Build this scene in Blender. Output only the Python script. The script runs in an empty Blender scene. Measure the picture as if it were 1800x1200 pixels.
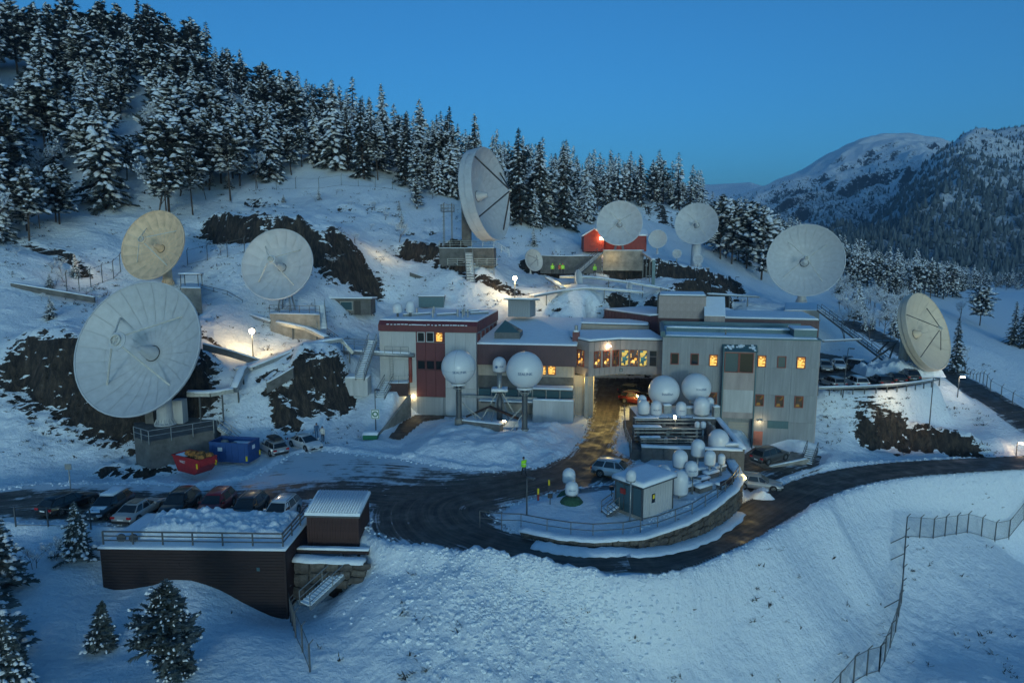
import bpy, bmesh, math, random
import numpy as np
from mathutils import Vector, Matrix, Quaternion
random.seed(7); RNG = np.random.default_rng(7)
SC = bpy.context.scene; COL = SC.collection
R = math.radians; PI = math.pi
# ------------------------------------------------------------------ camera, sky, sun, exposure
CAMZ, PITCH, FPX = 22.0, R(8.0), 1200.0
cd = bpy.data.cameras.new('camera'); cam = bpy.data.objects.new('camera', cd); COL.objects.link(cam)
cam.location = (0, 0, CAMZ); cam.rotation_euler = (R(90) - PITCH, 0, 0)
cd.sensor_width = 36; cd.lens = 24; cd.clip_start = 0.5; cd.clip_end = 20000
SC.camera = cam
SUN_EL, SUN_AZ = R(5.5), R(174)           # afterglow low in the south, behind the camera
wd = bpy.data.worlds.new('World'); SC.world = wd; wd.use_nodes = True
wn = wd.node_tree.nodes; wl = wd.node_tree.links
sky = wn.new('ShaderNodeTexSky'); sky.sky_type = 'NISHITA'; sky.sun_disc = False
sky.sun_elevation = SUN_EL; sky.sun_rotation = SUN_AZ; sky.altitude = 100
sky.air_density = 0.8; sky.dust_density = 2.6; sky.ozone_density = 5.0
bgn = wn['Background']; bgn.inputs['Strength'].default_value = 0.15
tint = wn.new('ShaderNodeMix'); tint.data_type = 'RGBA'; tint.blend_type = 'MULTIPLY'; tint.inputs['Factor'].default_value = 1.0
tint.inputs['B'].default_value = (0.65, 0.94, 0.84, 1)         # cold camera white balance of the photograph
wl.new(sky.outputs[0], tint.inputs['A']); wl.new(tint.outputs['Result'], bgn.inputs['Color'])
sd = bpy.data.lights.new('sun', 'SUN'); sun = bpy.data.objects.new('sun', sd); COL.objects.link(sun)
sd.energy = 0.22; sd.angle = R(6); sd.color = (0.72, 0.90, 1.0)
sun.rotation_euler = Vector((math.sin(SUN_AZ) * math.cos(SUN_EL), math.cos(SUN_AZ) * math.cos(SUN_EL), math.sin(SUN_EL))).to_track_quat('Z', 'Y').to_euler()
SC.view_settings.view_transform = 'Standard'; SC.view_settings.look = 'None'
SC.view_settings.gamma = 1; SC.view_settings.use_curve_mapping = False
SC.view_settings.exposure = 0.86
SC.cycles.use_denoising = True
SC.cycles.max_bounces = 6; SC.cycles.diffuse_bounces = 3; SC.cycles.glossy_bounces = 3
SC.cycles.transmission_bounces = 4; SC.cycles.volume_bounces = 1; SC.cycles.transparent_max_bounces = 6
SC.cycles.sample_clamp_indirect = 3.0
LK = 0.46
HAZE = 0.00013

def W(u, v, Y=None, z=None):
    """point of the place seen at photo pixel (u, v) at forward distance Y or at height z"""
    r = (u - 900) / FPX; up = -(v - 600) / FPX
    d = (r, math.cos(PITCH) + up * math.sin(PITCH), -math.sin(PITCH) + up * math.cos(PITCH))
    t = Y / d[1] if Y is not None else (z - CAMZ) / d[2]
    return Vector((d[0] * t, d[1] * t, CAMZ + d[2] * t))
def pxm(Y, v=600):
    """metres per photo pixel at forward distance Y"""
    return Y / FPX * math.cos(math.atan2(v - 600, FPX)) ** 0
# ------------------------------------------------------------------ materials
MATS = {}
def mat(name, col, rough=0.6, metal=0.0, var=0.12, scale=3.0, bump=0.0, bscale=12.0, col2=None, stretch=None, emit=None, estr=0.0, spec=0.5, coat=0.0, alpha=None, trans=0.0):
    if name in MATS: return MATS[name]
    m = bpy.data.materials.new(name); m.use_nodes = True; MATS[name] = m
    n = m.node_tree.nodes; l = m.node_tree.links; p = n['Principled BSDF']
    p.inputs['Roughness'].default_value = rough; p.inputs['Metallic'].default_value = metal
    p.inputs['Specular IOR Level'].default_value = spec; p.inputs['Coat Weight'].default_value = coat
    if trans: p.inputs['Transmission Weight'].default_value = trans
    tc = n.new('ShaderNodeTexCoord'); mp = n.new('ShaderNodeMapping'); l.new(tc.outputs['Object'], mp.inputs[0])
    if stretch: mp.inputs['Scale'].default_value = stretch
    c = tuple(col) + (1,)
    p.inputs['Base Color'].default_value = c
    if var > 0 or col2:
        nz = n.new('ShaderNodeTexNoise'); nz.inputs['Scale'].default_value = scale; nz.inputs['Detail'].default_value = 6
        nz.inputs['Roughness'].default_value = 0.65
        l.new(mp.outputs[0], nz.inputs['Vector'])
        rp = n.new('ShaderNodeValToRGB'); rp.color_ramp.elements[0].position = 0.33; rp.color_ramp.elements[1].position = 0.68
        if col2: rp.color_ramp.elements[0].color = c; rp.color_ramp.elements[1].color = tuple(col2) + (1,)
        else:
            rp.color_ramp.elements[0].color = tuple(x * (1 - var) for x in col) + (1,)
            rp.color_ramp.elements[1].color = tuple(min(1, x * (1 + var)) for x in col) + (1,)
        l.new(nz.outputs[0], rp.inputs[0]); l.new(rp.outputs[0], p.inputs['Base Color'])
    if bump > 0:
        nb = n.new('ShaderNodeTexNoise'); nb.inputs['Scale'].default_value = bscale; nb.inputs['Detail'].default_value = 5
        l.new(mp.outputs[0], nb.inputs['Vector'])
        bp = n.new('ShaderNodeBump'); bp.inputs['Strength'].default_value = bump; bp.inputs['Distance'].default_value = 0.1
        l.new(nb.outputs[0], bp.inputs['Height']); l.new(bp.outputs[0], p.inputs['Normal'])
    if emit: p.inputs['Emission Color'].default_value = tuple(emit) + (1,); p.inputs['Emission Strength'].default_value = estr
    return m
SNOW = (0.78, 0.84, 0.90)
def M(k): return MATS[k]
mat('snow', SNOW, 0.75, var=0.04, scale=1.2, bump=0.5, bscale=5, spec=0.2)
mat('snow_crisp', SNOW, 0.7, var=0.05, scale=2, bump=0.8, bscale=9, spec=0.2)
mat('dish_white', (0.49, 0.51, 0.54), 0.5, var=0.10, scale=1.1)
mat('dish_cream', (0.70, 0.50, 0.33), 0.55, var=0.2, scale=1.1)
mat('dish_sand', (0.68, 0.56, 0.43), 0.5, var=0.07, scale=0.6)
mat('dish_back', (0.5, 0.5, 0.5), 0.5, var=0.1)
mat('dark_strut', (0.05, 0.05, 0.055), 0.5, 0.3)
mat('light_strut', (0.62, 0.60, 0.55), 0.5)
mat('galv', (0.30, 0.32, 0.33), 0.45, 0.6, var=0.2, scale=4)
mat('galv_dark', (0.10, 0.11, 0.12), 0.5, 0.4, var=0.2, scale=4)
mat('concrete', (0.27, 0.25, 0.22), 0.85, var=0.35, scale=0.9, bump=0.3, bscale=14)
mat('concrete_dark', (0.13, 0.125, 0.12), 0.9, var=0.35, scale=0.9, bump=0.3)
mat('radome', (0.62, 0.66, 0.70), 0.32, var=0.02, scale=2)
mat('seam', (0.30, 0.34, 0.38), 0.6, var=0)
mat('decal_blue', (0.02, 0.10, 0.25), 0.5, var=0)
mat('decal_white', (0.75, 0.75, 0.75), 0.5, var=0)
mat('decal_yellow', (0.75, 0.55, 0.02), 0.5, var=0.05)
mat('decal_black', (0.02, 0.02, 0.02), 0.5, var=0)
mat('wall_white', (0.46, 0.46, 0.46), 0.7, var=0.2, scale=0.9, bump=0.1, stretch=(1, 1, 0.12))
mat('wall_grey', (0.27, 0.285, 0.30), 0.75, var=0.26, scale=0.9, bump=0.1, stretch=(1, 1, 0.10))
mat('wall_pink', (0.36, 0.30, 0.285), 0.6, var=0.2, scale=1.0, stretch=(1, 1, .2))
mat('wall_beige', (0.40, 0.35, 0.30), 0.65, var=0.1, scale=0.8)
mat('maroon', (0.125, 0.030, 0.036), 0.5, var=0.14, scale=0.8)
mat('maroon_dark', (0.075, 0.030, 0.04), 0.5, var=0.14, scale=0.8)
mat('red_frame', (0.24, 0.05, 0.04), 0.5)
mat('red_paint', (0.26, 0.028, 0.024), 0.6, var=0.2, scale=2)
mat('teal_metal', (0.05, 0.12, 0.15), 0.45, 0.2)
mat('door_red', (0.55, 0.16, 0.10), 0.5)
mat('wood_dark', (0.026, 0.014, 0.014), 0.75, var=0.4, scale=2.0, bump=0.25, stretch=(0.3, 0.3, 4))
mat('wood_red', (0.05, 0.022, 0.022), 0.7, var=0.3, scale=2.0, bump=0.2)
mat('stone', (0.085, 0.075, 0.068), 0.9, var=0.45, scale=1.7, bump=0.6, bscale=6)
mat('stone_b', (0.12, 0.105, 0.09), 0.9, var=0.4, scale=2, bump=0.6, bscale=6)
mat('glass_dark', (0.015, 0.02, 0.025), 0.08, var=0, spec=0.7)
mat('glass_blue', (0.05, 0.10, 0.12), 0.08, var=0, spec=0.7)
mat('tyre', (0.018, 0.018, 0.018), 0.85, var=0)
mat('rim', (0.35, 0.36, 0.37), 0.35, 0.7, var=0)
mat('plastic_black', (0.022, 0.022, 0.024), 0.5, var=0)
mat('headlight', (0.6, 0.62, 0.65), 0.15, 0.2, var=0)
mat('taillight', (0.42, 0.015, 0.02), 0.25, var=0)
mat('needles_frost', (0.035, 0.055, 0.045), 0.8, scale=2.5, spec=0.2, col2=(0.22, 0.24, 0.24))
mat('needles', (0.018, 0.030, 0.024), 0.8, scale=0.8, spec=0.2, col2=(0.15, 0.17, 0.17))
mat('bark', (0.07, 0.05, 0.04), 0.9, var=0.3)
mat('twig', (0.13, 0.10, 0.085), 0.9, var=0.25)
mat('frost_twig', (0.42, 0.42, 0.43), 0.9, var=0.25)
mat('blue_skip', (0.02, 0.07, 0.22), 0.5, var=0.15)
mat('red_skip', (0.34, 0.015, 0.015), 0.5, var=0.2)
mat('rust', (0.28, 0.12, 0.03), 0.9, var=0.5, scale=3, bump=0.5)
mat('hiviz', (0.35, 0.80, 0.03), 0.7, var=0.05, emit=None)
mat('cloth_dark', (0.02, 0.022, 0.03), 0.9, var=0.2)
mat('cloth_blue', (0.04, 0.10, 0.20), 0.9, var=0.2)
mat('cloth_light', (0.55, 0.52, 0.48), 0.9, var=0.2)
mat('cloth_orange', (0.6, 0.10, 0.03), 0.8, var=0.1)
mat('skin', (0.45, 0.27, 0.2), 0.6, var=0)
mat('green_paint', (0.02, 0.16, 0.08), 0.5, var=0.1)
mat('grass_green', (0.03, 0.09, 0.05), 0.8, var=0.4, scale=6)
mat('lit_warm', (0.8, 0.6, 0.3), 0.4, var=0, emit=(1.0, 0.62, 0.22), estr=1.4)
mat('bulb', (0.9, 0.85, 0.7), 0.4, var=0, emit=(1.0, 0.80, 0.48), estr=14)
def window_glow(name, cols, strength, sc):
    """lit room behind glass: furniture-like blocks of warm light and dark shapes"""
    m = bpy.data.materials.new(name); m.use_nodes = True; MATS[name] = m
    n = m.node_tree.nodes; l = m.node_tree.links; p = n['Principled BSDF']
    p.inputs['Base Color'].default_value = (0.02, 0.02, 0.02, 1); p.inputs['Roughness'].default_value = 0.1
    tc = n.new('ShaderNodeTexCoord'); vo = n.new('ShaderNodeTexVoronoi'); vo.distance = 'CHEBYCHEV'; vo.inputs['Scale'].default_value = sc
    l.new(tc.outputs['Object'], vo.inputs['Vector'])
    rp = n.new('ShaderNodeValToRGB'); rp.color_ramp.interpolation = 'CONSTANT'
    while len(rp.color_ramp.elements) < len(cols): rp.color_ramp.elements.new(0.5)
    for i, c in enumerate(cols): rp.color_ramp.elements[i].position = i / len(cols); rp.color_ramp.elements[i].color = tuple(c) + (1,)
    l.new(vo.outputs['Color'], rp.inputs[0]); l.new(rp.outputs[0], p.inputs['Emission Color'])
    p.inputs['Emission Strength'].default_value = strength * 0.75
    return m
window_glow('room_amber', [(0.9, 0.42, 0.06), (1, 0.62, 0.16), (0.35, 0.14, 0.02), (1, 0.55, 0.12), (0.08, 0.03, 0.01)], 1.0, 5.0)
window_glow('room_busy', [(0.7, 0.33, 0.05), (0.05, 0.025, 0.01), (0.25, 0.11, 0.02), (0.03, 0.03, 0.03), (0.9, 0.55, 0.15), (0.10, 0.05, 0.01)], 1.3, 2.6)
window_glow('room_cool', [(0.02, 0.09, 0.10), (0.03, 0.13, 0.15), (0.02, 0.03, 0.03), (0.6, 0.45, 0.1), (0.02, 0.07, 0.08), (0.05, 0.20, 0.24)], 0.9, 2.4)
window_glow('room_dim', [(0.02, 0.02, 0.02), (0.10, 0.05, 0.01), (0.02, 0.015, 0.01), (0.14, 0.09, 0.02)], 0.7, 2.4)
# ------------------------------------------------------------------ mesh building
class MB:
    def __init__(s): s.v = []; s.f = []
    def add(s, vs, fs):
        o = len(s.v); s.v += [tuple(x) for x in vs]; s.f += [tuple(i + o for i in q) for q in fs]; return s
    def box(s, c, d, rot=None):
        hx, hy, hz = d[0] / 2, d[1] / 2, d[2] / 2; c = Vector(c)
        P = [Vector((x, y, z)) for x in (-hx, hx) for y in (-hy, hy) for z in (-hz, hz)]
        if rot is not None: P = [rot @ p for p in P]
        return s.add([p + c for p in P], [(0, 1, 3, 2), (4, 6, 7, 5), (0, 4, 5, 1), (2, 3, 7, 6), (0, 2, 6, 4), (1, 5, 7, 3)])
    def bar(s, a, b, w, h=None, up=(0, 0, 1)):
        """square bar from a to b"""
        a = Vector(a); b = Vector(b); h = h or w; d = (b - a)
        if d.length < 1e-6: return s
        d.normalize(); x = d.cross(Vector(up))
        if x.length < 1e-4: x = d.cross(Vector((1, 0, 0)))
        x.normalize(); y = x.cross(d); x *= w / 2; y *= h / 2
        P = [a - x - y, a + x - y, a + x + y, a - x + y, b - x - y, b + x - y, b + x + y, b - x + y]
        return s.add(P, [(3, 2, 1, 0), (4, 5, 6, 7), (0, 1, 5, 4), (1, 2, 6, 5), (2, 3, 7, 6), (3, 0, 4, 7)])
    def tube(s, pts, r, n=8, cap=True):
        pts = [Vector(p) for p in pts]; rs = r if isinstance(r, (list, tuple)) else [r] * len(pts); vs = []; fs = []
        for i, p in enumerate(pts):
            d = (pts[min(i + 1, len(pts) - 1)] - pts[max(i - 1, 0)]).normalized()
            x = d.cross(Vector((0, 0, 1)))
            if x.length < 1e-3: x = Vector((1, 0, 0))
            x.normalize(); y = d.cross(x)
            for k in range(n): a = 2 * PI * k / n; vs.append(p + (x * math.cos(a) + y * math.sin(a)) * rs[i])
        for i in range(len(pts) - 1):
            for k in range(n): fs.append((i * n + k, i * n + (k + 1) % n, (i + 1) * n + (k + 1) % n, (i + 1) * n + k))
        if cap: fs.append(tuple(range(n))[::-1]); fs.append(tuple(range((len(pts) - 1) * n, len(pts) * n)))
        return s.add(vs, fs)
    def lathe(s, prof, n=24, c=(0, 0, 0), a0=0, a1=2 * PI):
        full = abs(a1 - a0 - 2 * PI) < 1e-6; m = n if full else n + 1; vs = []; fs = []
        for r, z in prof:
            for k in range(m): a = a0 + (a1 - a0) * k / n; vs.append((c[0] + r * math.cos(a), c[1] + r * math.sin(a), c[2] + z))
        for i in range(len(prof) - 1):
            for k in range(n): k2 = (k + 1) % m; fs.append((i * m + k, i * m + k2, (i + 1) * m + k2, (i + 1) * m + k))
        return s.add(vs, fs)
    def prism(s, poly, z0, z1):
        """vertical prism over polygon; z0, z1 numbers or per-vertex lists"""
        n = len(poly); Z0 = z0 if isinstance(z0, (list, tuple)) else [z0] * n; Z1 = z1 if isinstance(z1, (list, tuple)) else [z1] * n
        vs = [(p[0], p[1], Z0[i]) for i, p in enumerate(poly)] + [(p[0], p[1], Z1[i]) for i, p in enumerate(poly)]
        return s.add(vs, [tuple(range(n))[::-1], tuple(range(n, 2 * n))] + [(i, (i + 1) % n, n + (i + 1) % n, n + i) for i in range(n)])
    def extr(s, poly, axis, a, b):
        """polygon of 2-D points extruded along axis 'x' or 'y' from a to b"""
        n = len(poly); f = (lambda p, t: (t, p[0], p[1])) if axis == 'x' else (lambda p, t: (p[0], t, p[1]))
        vs = [f(p, a) for p in poly] + [f(p, b) for p in poly]
        return s.add(vs, [tuple(range(n)), tuple(range(n, 2 * n))[::-1]] + [(i, n + i, n + (i + 1) % n, (i + 1) % n) for i in range(n)])
    def mesh(s, name, smooth=False):
        me = bpy.data.meshes.new(name); me.from_pydata(s.v, [], s.f); me.update()
        bm = bmesh.new(); bm.from_mesh(me); bmesh.ops.recalc_face_normals(bm, faces=bm.faces); bm.to_mesh(me); bm.free()
        if smooth: me.polygons.foreach_set('use_smooth', [True] * len(me.polygons))
        return me
def link(o, parent=None):
    COL.objects.link(o)
    if parent is not None: o.parent = parent
    return o
def part(name, mb, m, parent=None, smooth=False, loc=None, label=None, mtx=None):
    me = mb if isinstance(mb, bpy.types.Mesh) else mb.mesh(name, smooth)
    if m and not me.materials: me.materials.append(M(m) if isinstance(m, str) else m)
    o = link(bpy.data.objects.new(name, me), parent)
    if loc is not None: o.location = loc
    if mtx is not None: o.matrix_local = mtx
    if label: o['label'] = label
    return o
def thing(name, label, cat, loc=(0, 0, 0), rz=0.0, group=None):
    o = link(bpy.data.objects.new(name, None)); o.empty_display_size = 0.2
    o.location = loc; o.rotation_euler = (0, 0, rz); tag(o, label, cat, group); return o
def tag(o, label, cat, group=None, kind=None):
    if label: o['label'] = label
    if cat: o['category'] = cat
    if group: o['group'] = group
    if kind: o['kind'] = kind
    return o
KIDS = {}
def dup(root, loc=None, rz=None, label=None, group=None, scale=None):
    r = root.copy(); COL.objects.link(r)
    if loc is not None: r.location = loc
    if rz is not None: r.rotation_euler = (0, 0, rz)
    if scale is not None: r.scale = scale
    if label: r['label'] = label
    if group: r['group'] = group
    if root.name not in KIDS: KIDS[root.name] = [(ch, list(ch.children)) for ch in root.children]
    for ch, gs in KIDS[root.name]:
        c = ch.copy(); COL.objects.link(c); c.parent = r
        for g in gs: d = g.copy(); COL.objects.link(d); d.parent = c
    return r
def lamp(name, loc, power, col=(1.0, 0.72, 0.36), r=0.12, spot=None, rot=None, parent=None):
    ld = bpy.data.lights.new(name, 'SPOT' if spot else 'POINT'); ld.energy = power * LK; ld.color = col; ld.shadow_soft_size = r
    if spot: ld.spot_size = R(spot); ld.spot_blend = 0.6
    o = link(bpy.data.objects.new(name, ld), parent); o.location = loc
    if rot is not None: o.rotation_euler = rot
    return o
def text_mesh(txt, size, mname):
    cu = bpy.data.curves.new(mname, 'FONT'); cu.body = txt; cu.size = size; cu.align_x = 'CENTER'; cu.align_y = 'CENTER'
    cu.resolution_u = 3; cu.offset = size * 0.012
    o = bpy.data.objects.new(mname, cu); COL.objects.link(o)
    dg = bpy.context.evaluated_depsgraph_get(); me = bpy.data.meshes.new_from_object(o.evaluated_get(dg))
    bpy.data.objects.remove(o); bpy.data.curves.remove(cu); me.materials.clear(); return me
# ------------------------------------------------------------------ noise
def _h(ix, iy, s): 
    n = (ix.astype(np.int64) * 374761393 + iy.astype(np.int64) * 668265263 + s * 974634541) & 0x7fffffff
    n = ((n ^ (n >> 13)) * 1274126177) & 0x7fffffff
    return ((n ^ (n >> 16)) & 0xffff) / 65535.0
def vnoise(x, y, s=0):
    ix = np.floor(x); iy = np.floor(y); fx = x - ix; fy = y - iy
    fx = fx * fx * fx * (fx * (fx * 6 - 15) + 10); fy = fy * fy * fy * (fy * (fy * 6 - 15) + 10)
    a = _h(ix, iy, s); b = _h(ix + 1, iy, s); c = _h(ix, iy + 1, s); d = _h(ix + 1, iy + 1, s)
    return (a + (b - a) * fx + (c - a) * fy + (a - b - c + d) * fx * fy) * 2 - 1
def fbm(x, y, s=0, o=4, g=0.5):
    t = 0; a = 1; n = 0
    for k in range(o):
        c, w = math.cos(k * 1.1), math.sin(k * 1.1)
        t = t + a * vnoise((x * c - y * w) * 2 ** k, (x * w + y * c) * 2 ** k, s + k); n += a; a *= g
    return t / n
def sst(a, b, x): t = np.clip((x - a) / (b - a), 0, 1); return t * t * (3 - 2 * t)
def sdist(poly, x, y):
    """signed distance to polygon, negative inside"""
    d = np.full(x.shape, 1e9); ins = np.zeros(x.shape, bool); n = len(poly)
    for i in range(n):
        ax, ay = poly[i][0], poly[i][1]; bx, by = poly[(i + 1) % n][0], poly[(i + 1) % n][1]
        ex, ey = bx - ax, by - ay; t = np.clip(((x - ax) * ex + (y - ay) * ey) / (ex * ex + ey * ey + 1e-9), 0, 1)
        d = np.minimum(d, np.hypot(x - ax - t * ex, y - ay - t * ey))
        c = ((ay > y) != (by > y)) & (x < ex * (y - ay) / (ey if abs(ey) > 1e-9 else 1e-9) + ax); ins ^= c
    return np.where(ins, -d, d)
def pline(pts, x, y):
    """distance to polyline, interpolated third value, length along, signed side"""
    d = np.full(x.shape, 1e9); z = np.zeros(x.shape); al = np.zeros(x.shape); sg = np.zeros(x.shape); L = 0
    for a, b in zip(pts[:-1], pts[1:]):
        ex, ey = b[0] - a[0], b[1] - a[1]; l = math.hypot(ex, ey)
        t = np.clip(((x - a[0]) * ex + (y - a[1]) * ey) / (l * l), 0, 1); q = np.hypot(x - a[0] - t * ex, y - a[1] - t * ey)
        k = q < d; d = np.where(k, q, d); z = np.where(k, a[2] + t * (b[2] - a[2]), z); al = np.where(k, L + t * l, al)
        sg = np.where(k, np.sign(ex * (y - a[1]) - ey * (x - a[0])), sg); L += l
    return d, z, al, sg
def smooth_line(pts, n=6):
    """Catmull-Rom through points"""
    out = []; P = [Vector(p) for p in pts]; P = [2 * P[0] - P[1]] + P + [2 * P[-1] - P[-2]]
    for i in range(1, len(P) - 2):
        for k in range(n):
            t = k / n; a, b, c, d = P[i - 1:i + 3]
            out.append(0.5 * ((2 * b) + (c - a) * t + (2 * a - 5 * b + 4 * c - d) * t * t + (3 * b - a - 3 * c + d) * t ** 3))
    out.append(P[-2]); return out
# ------------------------------------------------------------------ terrain
CP = [  # photo pixel and forward distance of ground points
 (600,1200,38),(900,1200,38.5),(1200,1200,42),(300,1200,36.5),(0,1200,36),(-300,1200,36),(2100,1200,50),(1700,1200,49),(1400,1200,45.5),
 (400,1150,39.5),(120,1150,40),(100,1050,44),(60,1000,46),(-200,1000,46),(190,1045,46.3),(500,1092,46.4),(250,1100,42.5),(420,1100,42),
 (560,1085,44.5),(330,1014,46.7),(290,1019,46.6),(250,1036,46.4),(380,1030,46.5),(430,1062,46.3),(330,1062,44.6),(330,1120,42),(260,1080,43.6),(400,1090,43.6),(640,1020,46.6),(700,1100,41.8),(800,1050,43),(1000,1080,42.5),(1200,1100,44.5),(1400,1050,50),(1300,1010,49.3),
 (1500,960,61),(1500,1060,56),(1560,1180,50.8),(1585,1050,60.5),(1590,944,66.5),(1700,1000,66),(1750,1150,55),(1800,920,82),(1750,930,79),(1650,880,74),(1800,860,81),
 (1700,840,79.5),(1560,880,69),(2000,950,80),(2000,840,84),(2100,1050,66),
 (1460,705,89),(1440,690,90.5),(1570,678,95),(1655,662,101),(1600,648,106),(1500,640,113),(1480,620,117),(1540,752,88),(1500,800,80.5),(1750,806,82.5),(1650,770,90),(1640,800,81.5),
 (1700,745,93),(1780,790,85.5),(1660,655,112),(1720,690,103),(1800,740,92),(1620,620,126),(1560,605,127),(1500,572,138),(1900,790,88),(1850,720,100),
 (1750,620,140),(1750,520,260),(1700,560,185),(1800,650,140),(1790,715,112),(2100,650,140),(2000,560,220),(1600,500,300),(1500,480,260),(1350,440,215),(1300,480,172),(1420,520,168),(1400,548,128),
 (1300,503,150),(1215,473,148),(1130,460,141),(1080,442,143),(805,438,120),(950,443,140),(900,485,125),(905,535,112),(960,505,121),(1050,530,113),(1200,535,115),(1280,520,125),(1130,500,124),(1000,480,131),
 (700,535,112),(620,552,103),(770,505,112),(700,440,125),(560,345,150),(700,345,152),(850,420,141),(930,400,152),(1000,410,160),(640,480,114),(560,500,103),
 (487,550,95),(560,478,104),(600,420,113),(450,400,114),(420,445,104),(330,375,128),(340,505,100),(170,505,98),(100,425,108),(50,340,130),(230,265,150),(0,455,98),(100,210,170),(350,260,165),(500,255,180),
 (0,110,190),(300,130,205),(500,210,210),(700,270,205),(900,340,195),(1050,375,192),(1130,352,230),(1200,365,250),(1180,395,205),(1270,425,205),(-200,300,130),(-300,100,180),(-300,480,95),
 (0,140,260),(300,165,265),(600,255,265),(900,360,260),(1150,385,330),(1000,375,300),(1400,450,330),(-300,110,240),
 (60,565,85),(0,600,78.5),(100,645,75.5),(60,715,71),(120,755,70),(50,805,66),(200,805,67.5),(300,742,73),(420,655,80),(400,722,75),(560,622,83),(500,650,80),(480,740,76.5),(590,728,78),(620,655,84),(640,692,83),
 (445,627,88),(380,565,90),(690,690,85),(330,690,76),(330,640,79),(-200,700,72),(-200,820,65),(-250,600,80),
]
PTS = [tuple(W(u, v, Y=d)) for u, v, d in CP]
PTS += [(x, y, 0.0) for x, y in ((-55, 56), (-30, 57), (-10, 60), (5, 66), (12, 90), (14, 105), (22, 108), (-20, 68), (0, 50), (-4, 84), (-14, 86), (6, 57))]
PTS += [(40, 78, -3.0), (30, 60, -2.6), (20, 52, -1.2), (33, 66, -2.6), (55, 80, -3.6), (26, 78, 0), (30, 90, 0), (22, 95, 0.3), (36, 95, 2.2), (20, 112, 3), (0, 102, 6), (-10, 100, 8)]
PTS += [(500, 400, -10), (300, 800, -10), (700, 900, -10), (0, 600, 10), (-260, 600, 90), (-260, 250, 92), (-120, 400, 75), (100, 900, 0), (-260, 900, 80), (-260, 20, 20), (600, 20, -25), (300, 120, -12), (300, 250, -6), (800, 200, -20)]
PA = np.array(PTS)
def tps_fit(P, lam):
    n = len(P); s = 50.0; X = P[:, :2] / s
    r2 = ((X[:, None] - X[None]) ** 2).sum(-1); K = np.where(r2 > 0, 0.5 * r2 * np.log(r2 + 1e-12), 0) + lam * np.eye(n)
    A = np.zeros((n + 3, n + 3)); A[:n, :n] = K; A[:n, n] = 1; A[:n, n + 1:] = X; A[n, :n] = 1; A[n + 1:, :n] = X.T
    w = np.linalg.solve(A, np.concatenate([P[:, 2], [0, 0, 0]]))
    def f(x, y):
        out = np.empty(x.shape); xf, yf = x.ravel() / s, y.ravel() / s; o = np.empty(xf.shape)
        for i in range(0, len(xf), 40000):
            a, b = xf[i:i + 40000], yf[i:i + 40000]
            r2 = (a[:, None] - X[:, 0]) ** 2 + (b[:, None] - X[:, 1]) ** 2
            o[i:i + 40000] = (0.5 * r2 * np.log(r2 + 1e-12)) @ w[:n] + w[n] + w[n + 1] * a + w[n + 2] * b
        return o.reshape(x.shape)
    return f
TPS = tps_fit(PA, 0.0015)
def px(lst, z=0.0): return [tuple(W(q[0], q[1], z=(q[2] if len(q) > 2 else z))) for q in lst]
YARD = px([(-120,880),(60,852),(250,850),(340,858),(440,842),(490,815),(505,800),(560,792),(640,800),(700,806),(760,818),(830,828),(900,828),(955,820),(1000,800),(1028,765),(1040,725),(1042,690),(1046,664),
           (1168,664),(1172,712),(1098,714),(1088,748),(1080,790),(1110,805),(1125,840),(1060,852),(985,862),(900,884),(868,905),(890,930),(1000,962),(1100,966),
           (1100,1002),(1000,999),(900,986),(760,962),(690,952),(650,935),(648,890),(600,880),(545,880),(530,908),(470,926),(300,926),(60,918),(-120,905)])
ROADC = [tuple(p) for p in smooth_line(px([(960,972,0),(1100,983,-.06),(1200,965,-0.85),(1300,922,-1.8),(1390,874,-2.3),(1470,843,-2.8),(1570,826,-3.2),(1700,817,-3.5),(1850,810,-3.9),(2050,800,-4.4)]), 6)]
SERV = px([(1310,890),(1308,800),(1330,786),(1440,802),(1432,822),(1410,850),(1370,872)], -2.6)
UPROAD = [tuple(p) for p in smooth_line([W(1490,566,Y=140), W(1560,600,Y=129), W(1625,640,Y=118), W(1690,672,Y=106), W(1760,712,Y=97), W(1830,760,Y=89)], 6)]
RAMP = [tuple(p) for p in smooth_line([W(600,790,z=0.1), W(640,745,z=0.9), W(665,705,z=2.6), W(672,690,z=3.4)], 6)]
CARPK = [tuple(W(u, v, z=2.9)) for u, v in ((1452,686),(1560,686),(1640,672),(1600,662),(1530,650),(1520,634),(1440,620),(1415,640))]
ISLE = px([(868,905),(905,932),(985,948),(1044,953),(1127,948),(1200,925),(1250,898),(1290,866),(1306,842),(1304,820),(1290,800),(1128,800),(1128,838),(1060,853),(985,864),(900,886)], 0.45)
MOUND = px([(690,806),(700,790),(725,770),(740,752),(760,742),(860,742),(990,748),(1020,740),(1026,764),(995,797),(952,815),(900,822),(830,822),(760,812)], 0.2)
GDRIVE = [tuple(W(u, v, z=0))[:2] for u, v in ((664, 775), (683, 757), (702, 735), (722, 728), (786, 731), (786, 742), (748, 750), (730, 762), (708, 780))]
_wa, _wb = W(722, 693, Y=86.6), W(663, 768, Y=77.4)
WEDGE = [tuple(p)[:2] for p in (_wa, W(700, 722, Y=83), W(682, 746, Y=80), _wb, W(645, 772, z=.1), W(655, 735, z=1.4), W(672, 700, z=3.2), W(700, 691, z=3.6))]
WBOX = [(-28.2, 46.9), (-15.6, 46.6), (-15.2, 53.5), (-28.6, 53.5)]
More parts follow.
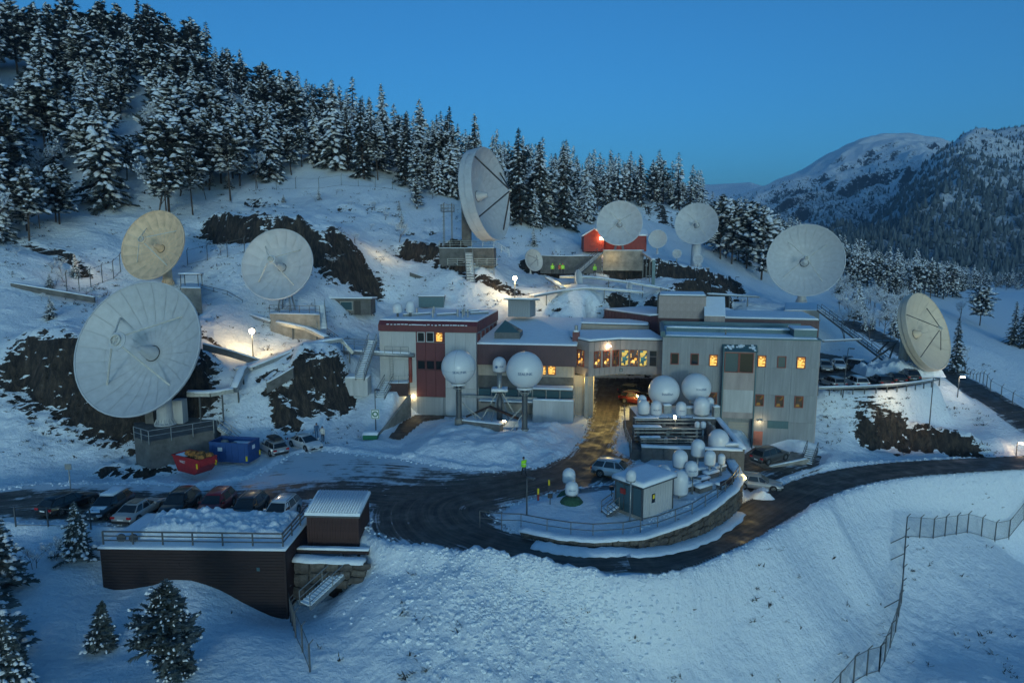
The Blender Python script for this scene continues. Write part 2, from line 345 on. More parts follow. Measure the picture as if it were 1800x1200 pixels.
def terrain_z(x, y):
    z = TPS(x, y); near = sst(420, 200, np.hypot(x, y - 60))
    rock = np.zeros(x.shape)
    # broken ground: lumps on the hill, smooth drifts on the field
    hill = sst(-5, 25, z) * sst(5, -15, x * 0.25 - 20) + 0.15
    z = z + fbm(x / 9, y / 9, 3, 4) * 0.9 * np.clip(hill, 0, 1) + fbm(x / 2.4, y / 2.4, 9, 4, .62) * 0.42 * (0.25 + 0.75 * np.clip(hill, 0, 1))
    z = z + fbm(x / 60, y / 60, 21, 3) * 6 * sst(220, 500, y)
    # rock cuts: a step down along a line drawn on the slope
    for pts, drop, wd_, rw in CUTS:
        d, _, al, sg = pline(pts, x, y); L = max(al.max(), 1)
        tot = sum(math.hypot(b[0] - a[0], b[1] - a[1]) for a, b in zip(pts[:-1], pts[1:]))
        k = sst(0, 0.18 * tot, al) * sst(tot, 0.82 * tot, al) 
        jag = fbm(x / 2.6, y / 2.6, 31, 4) * 1.3
        s = np.where(sg > 0, d, -d) + jag                        # positive = uphill side
        z = z + drop * k * (sst(-wd_, wd_, s) - 0.5) * np.exp(-np.maximum(np.abs(s) - wd_, 0) / (rw * 2.2))
        rock = np.maximum(rock, k * np.exp(-np.abs((s + 0.25 * wd_) / (rw * 1.25)) ** 1.6))
    # small ledges breaking through the snow of the hillside
    hm = sst(1.5, 5, z) * sst(165, 135, y) * sst(-62, -48, x) * sst(62, 40, x) * sst(58, 68, y)
    q = fbm(x / 5.5 + 3, y / 2.6, 131, 5, .58); led = sst(.13, .34, q) * hm * .8 * sst(-.15, .25, fbm(x / 16, y / 16, 137, 2) + .12)
    z = z - led * .55; rock = np.maximum(rock, led)
    tq = (z + .22 * x - .12 * y) * 1.15 + fbm(x / 3, y / 3, 151, 3) * 1.1; fr_ = tq - np.floor(tq)      # ledges and risers
    z = z + np.clip(rock * 1.3, 0, 1) * (sst(.55, .95, fr_) - fr_) / 1.15 * 1.1
    rock = np.clip(rock * (1.0 + 0.9 * fbm(x / 2.3, y / 1.7, 141, 4, .6)), 0, 1)
    z = z + rock * (fbm(x / 1.6, y / 1.6, 41, 4) * 0.9 + np.abs(fbm(x / 0.9, y / 4, 44, 3)) * 0.7)
    # graded ground
    def flat(z, sd, zt, w): k = sst(w, 0, sd); return z * (1 - k) + zt * k
    d, zz, al, _ = pline(UPROAD, x, y); z = flat(z, d - 2.6, zz, 3.0); rock = rock * sst(2, 5, d)
    d, zz, al, _ = pline(RAMP, x, y); z = flat(z, d - 2.4, zz + fbm(x, y, 5) * 0.05, 3.0); rock = rock * sst(1.5, 3.5, d)
    z = flat(z, sdist(CARPK, x, y), 2.9, 3.0)
    z = flat(z, sdist(SERV, x, y), -2.62, 1.8)
    wv = _wa - _wb; t = np.clip(((x - _wb.x) * wv.x + (y - _wb.y) * wv.y) / (wv.x ** 2 + wv.y ** 2), 0, 1)
    z = flat(z, sdist(WEDGE, x, y) , _wb.z + t * wv.z - .12 + .05 * fbm(x, y, 19, 2), 1.6)
    gd = sdist(GDRIVE, x, y); kg = sst(0.45, 0.0, gd); z = z * (1 - kg) + (-.03) * kg; rock = rock * sst(-.5, 1, gd)
    d, zz, al, sg = pline(ROADC, x, y)
    z = flat(z, np.where(sg < 0, d - 2.2, d - 2.2), zz - 0.06, 2.2); rock = rock * sst(2.0, 3.2, d)
    bank = np.exp(-((d - 2.95) / 0.55) ** 2) * sst(4, 12, al)
    ys = sdist(YARD, x, y); z = flat(z, ys, -0.06, 2.0); rock = rock * sst(-0.3, 0.8, ys)
    bank = np.maximum(bank, np.exp(-((ys - 0.75) / 0.6) ** 2) * (y < 85))
    bank = np.where(d < 2.2, 0, np.where(ys < 0.0, 0, bank))
    si = sdist(ISLE, x, y); k = sst(-.2, -1.5, sdist([(12.2, 63), (12.2, 81), (23.2, 81), (23.2, 63)], x, y)); z = z * (1 - k)
    k = sst(3.2, 0.6, si) * (y < 64) * (al > 1); z = z * (1 - k) + np.minimum(z, zz + 0.02 + 0.12 * fbm(x, y, 17, 3)) * k
    k = sst(-0.45, -0.85, si); z = z * (1 - k) + (0.42 + fbm(x / 1.5, y / 1.5, 8, 3) * 0.09) * k; rock = rock * (1 - k)
    z = z + bank * (0.34 + 0.22 * fbm(x / 0.8, y / 0.8, 51, 3)) * np.where(si < 1.6, 0, 1)
    sm = np.maximum(sdist(MOUND, x, y), -gd + .2); z = np.where(sm < 0, np.maximum(z, 0) + 1.35 * sst(0, -4.2, sm) * (1 + 0.35 * fbm(x / 2, y / 2, 61, 3)) + 0.12 * fbm(x / .7, y / .7, 62, 2) * sst(0, -1, sm), z)
    # ploughed ridge and tipped snow below the yard
    fr = sst(50, 47.2, y) * sst(-16, -12, x) * sst(30, 20, x) * np.exp(-((z + 0.3) / 1.0) ** 2) * (ys > 0.2) * (d > 2.4) * ((sg <= 0) | (x < 0))
    z = z + fr * (0.35 + 0.35 * fbm(x / 1.1, y / 1.1, 71, 3))
    tip = np.exp(-((x - 0.0 - (46 - y) * 0.05) / (3.2 + (48 - y) * 0.35).clip(1, 12)) ** 2) * sst(48.5, 45.5, y)
    tip = tip * (sg <= 0) * (d > 2.3) * (ys > .1)
    z = z + tip * (0.6 + 0.45 * fbm(x * 1.1, y * 0.22, 75, 4, .6) + 0.42 * fbm(x / 0.9, y / 0.9, 77, 4, .65))
    fg = sst(52, 46, y) * sst(-14, -11, x) + sst(22, 30, x) * sst(75, 60, y)
    fg = fg * ((sg <= 0) | (x < 0))
    z = z + np.clip(fg, 0, 1) * (0.26 * fbm(x * 0.8 + y * .3, y * 0.32, 81, 4, .6) + 0.12 * fbm(x / .9, y / .9, 85, 3, .6))
    for dd, zt in ((d - 2.25, zz - 0.07), (ys, -0.07)):
        k = sst(0.5, 0.0, dd) * ((al > 0.5) if dd is not ys else 1) * (si > 0.0); z = np.where(z > zt, z * (1 - k) + zt * k, z)
    # pit under the timber building so that its walls stand free
    return z, np.clip(rock, 0, 1)
def cut(l): return [tuple(W(*q[:2], Y=q[2])) for q in l]
CUTS = [  # line, drop, half width, rock width   (uphill is to the left of the direction of travel)
 (cut([(345,352,126),(400,392,116),(470,425,110),(560,445,108),(640,478,113),(720,520,114)])[::1], 4.2, 1.3, 1.8),
 (cut([(-20,612,77),(60,640,76),(130,660,75),(200,672,74),(330,660,77),(420,668,79)]), 5.5, 1.9, 2.9),
 (cut([(500,672,79),(545,668,79.5),(590,645,82),(640,640,85)]), 3.4, 1.2, 1.25),
 (cut([(470,720,77),(505,722,77),(535,728,77.5)]), 1.5, .7, .9),
 (cut([(690,415,128),(740,425,125),(790,440,119),(850,452,118)]), 3.0, 1.0, 1.6),
 (cut([(1040,508,117),(1130,520,115),(1230,528,118),(1300,522,128)]), 4.0, 1.2, 2.2),
 (cut([(1030,470,133),(1120,478,133),(1210,490,134),(1290,508,139),(1330,520,140)]), 4.0, 1.2, 2.0),
 (cut([(900,462,134),(960,468,133),(1050,470,133)]), 2.4, 0.9, 1.2),
 (cut([(1480,765,84.5),(1540,766,86),(1600,778,86),(1680,796,84.5),(1750,806,83.5)]), 3.0, 1.4, 1.6),
 (cut([(150,800,66.5),(240,800,67.3),(330,805,67.5)]), 0.9, 0.6, 0.5),
 (cut([(40,410,108),(100,440,104),(180,470,101)]), 1.0, 0.6, 0.6),
 (cut([(-40,140,165),(0,170,160),(50,190,160)]), 4.0, 1.2, 2.0),
 (cut([(1120,370,215),(1180,378,212),(1240,400,212)]), 5.0, 1.5, 2.4),
 (cut([(520,1000,49.5),(580,1000,49.5),(640,1005,48.5)]), 1.4, 0.7, 0.7),
]
def axis(a, b, st, lo, hi, g):
    mid = list(np.arange(a, b + 1e-6, st)); s = st; L = [a]; 
    while L[-1] > lo: s = min(s * g, 14); L.append(L[-1] - s)
    s = st; H = [mid[-1]]
    while H[-1] < hi: s = min(s * g, 16); H.append(H[-1] + s)
    return np.array(L[1:][::-1] + mid + H[1:])
XS = axis(-52, 68, 0.36, -330, 820, 1.05); YS = axis(26, 122, 0.36, 8, 1150, 1.05)
GX, GY = np.meshgrid(XS, YS); GZ, GR = terrain_z(GX, GY)
def H(x, y):
    i = int(np.clip(np.searchsorted(XS, x) - 1, 0, len(XS) - 2)); j = int(np.clip(np.searchsorted(YS, y) - 1, 0, len(YS) - 2))
    tx = (x - XS[i]) / (XS[i + 1] - XS[i]); ty = (y - YS[j]) / (YS[j + 1] - YS[j])
    return float((GZ[j, i] * (1 - tx) + GZ[j, i + 1] * tx) * (1 - ty) + (GZ[j + 1, i] * (1 - tx) + GZ[j + 1, i + 1] * tx) * ty)
def hit(u, v, lo=30, hi=600):
    """ground point under photo pixel (march along the view ray)"""
    y = lo; prev = None
    while y < hi:
        p = W(u, v, Y=y)
        if p.z < H(p.x, p.y): 
            a, b = prev if prev else y, y
            for _ in range(12):
                m = (a + b) / 2; q = W(u, v, Y=m)
                if q.z < H(q.x, q.y): b = m
                else: a = m
            return W(u, v, Y=b)
        prev = y; y += 0.4 if y < 130 else 1.5
    return W(u, v, Y=hi)
def grid_mesh(name, X, Y, Z, attrs, keep=None):
    ny, nx = X.shape; idx = np.arange(nx * ny).reshape(ny, nx)
    q = np.stack([idx[:-1, :-1], idx[:-1, 1:], idx[1:, 1:], idx[1:, :-1]], -1).reshape(-1, 4)
    V = np.stack([X.ravel(), Y.ravel(), Z.ravel()], 1); at = {k: a.ravel() for k, a in attrs.items()}
    if keep is not None:
        q = q[keep.ravel()[q].all(1)]; used = np.unique(q); mp = np.full(len(V), -1); mp[used] = np.arange(len(used))
        V = V[used]; at = {k: a[used] for k, a in at.items()}; q = mp[q]
    me = bpy.data.meshes.new(name); me.vertices.add(len(V)); me.vertices.foreach_set('co', V.astype(np.float32).ravel())
    me.loops.add(q.size); me.loops.foreach_set('vertex_index', q.astype(np.int32).ravel())
    me.polygons.add(len(q)); me.polygons.foreach_set('loop_start', np.arange(0, q.size, 4, dtype=np.int32)); me.polygons.foreach_set('loop_total', np.full(len(q), 4, np.int32))
    me.update(calc_edges=True); me.polygons.foreach_set('use_smooth', np.ones(len(q), bool))
    for k, a in at.items(): me.attributes.new(k, 'FLOAT', 'POINT').data.foreach_set('value', a.astype(np.float32))
    me.validate(); return me
def nodes(name):
    m = bpy.data.materials.new(name); m.use_nodes = True; MATS[name] = m
    n = m.node_tree.nodes; l = m.node_tree.links
    def N(t, **kw):
        o = n.new('ShaderNode' + t)
        for k, v in kw.items():
            if k.startswith('i_'): o.inputs[k[2:].replace('_', ' ')].default_value = v
            else: setattr(o, k, v)
        return o
    return m, N, l, n['Principled BSDF']
def ramp(N, stops, interp='LINEAR'):
    r = N('ValToRGB'); e = r.color_ramp.elements; r.color_ramp.interpolation = interp
    while len(e) < len(stops): e.new(0.5)
    for i, (p, c) in enumerate(stops): e[i].position = p; e[i].color = (c if len(c) == 4 else tuple(c) + (1,)) if not isinstance(c, (int, float)) else (c, c, c, 1)
    return r
def math_(N, l, op, a, b=None, c=None):
    o = N('Math', operation=op)
    for i, x in enumerate((a, b, c)):
        if x is None: continue
        if isinstance(x, (int, float)): o.inputs[i].default_value = x
        else: l.new(x, o.inputs[i])
    return o.outputs[0]
def ground_material():
    m, N, l, p = nodes('snowy_ground')
    tc = N('TexCoord'); rk = N('Attribute', attribute_name='rock'); geo = N('NewGeometry'); sx = N('SeparateXYZ'); l.new(geo.outputs['True Normal'], sx.inputs[0])
    n1 = N('TexNoise', i_Scale=0.75, i_Detail=8.0, i_Roughness=0.66); l.new(tc.outputs['Object'], n1.inputs['Vector'])
    n2 = N('TexNoise', i_Scale=3.5, i_Detail=6.0, i_Roughness=0.7); l.new(tc.outputs['Object'], n2.inputs['Vector'])
    ml = N('Mapping'); ml.inputs['Rotation'].default_value = (0.25, 0.35, 0.5); ml.inputs['Scale'].default_value = (0.55, 0.55, 2.6); l.new(tc.outputs['Object'], ml.inputs[0])
    n5 = N('TexNoise', i_Scale=1.1, i_Detail=7.0, i_Roughness=0.62); l.new(ml.outputs[0], n5.inputs['Vector'])
    a = math_(N, l, 'MULTIPLY', math_(N, l, 'SUBTRACT', n1.outputs[0], 0.5), 1.5)
    a = math_(N, l, 'ADD', a, math_(N, l, 'MULTIPLY', math_(N, l, 'SUBTRACT', n5.outputs[0], 0.5), 3.0))
    b = math_(N, l, 'ADD', math_(N, l, 'MULTIPLY', rk.outputs['Fac'], 1.0), a)
    st = math_(N, l, 'MULTIPLY', math_(N, l, 'SUBTRACT', 0.74, sx.outputs['Z']), math_(N, l, 'MULTIPLY_ADD', rk.outputs['Fac'], 2.4, 0.15))
    b = math_(N, l, 'ADD', b, st)
    rm = ramp(N, [(0.69, 0), (0.74, 1)]); l.new(b, rm.inputs[0])
    mp = N('Mapping'); mp.inputs['Scale'].default_value = (1.2, 1.2, 0.25); l.new(tc.outputs['Object'], mp.inputs[0])
    n3 = N('TexNoise', i_Scale=1.6, i_Detail=8.0, i_Roughness=0.7); l.new(mp.outputs[0], n3.inputs['Vector'])
    rc = ramp(N, [(0.30, (0.014, 0.014, 0.015)), (0.47, (0.034, 0.031, 0.030)), (0.60, (0.072, 0.056, 0.045)), (0.74, (0.10, 0.098, 0.095))]); l.new(n3.outputs[0], rc.inputs[0])
    sc = ramp(N, [(0.3, (0.73, 0.79, 0.86)), (0.7, (0.82, 0.87, 0.92))]); l.new(n2.outputs[0], sc.inputs[0])
    mx = N('Mix', data_type='RGBA'); l.new(rm.outputs[0], mx.inputs['Factor']); l.new(sc.outputs[0], mx.inputs['A']); l.new(rc.outputs[0], mx.inputs['B'])
    l.new(mx.outputs['Result'], p.inputs['Base Color']); p.inputs['Roughness'].default_value = 0.8; p.inputs['Specular IOR Level'].default_value = 0.2
    n4 = N('TexNoise', i_Scale=1.5, i_Detail=7.0, i_Roughness=0.62); l.new(tc.outputs['Object'], n4.inputs['Vector'])
    bs = N('Bump', i_Strength=0.8, i_Distance=0.38); l.new(n4.outputs[0], bs.inputs['Height'])
    b2 = N('Bump', i_Strength=0.9, i_Distance=0.35); l.new(n3.outputs[0], b2.inputs['Height'])
    mn = N('Mix', data_type='VECTOR'); l.new(rm.outputs[0], mn.inputs['Factor']); l.new(bs.outputs[0], mn.inputs['A']); l.new(b2.outputs[0], mn.inputs['B'])
    l.new(mn.outputs['Result'], p.inputs['Normal']); return m
ground_material()
terr = part('snowy_hillside', grid_mesh('snowy_hillside', GX, GY, GZ, {'rock': GR}), 'snowy_ground'); tag(terr, 'snow-covered hillside terrain with dark rock cuts', None, kind='structure')
# ------------------------------------------------------------------ asphalt
def road_material():
    m, N, l, p = nodes('wet_asphalt')
    uv = N('Attribute', attribute_name='across'); ual = N('Attribute', attribute_name='along'); sn = N('Attribute', attribute_name='slush')
    cv = N('CombineXYZ'); l.new(math_(N, l, 'MULTIPLY', uv.outputs['Fac'], 2.3), cv.inputs[0]); l.new(math_(N, l, 'MULTIPLY', ual.outputs['Fac'], 0.09), cv.inputs[1])
    n1 = N('TexNoise', i_Scale=1.0, i_Detail=7.0, i_Roughness=0.65, i_Distortion=0.4); l.new(cv.outputs[0], n1.inputs['Vector'])
    tc = N('TexCoord'); n2 = N('TexNoise', i_Scale=0.55, i_Detail=8.0, i_Roughness=0.68); l.new(tc.outputs['Object'], n2.inputs['Vector'])
    f = math_(N, l, 'MULTIPLY_ADD', math_(N, l, 'SUBTRACT', n1.outputs[0], 0.5), 1.3, math_(N, l, 'MULTIPLY', math_(N, l, 'SUBTRACT', n2.outputs[0], 0.5), 1.5))
    f = math_(N, l, 'ADD', f, sn.outputs['Fac'])
    rs = ramp(N, [(0.36, 0), (0.62, 1)]); l.new(f, rs.inputs[0])
    ra = ramp(N, [(0.35, (0.026, 0.025, 0.025)), (0.5, (0.055, 0.048, 0.042)), (0.62, (0.10, 0.083, 0.066)), (0.8, (0.2, 0.18, 0.16))]); l.new(n1.outputs[0], ra.inputs[0])
    mx = N('Mix', data_type='RGBA'); l.new(rs.outputs[0], mx.inputs['Factor']); l.new(ra.outputs[0], mx.inputs['A']); mx.inputs['B'].default_value = (0.66, 0.69, 0.73, 1)
    l.new(mx.outputs['Result'], p.inputs['Base Color'])
    rr = ramp(N, [(0.35, 0.38), (0.6, 0.8)]); l.new(n2.outputs[0], rr.inputs[0]); l.new(rr.outputs[0], p.inputs['Roughness'])
    bp = N('Bump', i_Strength=0.5, i_Distance=0.05); l.new(f, bp.inputs['Height']); l.new(bp.outputs[0], p.inputs['Normal'])
road_material()
PATH1 = [tuple(p) for p in smooth_line(px([(1075,665),(1062,700),(1042,760),(990,818),(900,850),(780,880),(780,925),(880,965),(1000,980)]) + [ROADC[8]], 6)] + ROADC[9:]
PATH2 = [tuple(p) for p in smooth_line(px([(-100,885),(150,862),(400,868),(600,850),(760,858),(900,848)]), 6)]
def asphalt(name, x0, x1, y0, y1, st, keepf, zf, slushf, label):
    X, Y = np.meshgrid(np.arange(x0, x1, st), np.arange(y0, y1, st)); k = keepf(X, Y); Z = zf(X, Y)
    d1, _, a1, s1 = pline(PATH1, X, Y); d2, _, a2, s2 = pline(PATH2, X, Y); use = d1 < d2
    ac = np.where(use, d1 * s1, d2 * s2 + 40); al = np.where(use, a1, a2 + 200)
    o = part(name, grid_mesh(name, X, Y, Z, {'across': ac, 'along': al, 'slush': slushf(X, Y, np.minimum(d1, d2))}, k), 'wet_asphalt'); tag(o, label, None, kind='structure')
def yslush(x, y, d):
    s = sdist(YARD, x, y)
    left = sst(2, -14, x) * sst(57, 63, y) * 0.5 + sst(-14, -26, x) * 0.26 - sst(60, 56, y) * sst(-14, -20, x) * 0.1
    return np.clip(sst(-1.6, 0.2, s) * 0.45 + left + 0.13 - 0.1 * sst(3.5, 1, d), -0.2, 0.75) - 0.02
asphalt('yard', -62, 32, 44, 114, 0.3, lambda x, y: (sdist(YARD, x, y) < 0.4), lambda x, y: 0.0 * x + 0.012 * fbm(x, y, 3), yslush, 'dark slushy asphalt yard')
asphalt('garage_drive', -18, -6, 74, 90, 0.25, lambda x, y: sdist([tuple(W(u, v, z=0))[:2] for u, v in ((682, 770), (706, 742), (730, 729), (785, 730), (780, 736), (744, 741), (704, 774))], x, y) < .1, lambda x, y: .03 + 0 * x, lambda x, y, d: .0 * x - .05, 'dark asphalt strip leading to the garage door')
def inroad(x, y): d, _, al, _ = pline(ROADC, x, y); return (d < 2.5) & (al > 3)
asphalt('road', 0, 80, 44, 90, 0.3, lambda x, y: inroad(x, y) & (sdist(YARD, x, y) > -1.0), lambda x, y: pline(ROADC, x, y)[1] + 0.006, lambda x, y, d: sst(1.5, 2.6, pline(ROADC, x, y)[0]) * 0.42 - 0.06, 'dark ploughed road curving below the retaining wall')
asphalt('service_yard', 24, 42, 54, 84, 0.3, lambda x, y: (sdist(SERV, x, y) < 0.8) & ~((pline(ROADC, x, y)[0] < 2.3)), lambda x, y: -2.56 + 0 * x, lambda x, y, d: 0.28 + 0.1 * fbm(x / 2, y / 2, 4), 'slushy apron beside the tall grey building')
asphalt('upper_road', 38, 92, 80, 146, 0.4, lambda x, y: pline(UPROAD, x, y)[0] < 2.7, lambda x, y: pline(UPROAD, x, y)[1] + 0.07, lambda x, y, d: sst(1.0, 2.6, pline(UPROAD, x, y)[0]) * 0.3 + 0.12, 'icy upper road along the right-hand slope')
asphalt('car_park', 40, 76, 84, 122, 0.4, lambda x, y: sdist(CARPK, x, y) < 0.2, lambda x, y: 2.96 + 0 * x, lambda x, y, d: 0.05 + 0 * x, 'asphalt of the raised car park')
# ------------------------------------------------------------------ buildings
CACHE = {}
def boxmesh(name, d):
    k = (name, tuple(round(x, 3) for x in d))
    if k not in CACHE: CACHE[k] = MB().box((0, 0, 0), d).mesh(name)
    return CACHE[k]
def pbox(name, c, d, m, parent, rz=0.0, label=None):
    me = boxmesh(name + '_' + (m if isinstance(m, str) else m.name), d); 
    if not me.materials: me.materials.append(M(m))
    o = link(bpy.data.objects.new(name, me), parent); o.location = c; o.rotation_euler = (0, 0, rz)
    if label: o['label'] = label
    return o
class Face:
    """vertical facade through ground points a, b (seen from the front, a on the left); local x along it, y into the house"""
    def __init__(s, a, b, z0):
        s.a = Vector((a[0], a[1], z0)); d = Vector((b[0] - a[0], b[1] - a[1], 0)); s.len = d.length; s.ux = d.normalized(); s.n = Vector((-s.ux.y, s.ux.x, 0)); s.rz = math.atan2(d.y, d.x)
    def loc(s, u, v, off=0.0):
        """local x, z of photo pixel on the facade plane pushed back by off"""
        c = Vector((0, 0, CAMZ)); d = W(u, v, Y=50) - c; o = s.a + s.n * off
        t = (o - c).dot(s.n) / d.dot(s.n); p = c + d * t - s.a
        return p.dot(s.ux), p.z
    def w(s, x, y, z): return s.a + s.ux * x + s.n * y + Vector((0, 0, z))
def window(parent, x, y, z, w, h, pane, frame='red_frame', mull=0, trans=0, t=0.09, rz=0.0, name='window', proud=0.07):
    k = ('win', round(w, 2), round(h, 2), mull, trans, frame, t)
    if k not in CACHE:
        b = MB(); b.box((-w / 2 + t / 2, 0, 0), (t, .14, h)); b.box((w / 2 - t / 2, 0, 0), (t, .14, h)); b.box((0, 0, h / 2 - t / 2), (w - 2 * t, .14, t)); b.box((0, -.02, -h / 2 + t / 2), (w - 2 * t, .2, t))
        for i in range(mull): b.box((-w / 2 + w * (i + 1) / (mull + 1), 0, 0), (t * .6, .1, h - 2 * t))
        if trans: b.box((0, .005, h * .12), (w - 2 * t, .09, t * .6))
        CACHE[k] = b.mesh('window_frame')
    o = part(name, CACHE[k], frame, parent); o.location = (x, y - proud, z); o.rotation_euler = (0, 0, rz)
    p = pbox('pane', (0, .045, 0), (w - 2 * t + .01, .03, h - 2 * t + .01), pane, o); return o
def snow_slab(name, poly, z, th, parent, top=None, lump=0.04):
    """snow blanket with a softened rim over a roof polygon"""
    pb = MB(); n = len(poly); cx = sum(p[0] for p in poly) / n; cy = sum(p[1] for p in poly) / n
    Z = z if isinstance(z, (list, tuple)) else [z] * n; cz = sum(Z) / n
    P = []; ZZ = []
    for i in range(n):      # subdivide the rim
        a, b = poly[i], poly[(i + 1) % n]; m = max(2, int(math.hypot(b[0] - a[0], b[1] - a[1]) / 0.9))
        for k in range(m): t = k / m; P.append((a[0] + (b[0] - a[0]) * t, a[1] + (b[1] - a[1]) * t)); ZZ.append(Z[i] + (Z[(i + 1) % n] - Z[i]) * t)
    N_ = len(P); vs = []; fs = []
    for ring, (ins, hh) in enumerate(((0.0, 0.0), (0.0, .55), (.10, .9), (.35, 1.0), (.8, 1.02))):
        for i, p in enumerate(P):
            dx, dy = cx - p[0], cy - p[1]; l = math.hypot(dx, dy) + 1e-6; j = random.uniform(-lump, lump) if ring else 0
            q = min(ins + j * (ring < 3), l * .45) if ring else (j)
            vs.append((p[0] + dx / l * q, p[1] + dy / l * q, ZZ[i] + (cz - ZZ[i]) * min(q / l, 1) + th * hh + (random.uniform(-lump, lump) * .6 if ring > 0 else 0)))
    for r in range(4):
        for i in range(N_): fs.append((r * N_ + i, r * N_ + (i + 1) % N_, (r + 1) * N_ + (i + 1) % N_, (r + 1) * N_ + i))
    pb.add(vs, fs)
    o3 = 4 * N_; c = len(pb.v); pb.v.append((cx, cy, cz + th)); pb.f += [(o3 + i, o3 + (i + 1) % N_, c) for i in range(N_)]
    return part(name, pb, 'snow', parent, smooth=True)
def rail_mb(pts, h=1.05, posts=1.6, mid=1, r=.028):
    b = MB(); P = [Vector(p) for p in pts]; up = Vector((0, 0, h))
    for a, c in zip(P[:-1], P[1:]):
        b.bar(a + up, c + up, r * 2.1)
        for k in range(mid): b.bar(a + up * (k + 1) / (mid + 1), c + up * (k + 1) / (mid + 1), r * 1.6)
        n = max(1, round((c - a).length / posts))
        for k in range(n): q = a.lerp(c, k / n); b.bar(q, q + up, r * 2)
    b.bar(P[-1], P[-1] + up, r * 2); return b
def railing(pts, label, h=1.05, posts=1.6, mid=1, group=None, m='galv_dark', name='railing', cat='railing', r=.03):
    """guard rail: rails in one piece, every post a part"""
    o = Vector(pts[0]); t = thing(name, label, cat, o, 0, group); P = [Vector(p) - o for p in pts]; up = Vector((0, 0, h)); b = MB()
    pm = boxmesh('post_' + m, (r * 2, r * 2, h + .3)); 
    if not pm.materials: pm.materials.append(M(m))
    for i, (a, c) in enumerate(zip(P[:-1], P[1:])):
        b.bar(a + up, c + up, r * 2.1)
        for k in range(mid): b.bar(a + up * (k + 1) / (mid + 1), c + up * (k + 1) / (mid + 1), r * 1.6)
        n = max(1, round((c - a).length / posts))
        for k in range(n + (i == len(P) - 2)): q = a.lerp(c, k / n); part('post', pm, None, t, loc=q + Vector((0, 0, h / 2 - .15)))
    part('rail', b, m, t); return t
def stairs(a, b, w, label, rails=True, name='staircase', snow=True, n=None, m='galv_dark', group=None):
    """open flight from foot a to head b (world points)"""
    a = Vector(a); b = Vector(b); t = thing(name, label, 'stairs', a, 0, group); d = b - a; side = Vector((-d.y, d.x, 0)).normalized() * (w / 2); n = n or max(4, int(abs(d.z) / .19))
    rz = math.atan2(d.y, d.x); s = MB()
    for k in (-1, 1): s.bar(side * k, d + side * k, .07, .26)
    part('stringer', s, m, t)
    me = boxmesh('tread_' + m, (.27, w - .08, .04)); sm = boxmesh('tread_snow', (.25, w - .1, .09))
    if not me.materials: me.materials.append(M(m))
    if not sm.materials: sm.materials.append(M('snow'))
    for k in range(n):
        p = d * ((k + .6) / n); o = part('tread', me, None, t, loc=p + Vector((0, 0, .1))); o.rotation_euler = (0, 0, rz)
        if snow: part('tread_snow', sm, None, o, loc=(0, 0, .065))
    if rails:
        for k in (-1, 1): part('handrail', rail_mb([side * k, d + side * k], 1.0, 1.8), m, t)
    return t
# --- tall grey block on the right
A = W(1165, 592, z=10.8); B = W(1442, 599, z=10.8); F = Face(A, B, -2.62); HT = 10.8 + 2.62
T = thing('grey_office_block', 'tall pale grey office block with small red-framed windows and snowy flat roof', 'building', F.a, F.rz)
DEP = 11.0
part('wall', MB().box((F.len / 2, DEP / 2, HT / 2 - .4), (F.len - .1, DEP - .1, HT + .8)), 'wall_grey', T)
nx, nz = 6, 4
for i in range(nx):
    for j in range(nz):
        pw, ph = F.len / nx, HT / nz
        pbox('wall_panel', (pw * (i + .5), .03, ph * (j + .5)), (pw - .025, .06, ph - .025), 'wall_grey', T)
pbox('end_wall', (F.len + .02, DEP / 2, HT / 2), (.08, DEP, HT), 'wall_pink', T)
cop = MB(); cop.box((F.len / 2, .02, HT + .06), (F.len + .2, .34, .14)); cop.box((F.len, DEP / 2, HT + .06), (.34, DEP, .14)); cop.box((0, DEP / 2, HT + .35), (.5, DEP + .3, .7)); cop.box((F.len / 2, DEP, HT + .4), (F.len, .3, .8))
part('parapet', cop, 'teal_metal', T)
snow_slab('roof_snow', [(.3, .25), (F.len - .25, .25), (F.len - .25, DEP - .2), (.3, DEP - .2)], HT + .02, .22, T)
ridge = MB(); ridge.box((F.len * .5, 4.2, HT + .45), (F.len - 1, .35, .55)); part('roof_upstand', ridge, 'teal_metal', T); snow_slab('upstand_snow', [(.6, 3.95), (F.len - .6, 3.95), (F.len - .6, 4.45), (.6, 4.45)], HT + .72, .14, T)
pbox('roof_vent', (F.len * .42, 2.0, HT + .5), (.16, .16, .7), 'galv_dark', T)
x, z = F.loc(1428, 577, 3); bx = MB().box((F.len - 1.4, 3.2, HT + .55), (2.6, 3.6, 1.1)); part('roof_hatch', bx, 'teal_metal', T); snow_slab('hatch_snow', [(F.len - 2.75, 1.35), (F.len - .05, 1.35), (F.len - .05, 5.05), (F.len - 2.75, 5.05)], HT + 1.1, .16, T)
for u, v, pane in ((1186, 630, 'glass_dark'), (1221, 631, 'glass_dark'), (1254, 633, 'room_amber'), (1339, 634.5, 'room_amber'), (1374, 636, 'glass_blue'), (1408, 637, 'room_amber'), (1335, 703, 'room_dim'), (1370, 705, 'room_dim'), (1404, 706, 'room_dim'), (1253, 699, 'room_dim')):
    x, z = F.loc(u, v); window(T, x, 0, z, 1.0, 1.42, pane)
x0, zt = F.loc(1272, 612, -.9); x1, zb = F.loc(1325, 735, -.9)     # stair bay standing proud of the wall
xm = (x0 + x1) / 2; bw = x1 - x0
def zz(v): return F.loc(1298, v, -.9)[1]
part('bay_wall', MB().box((xm, -.43, (zz(735) + zz(618)) / 2), (bw - .24, .86, zz(618) - zz(735))), 'wall_pink', T)
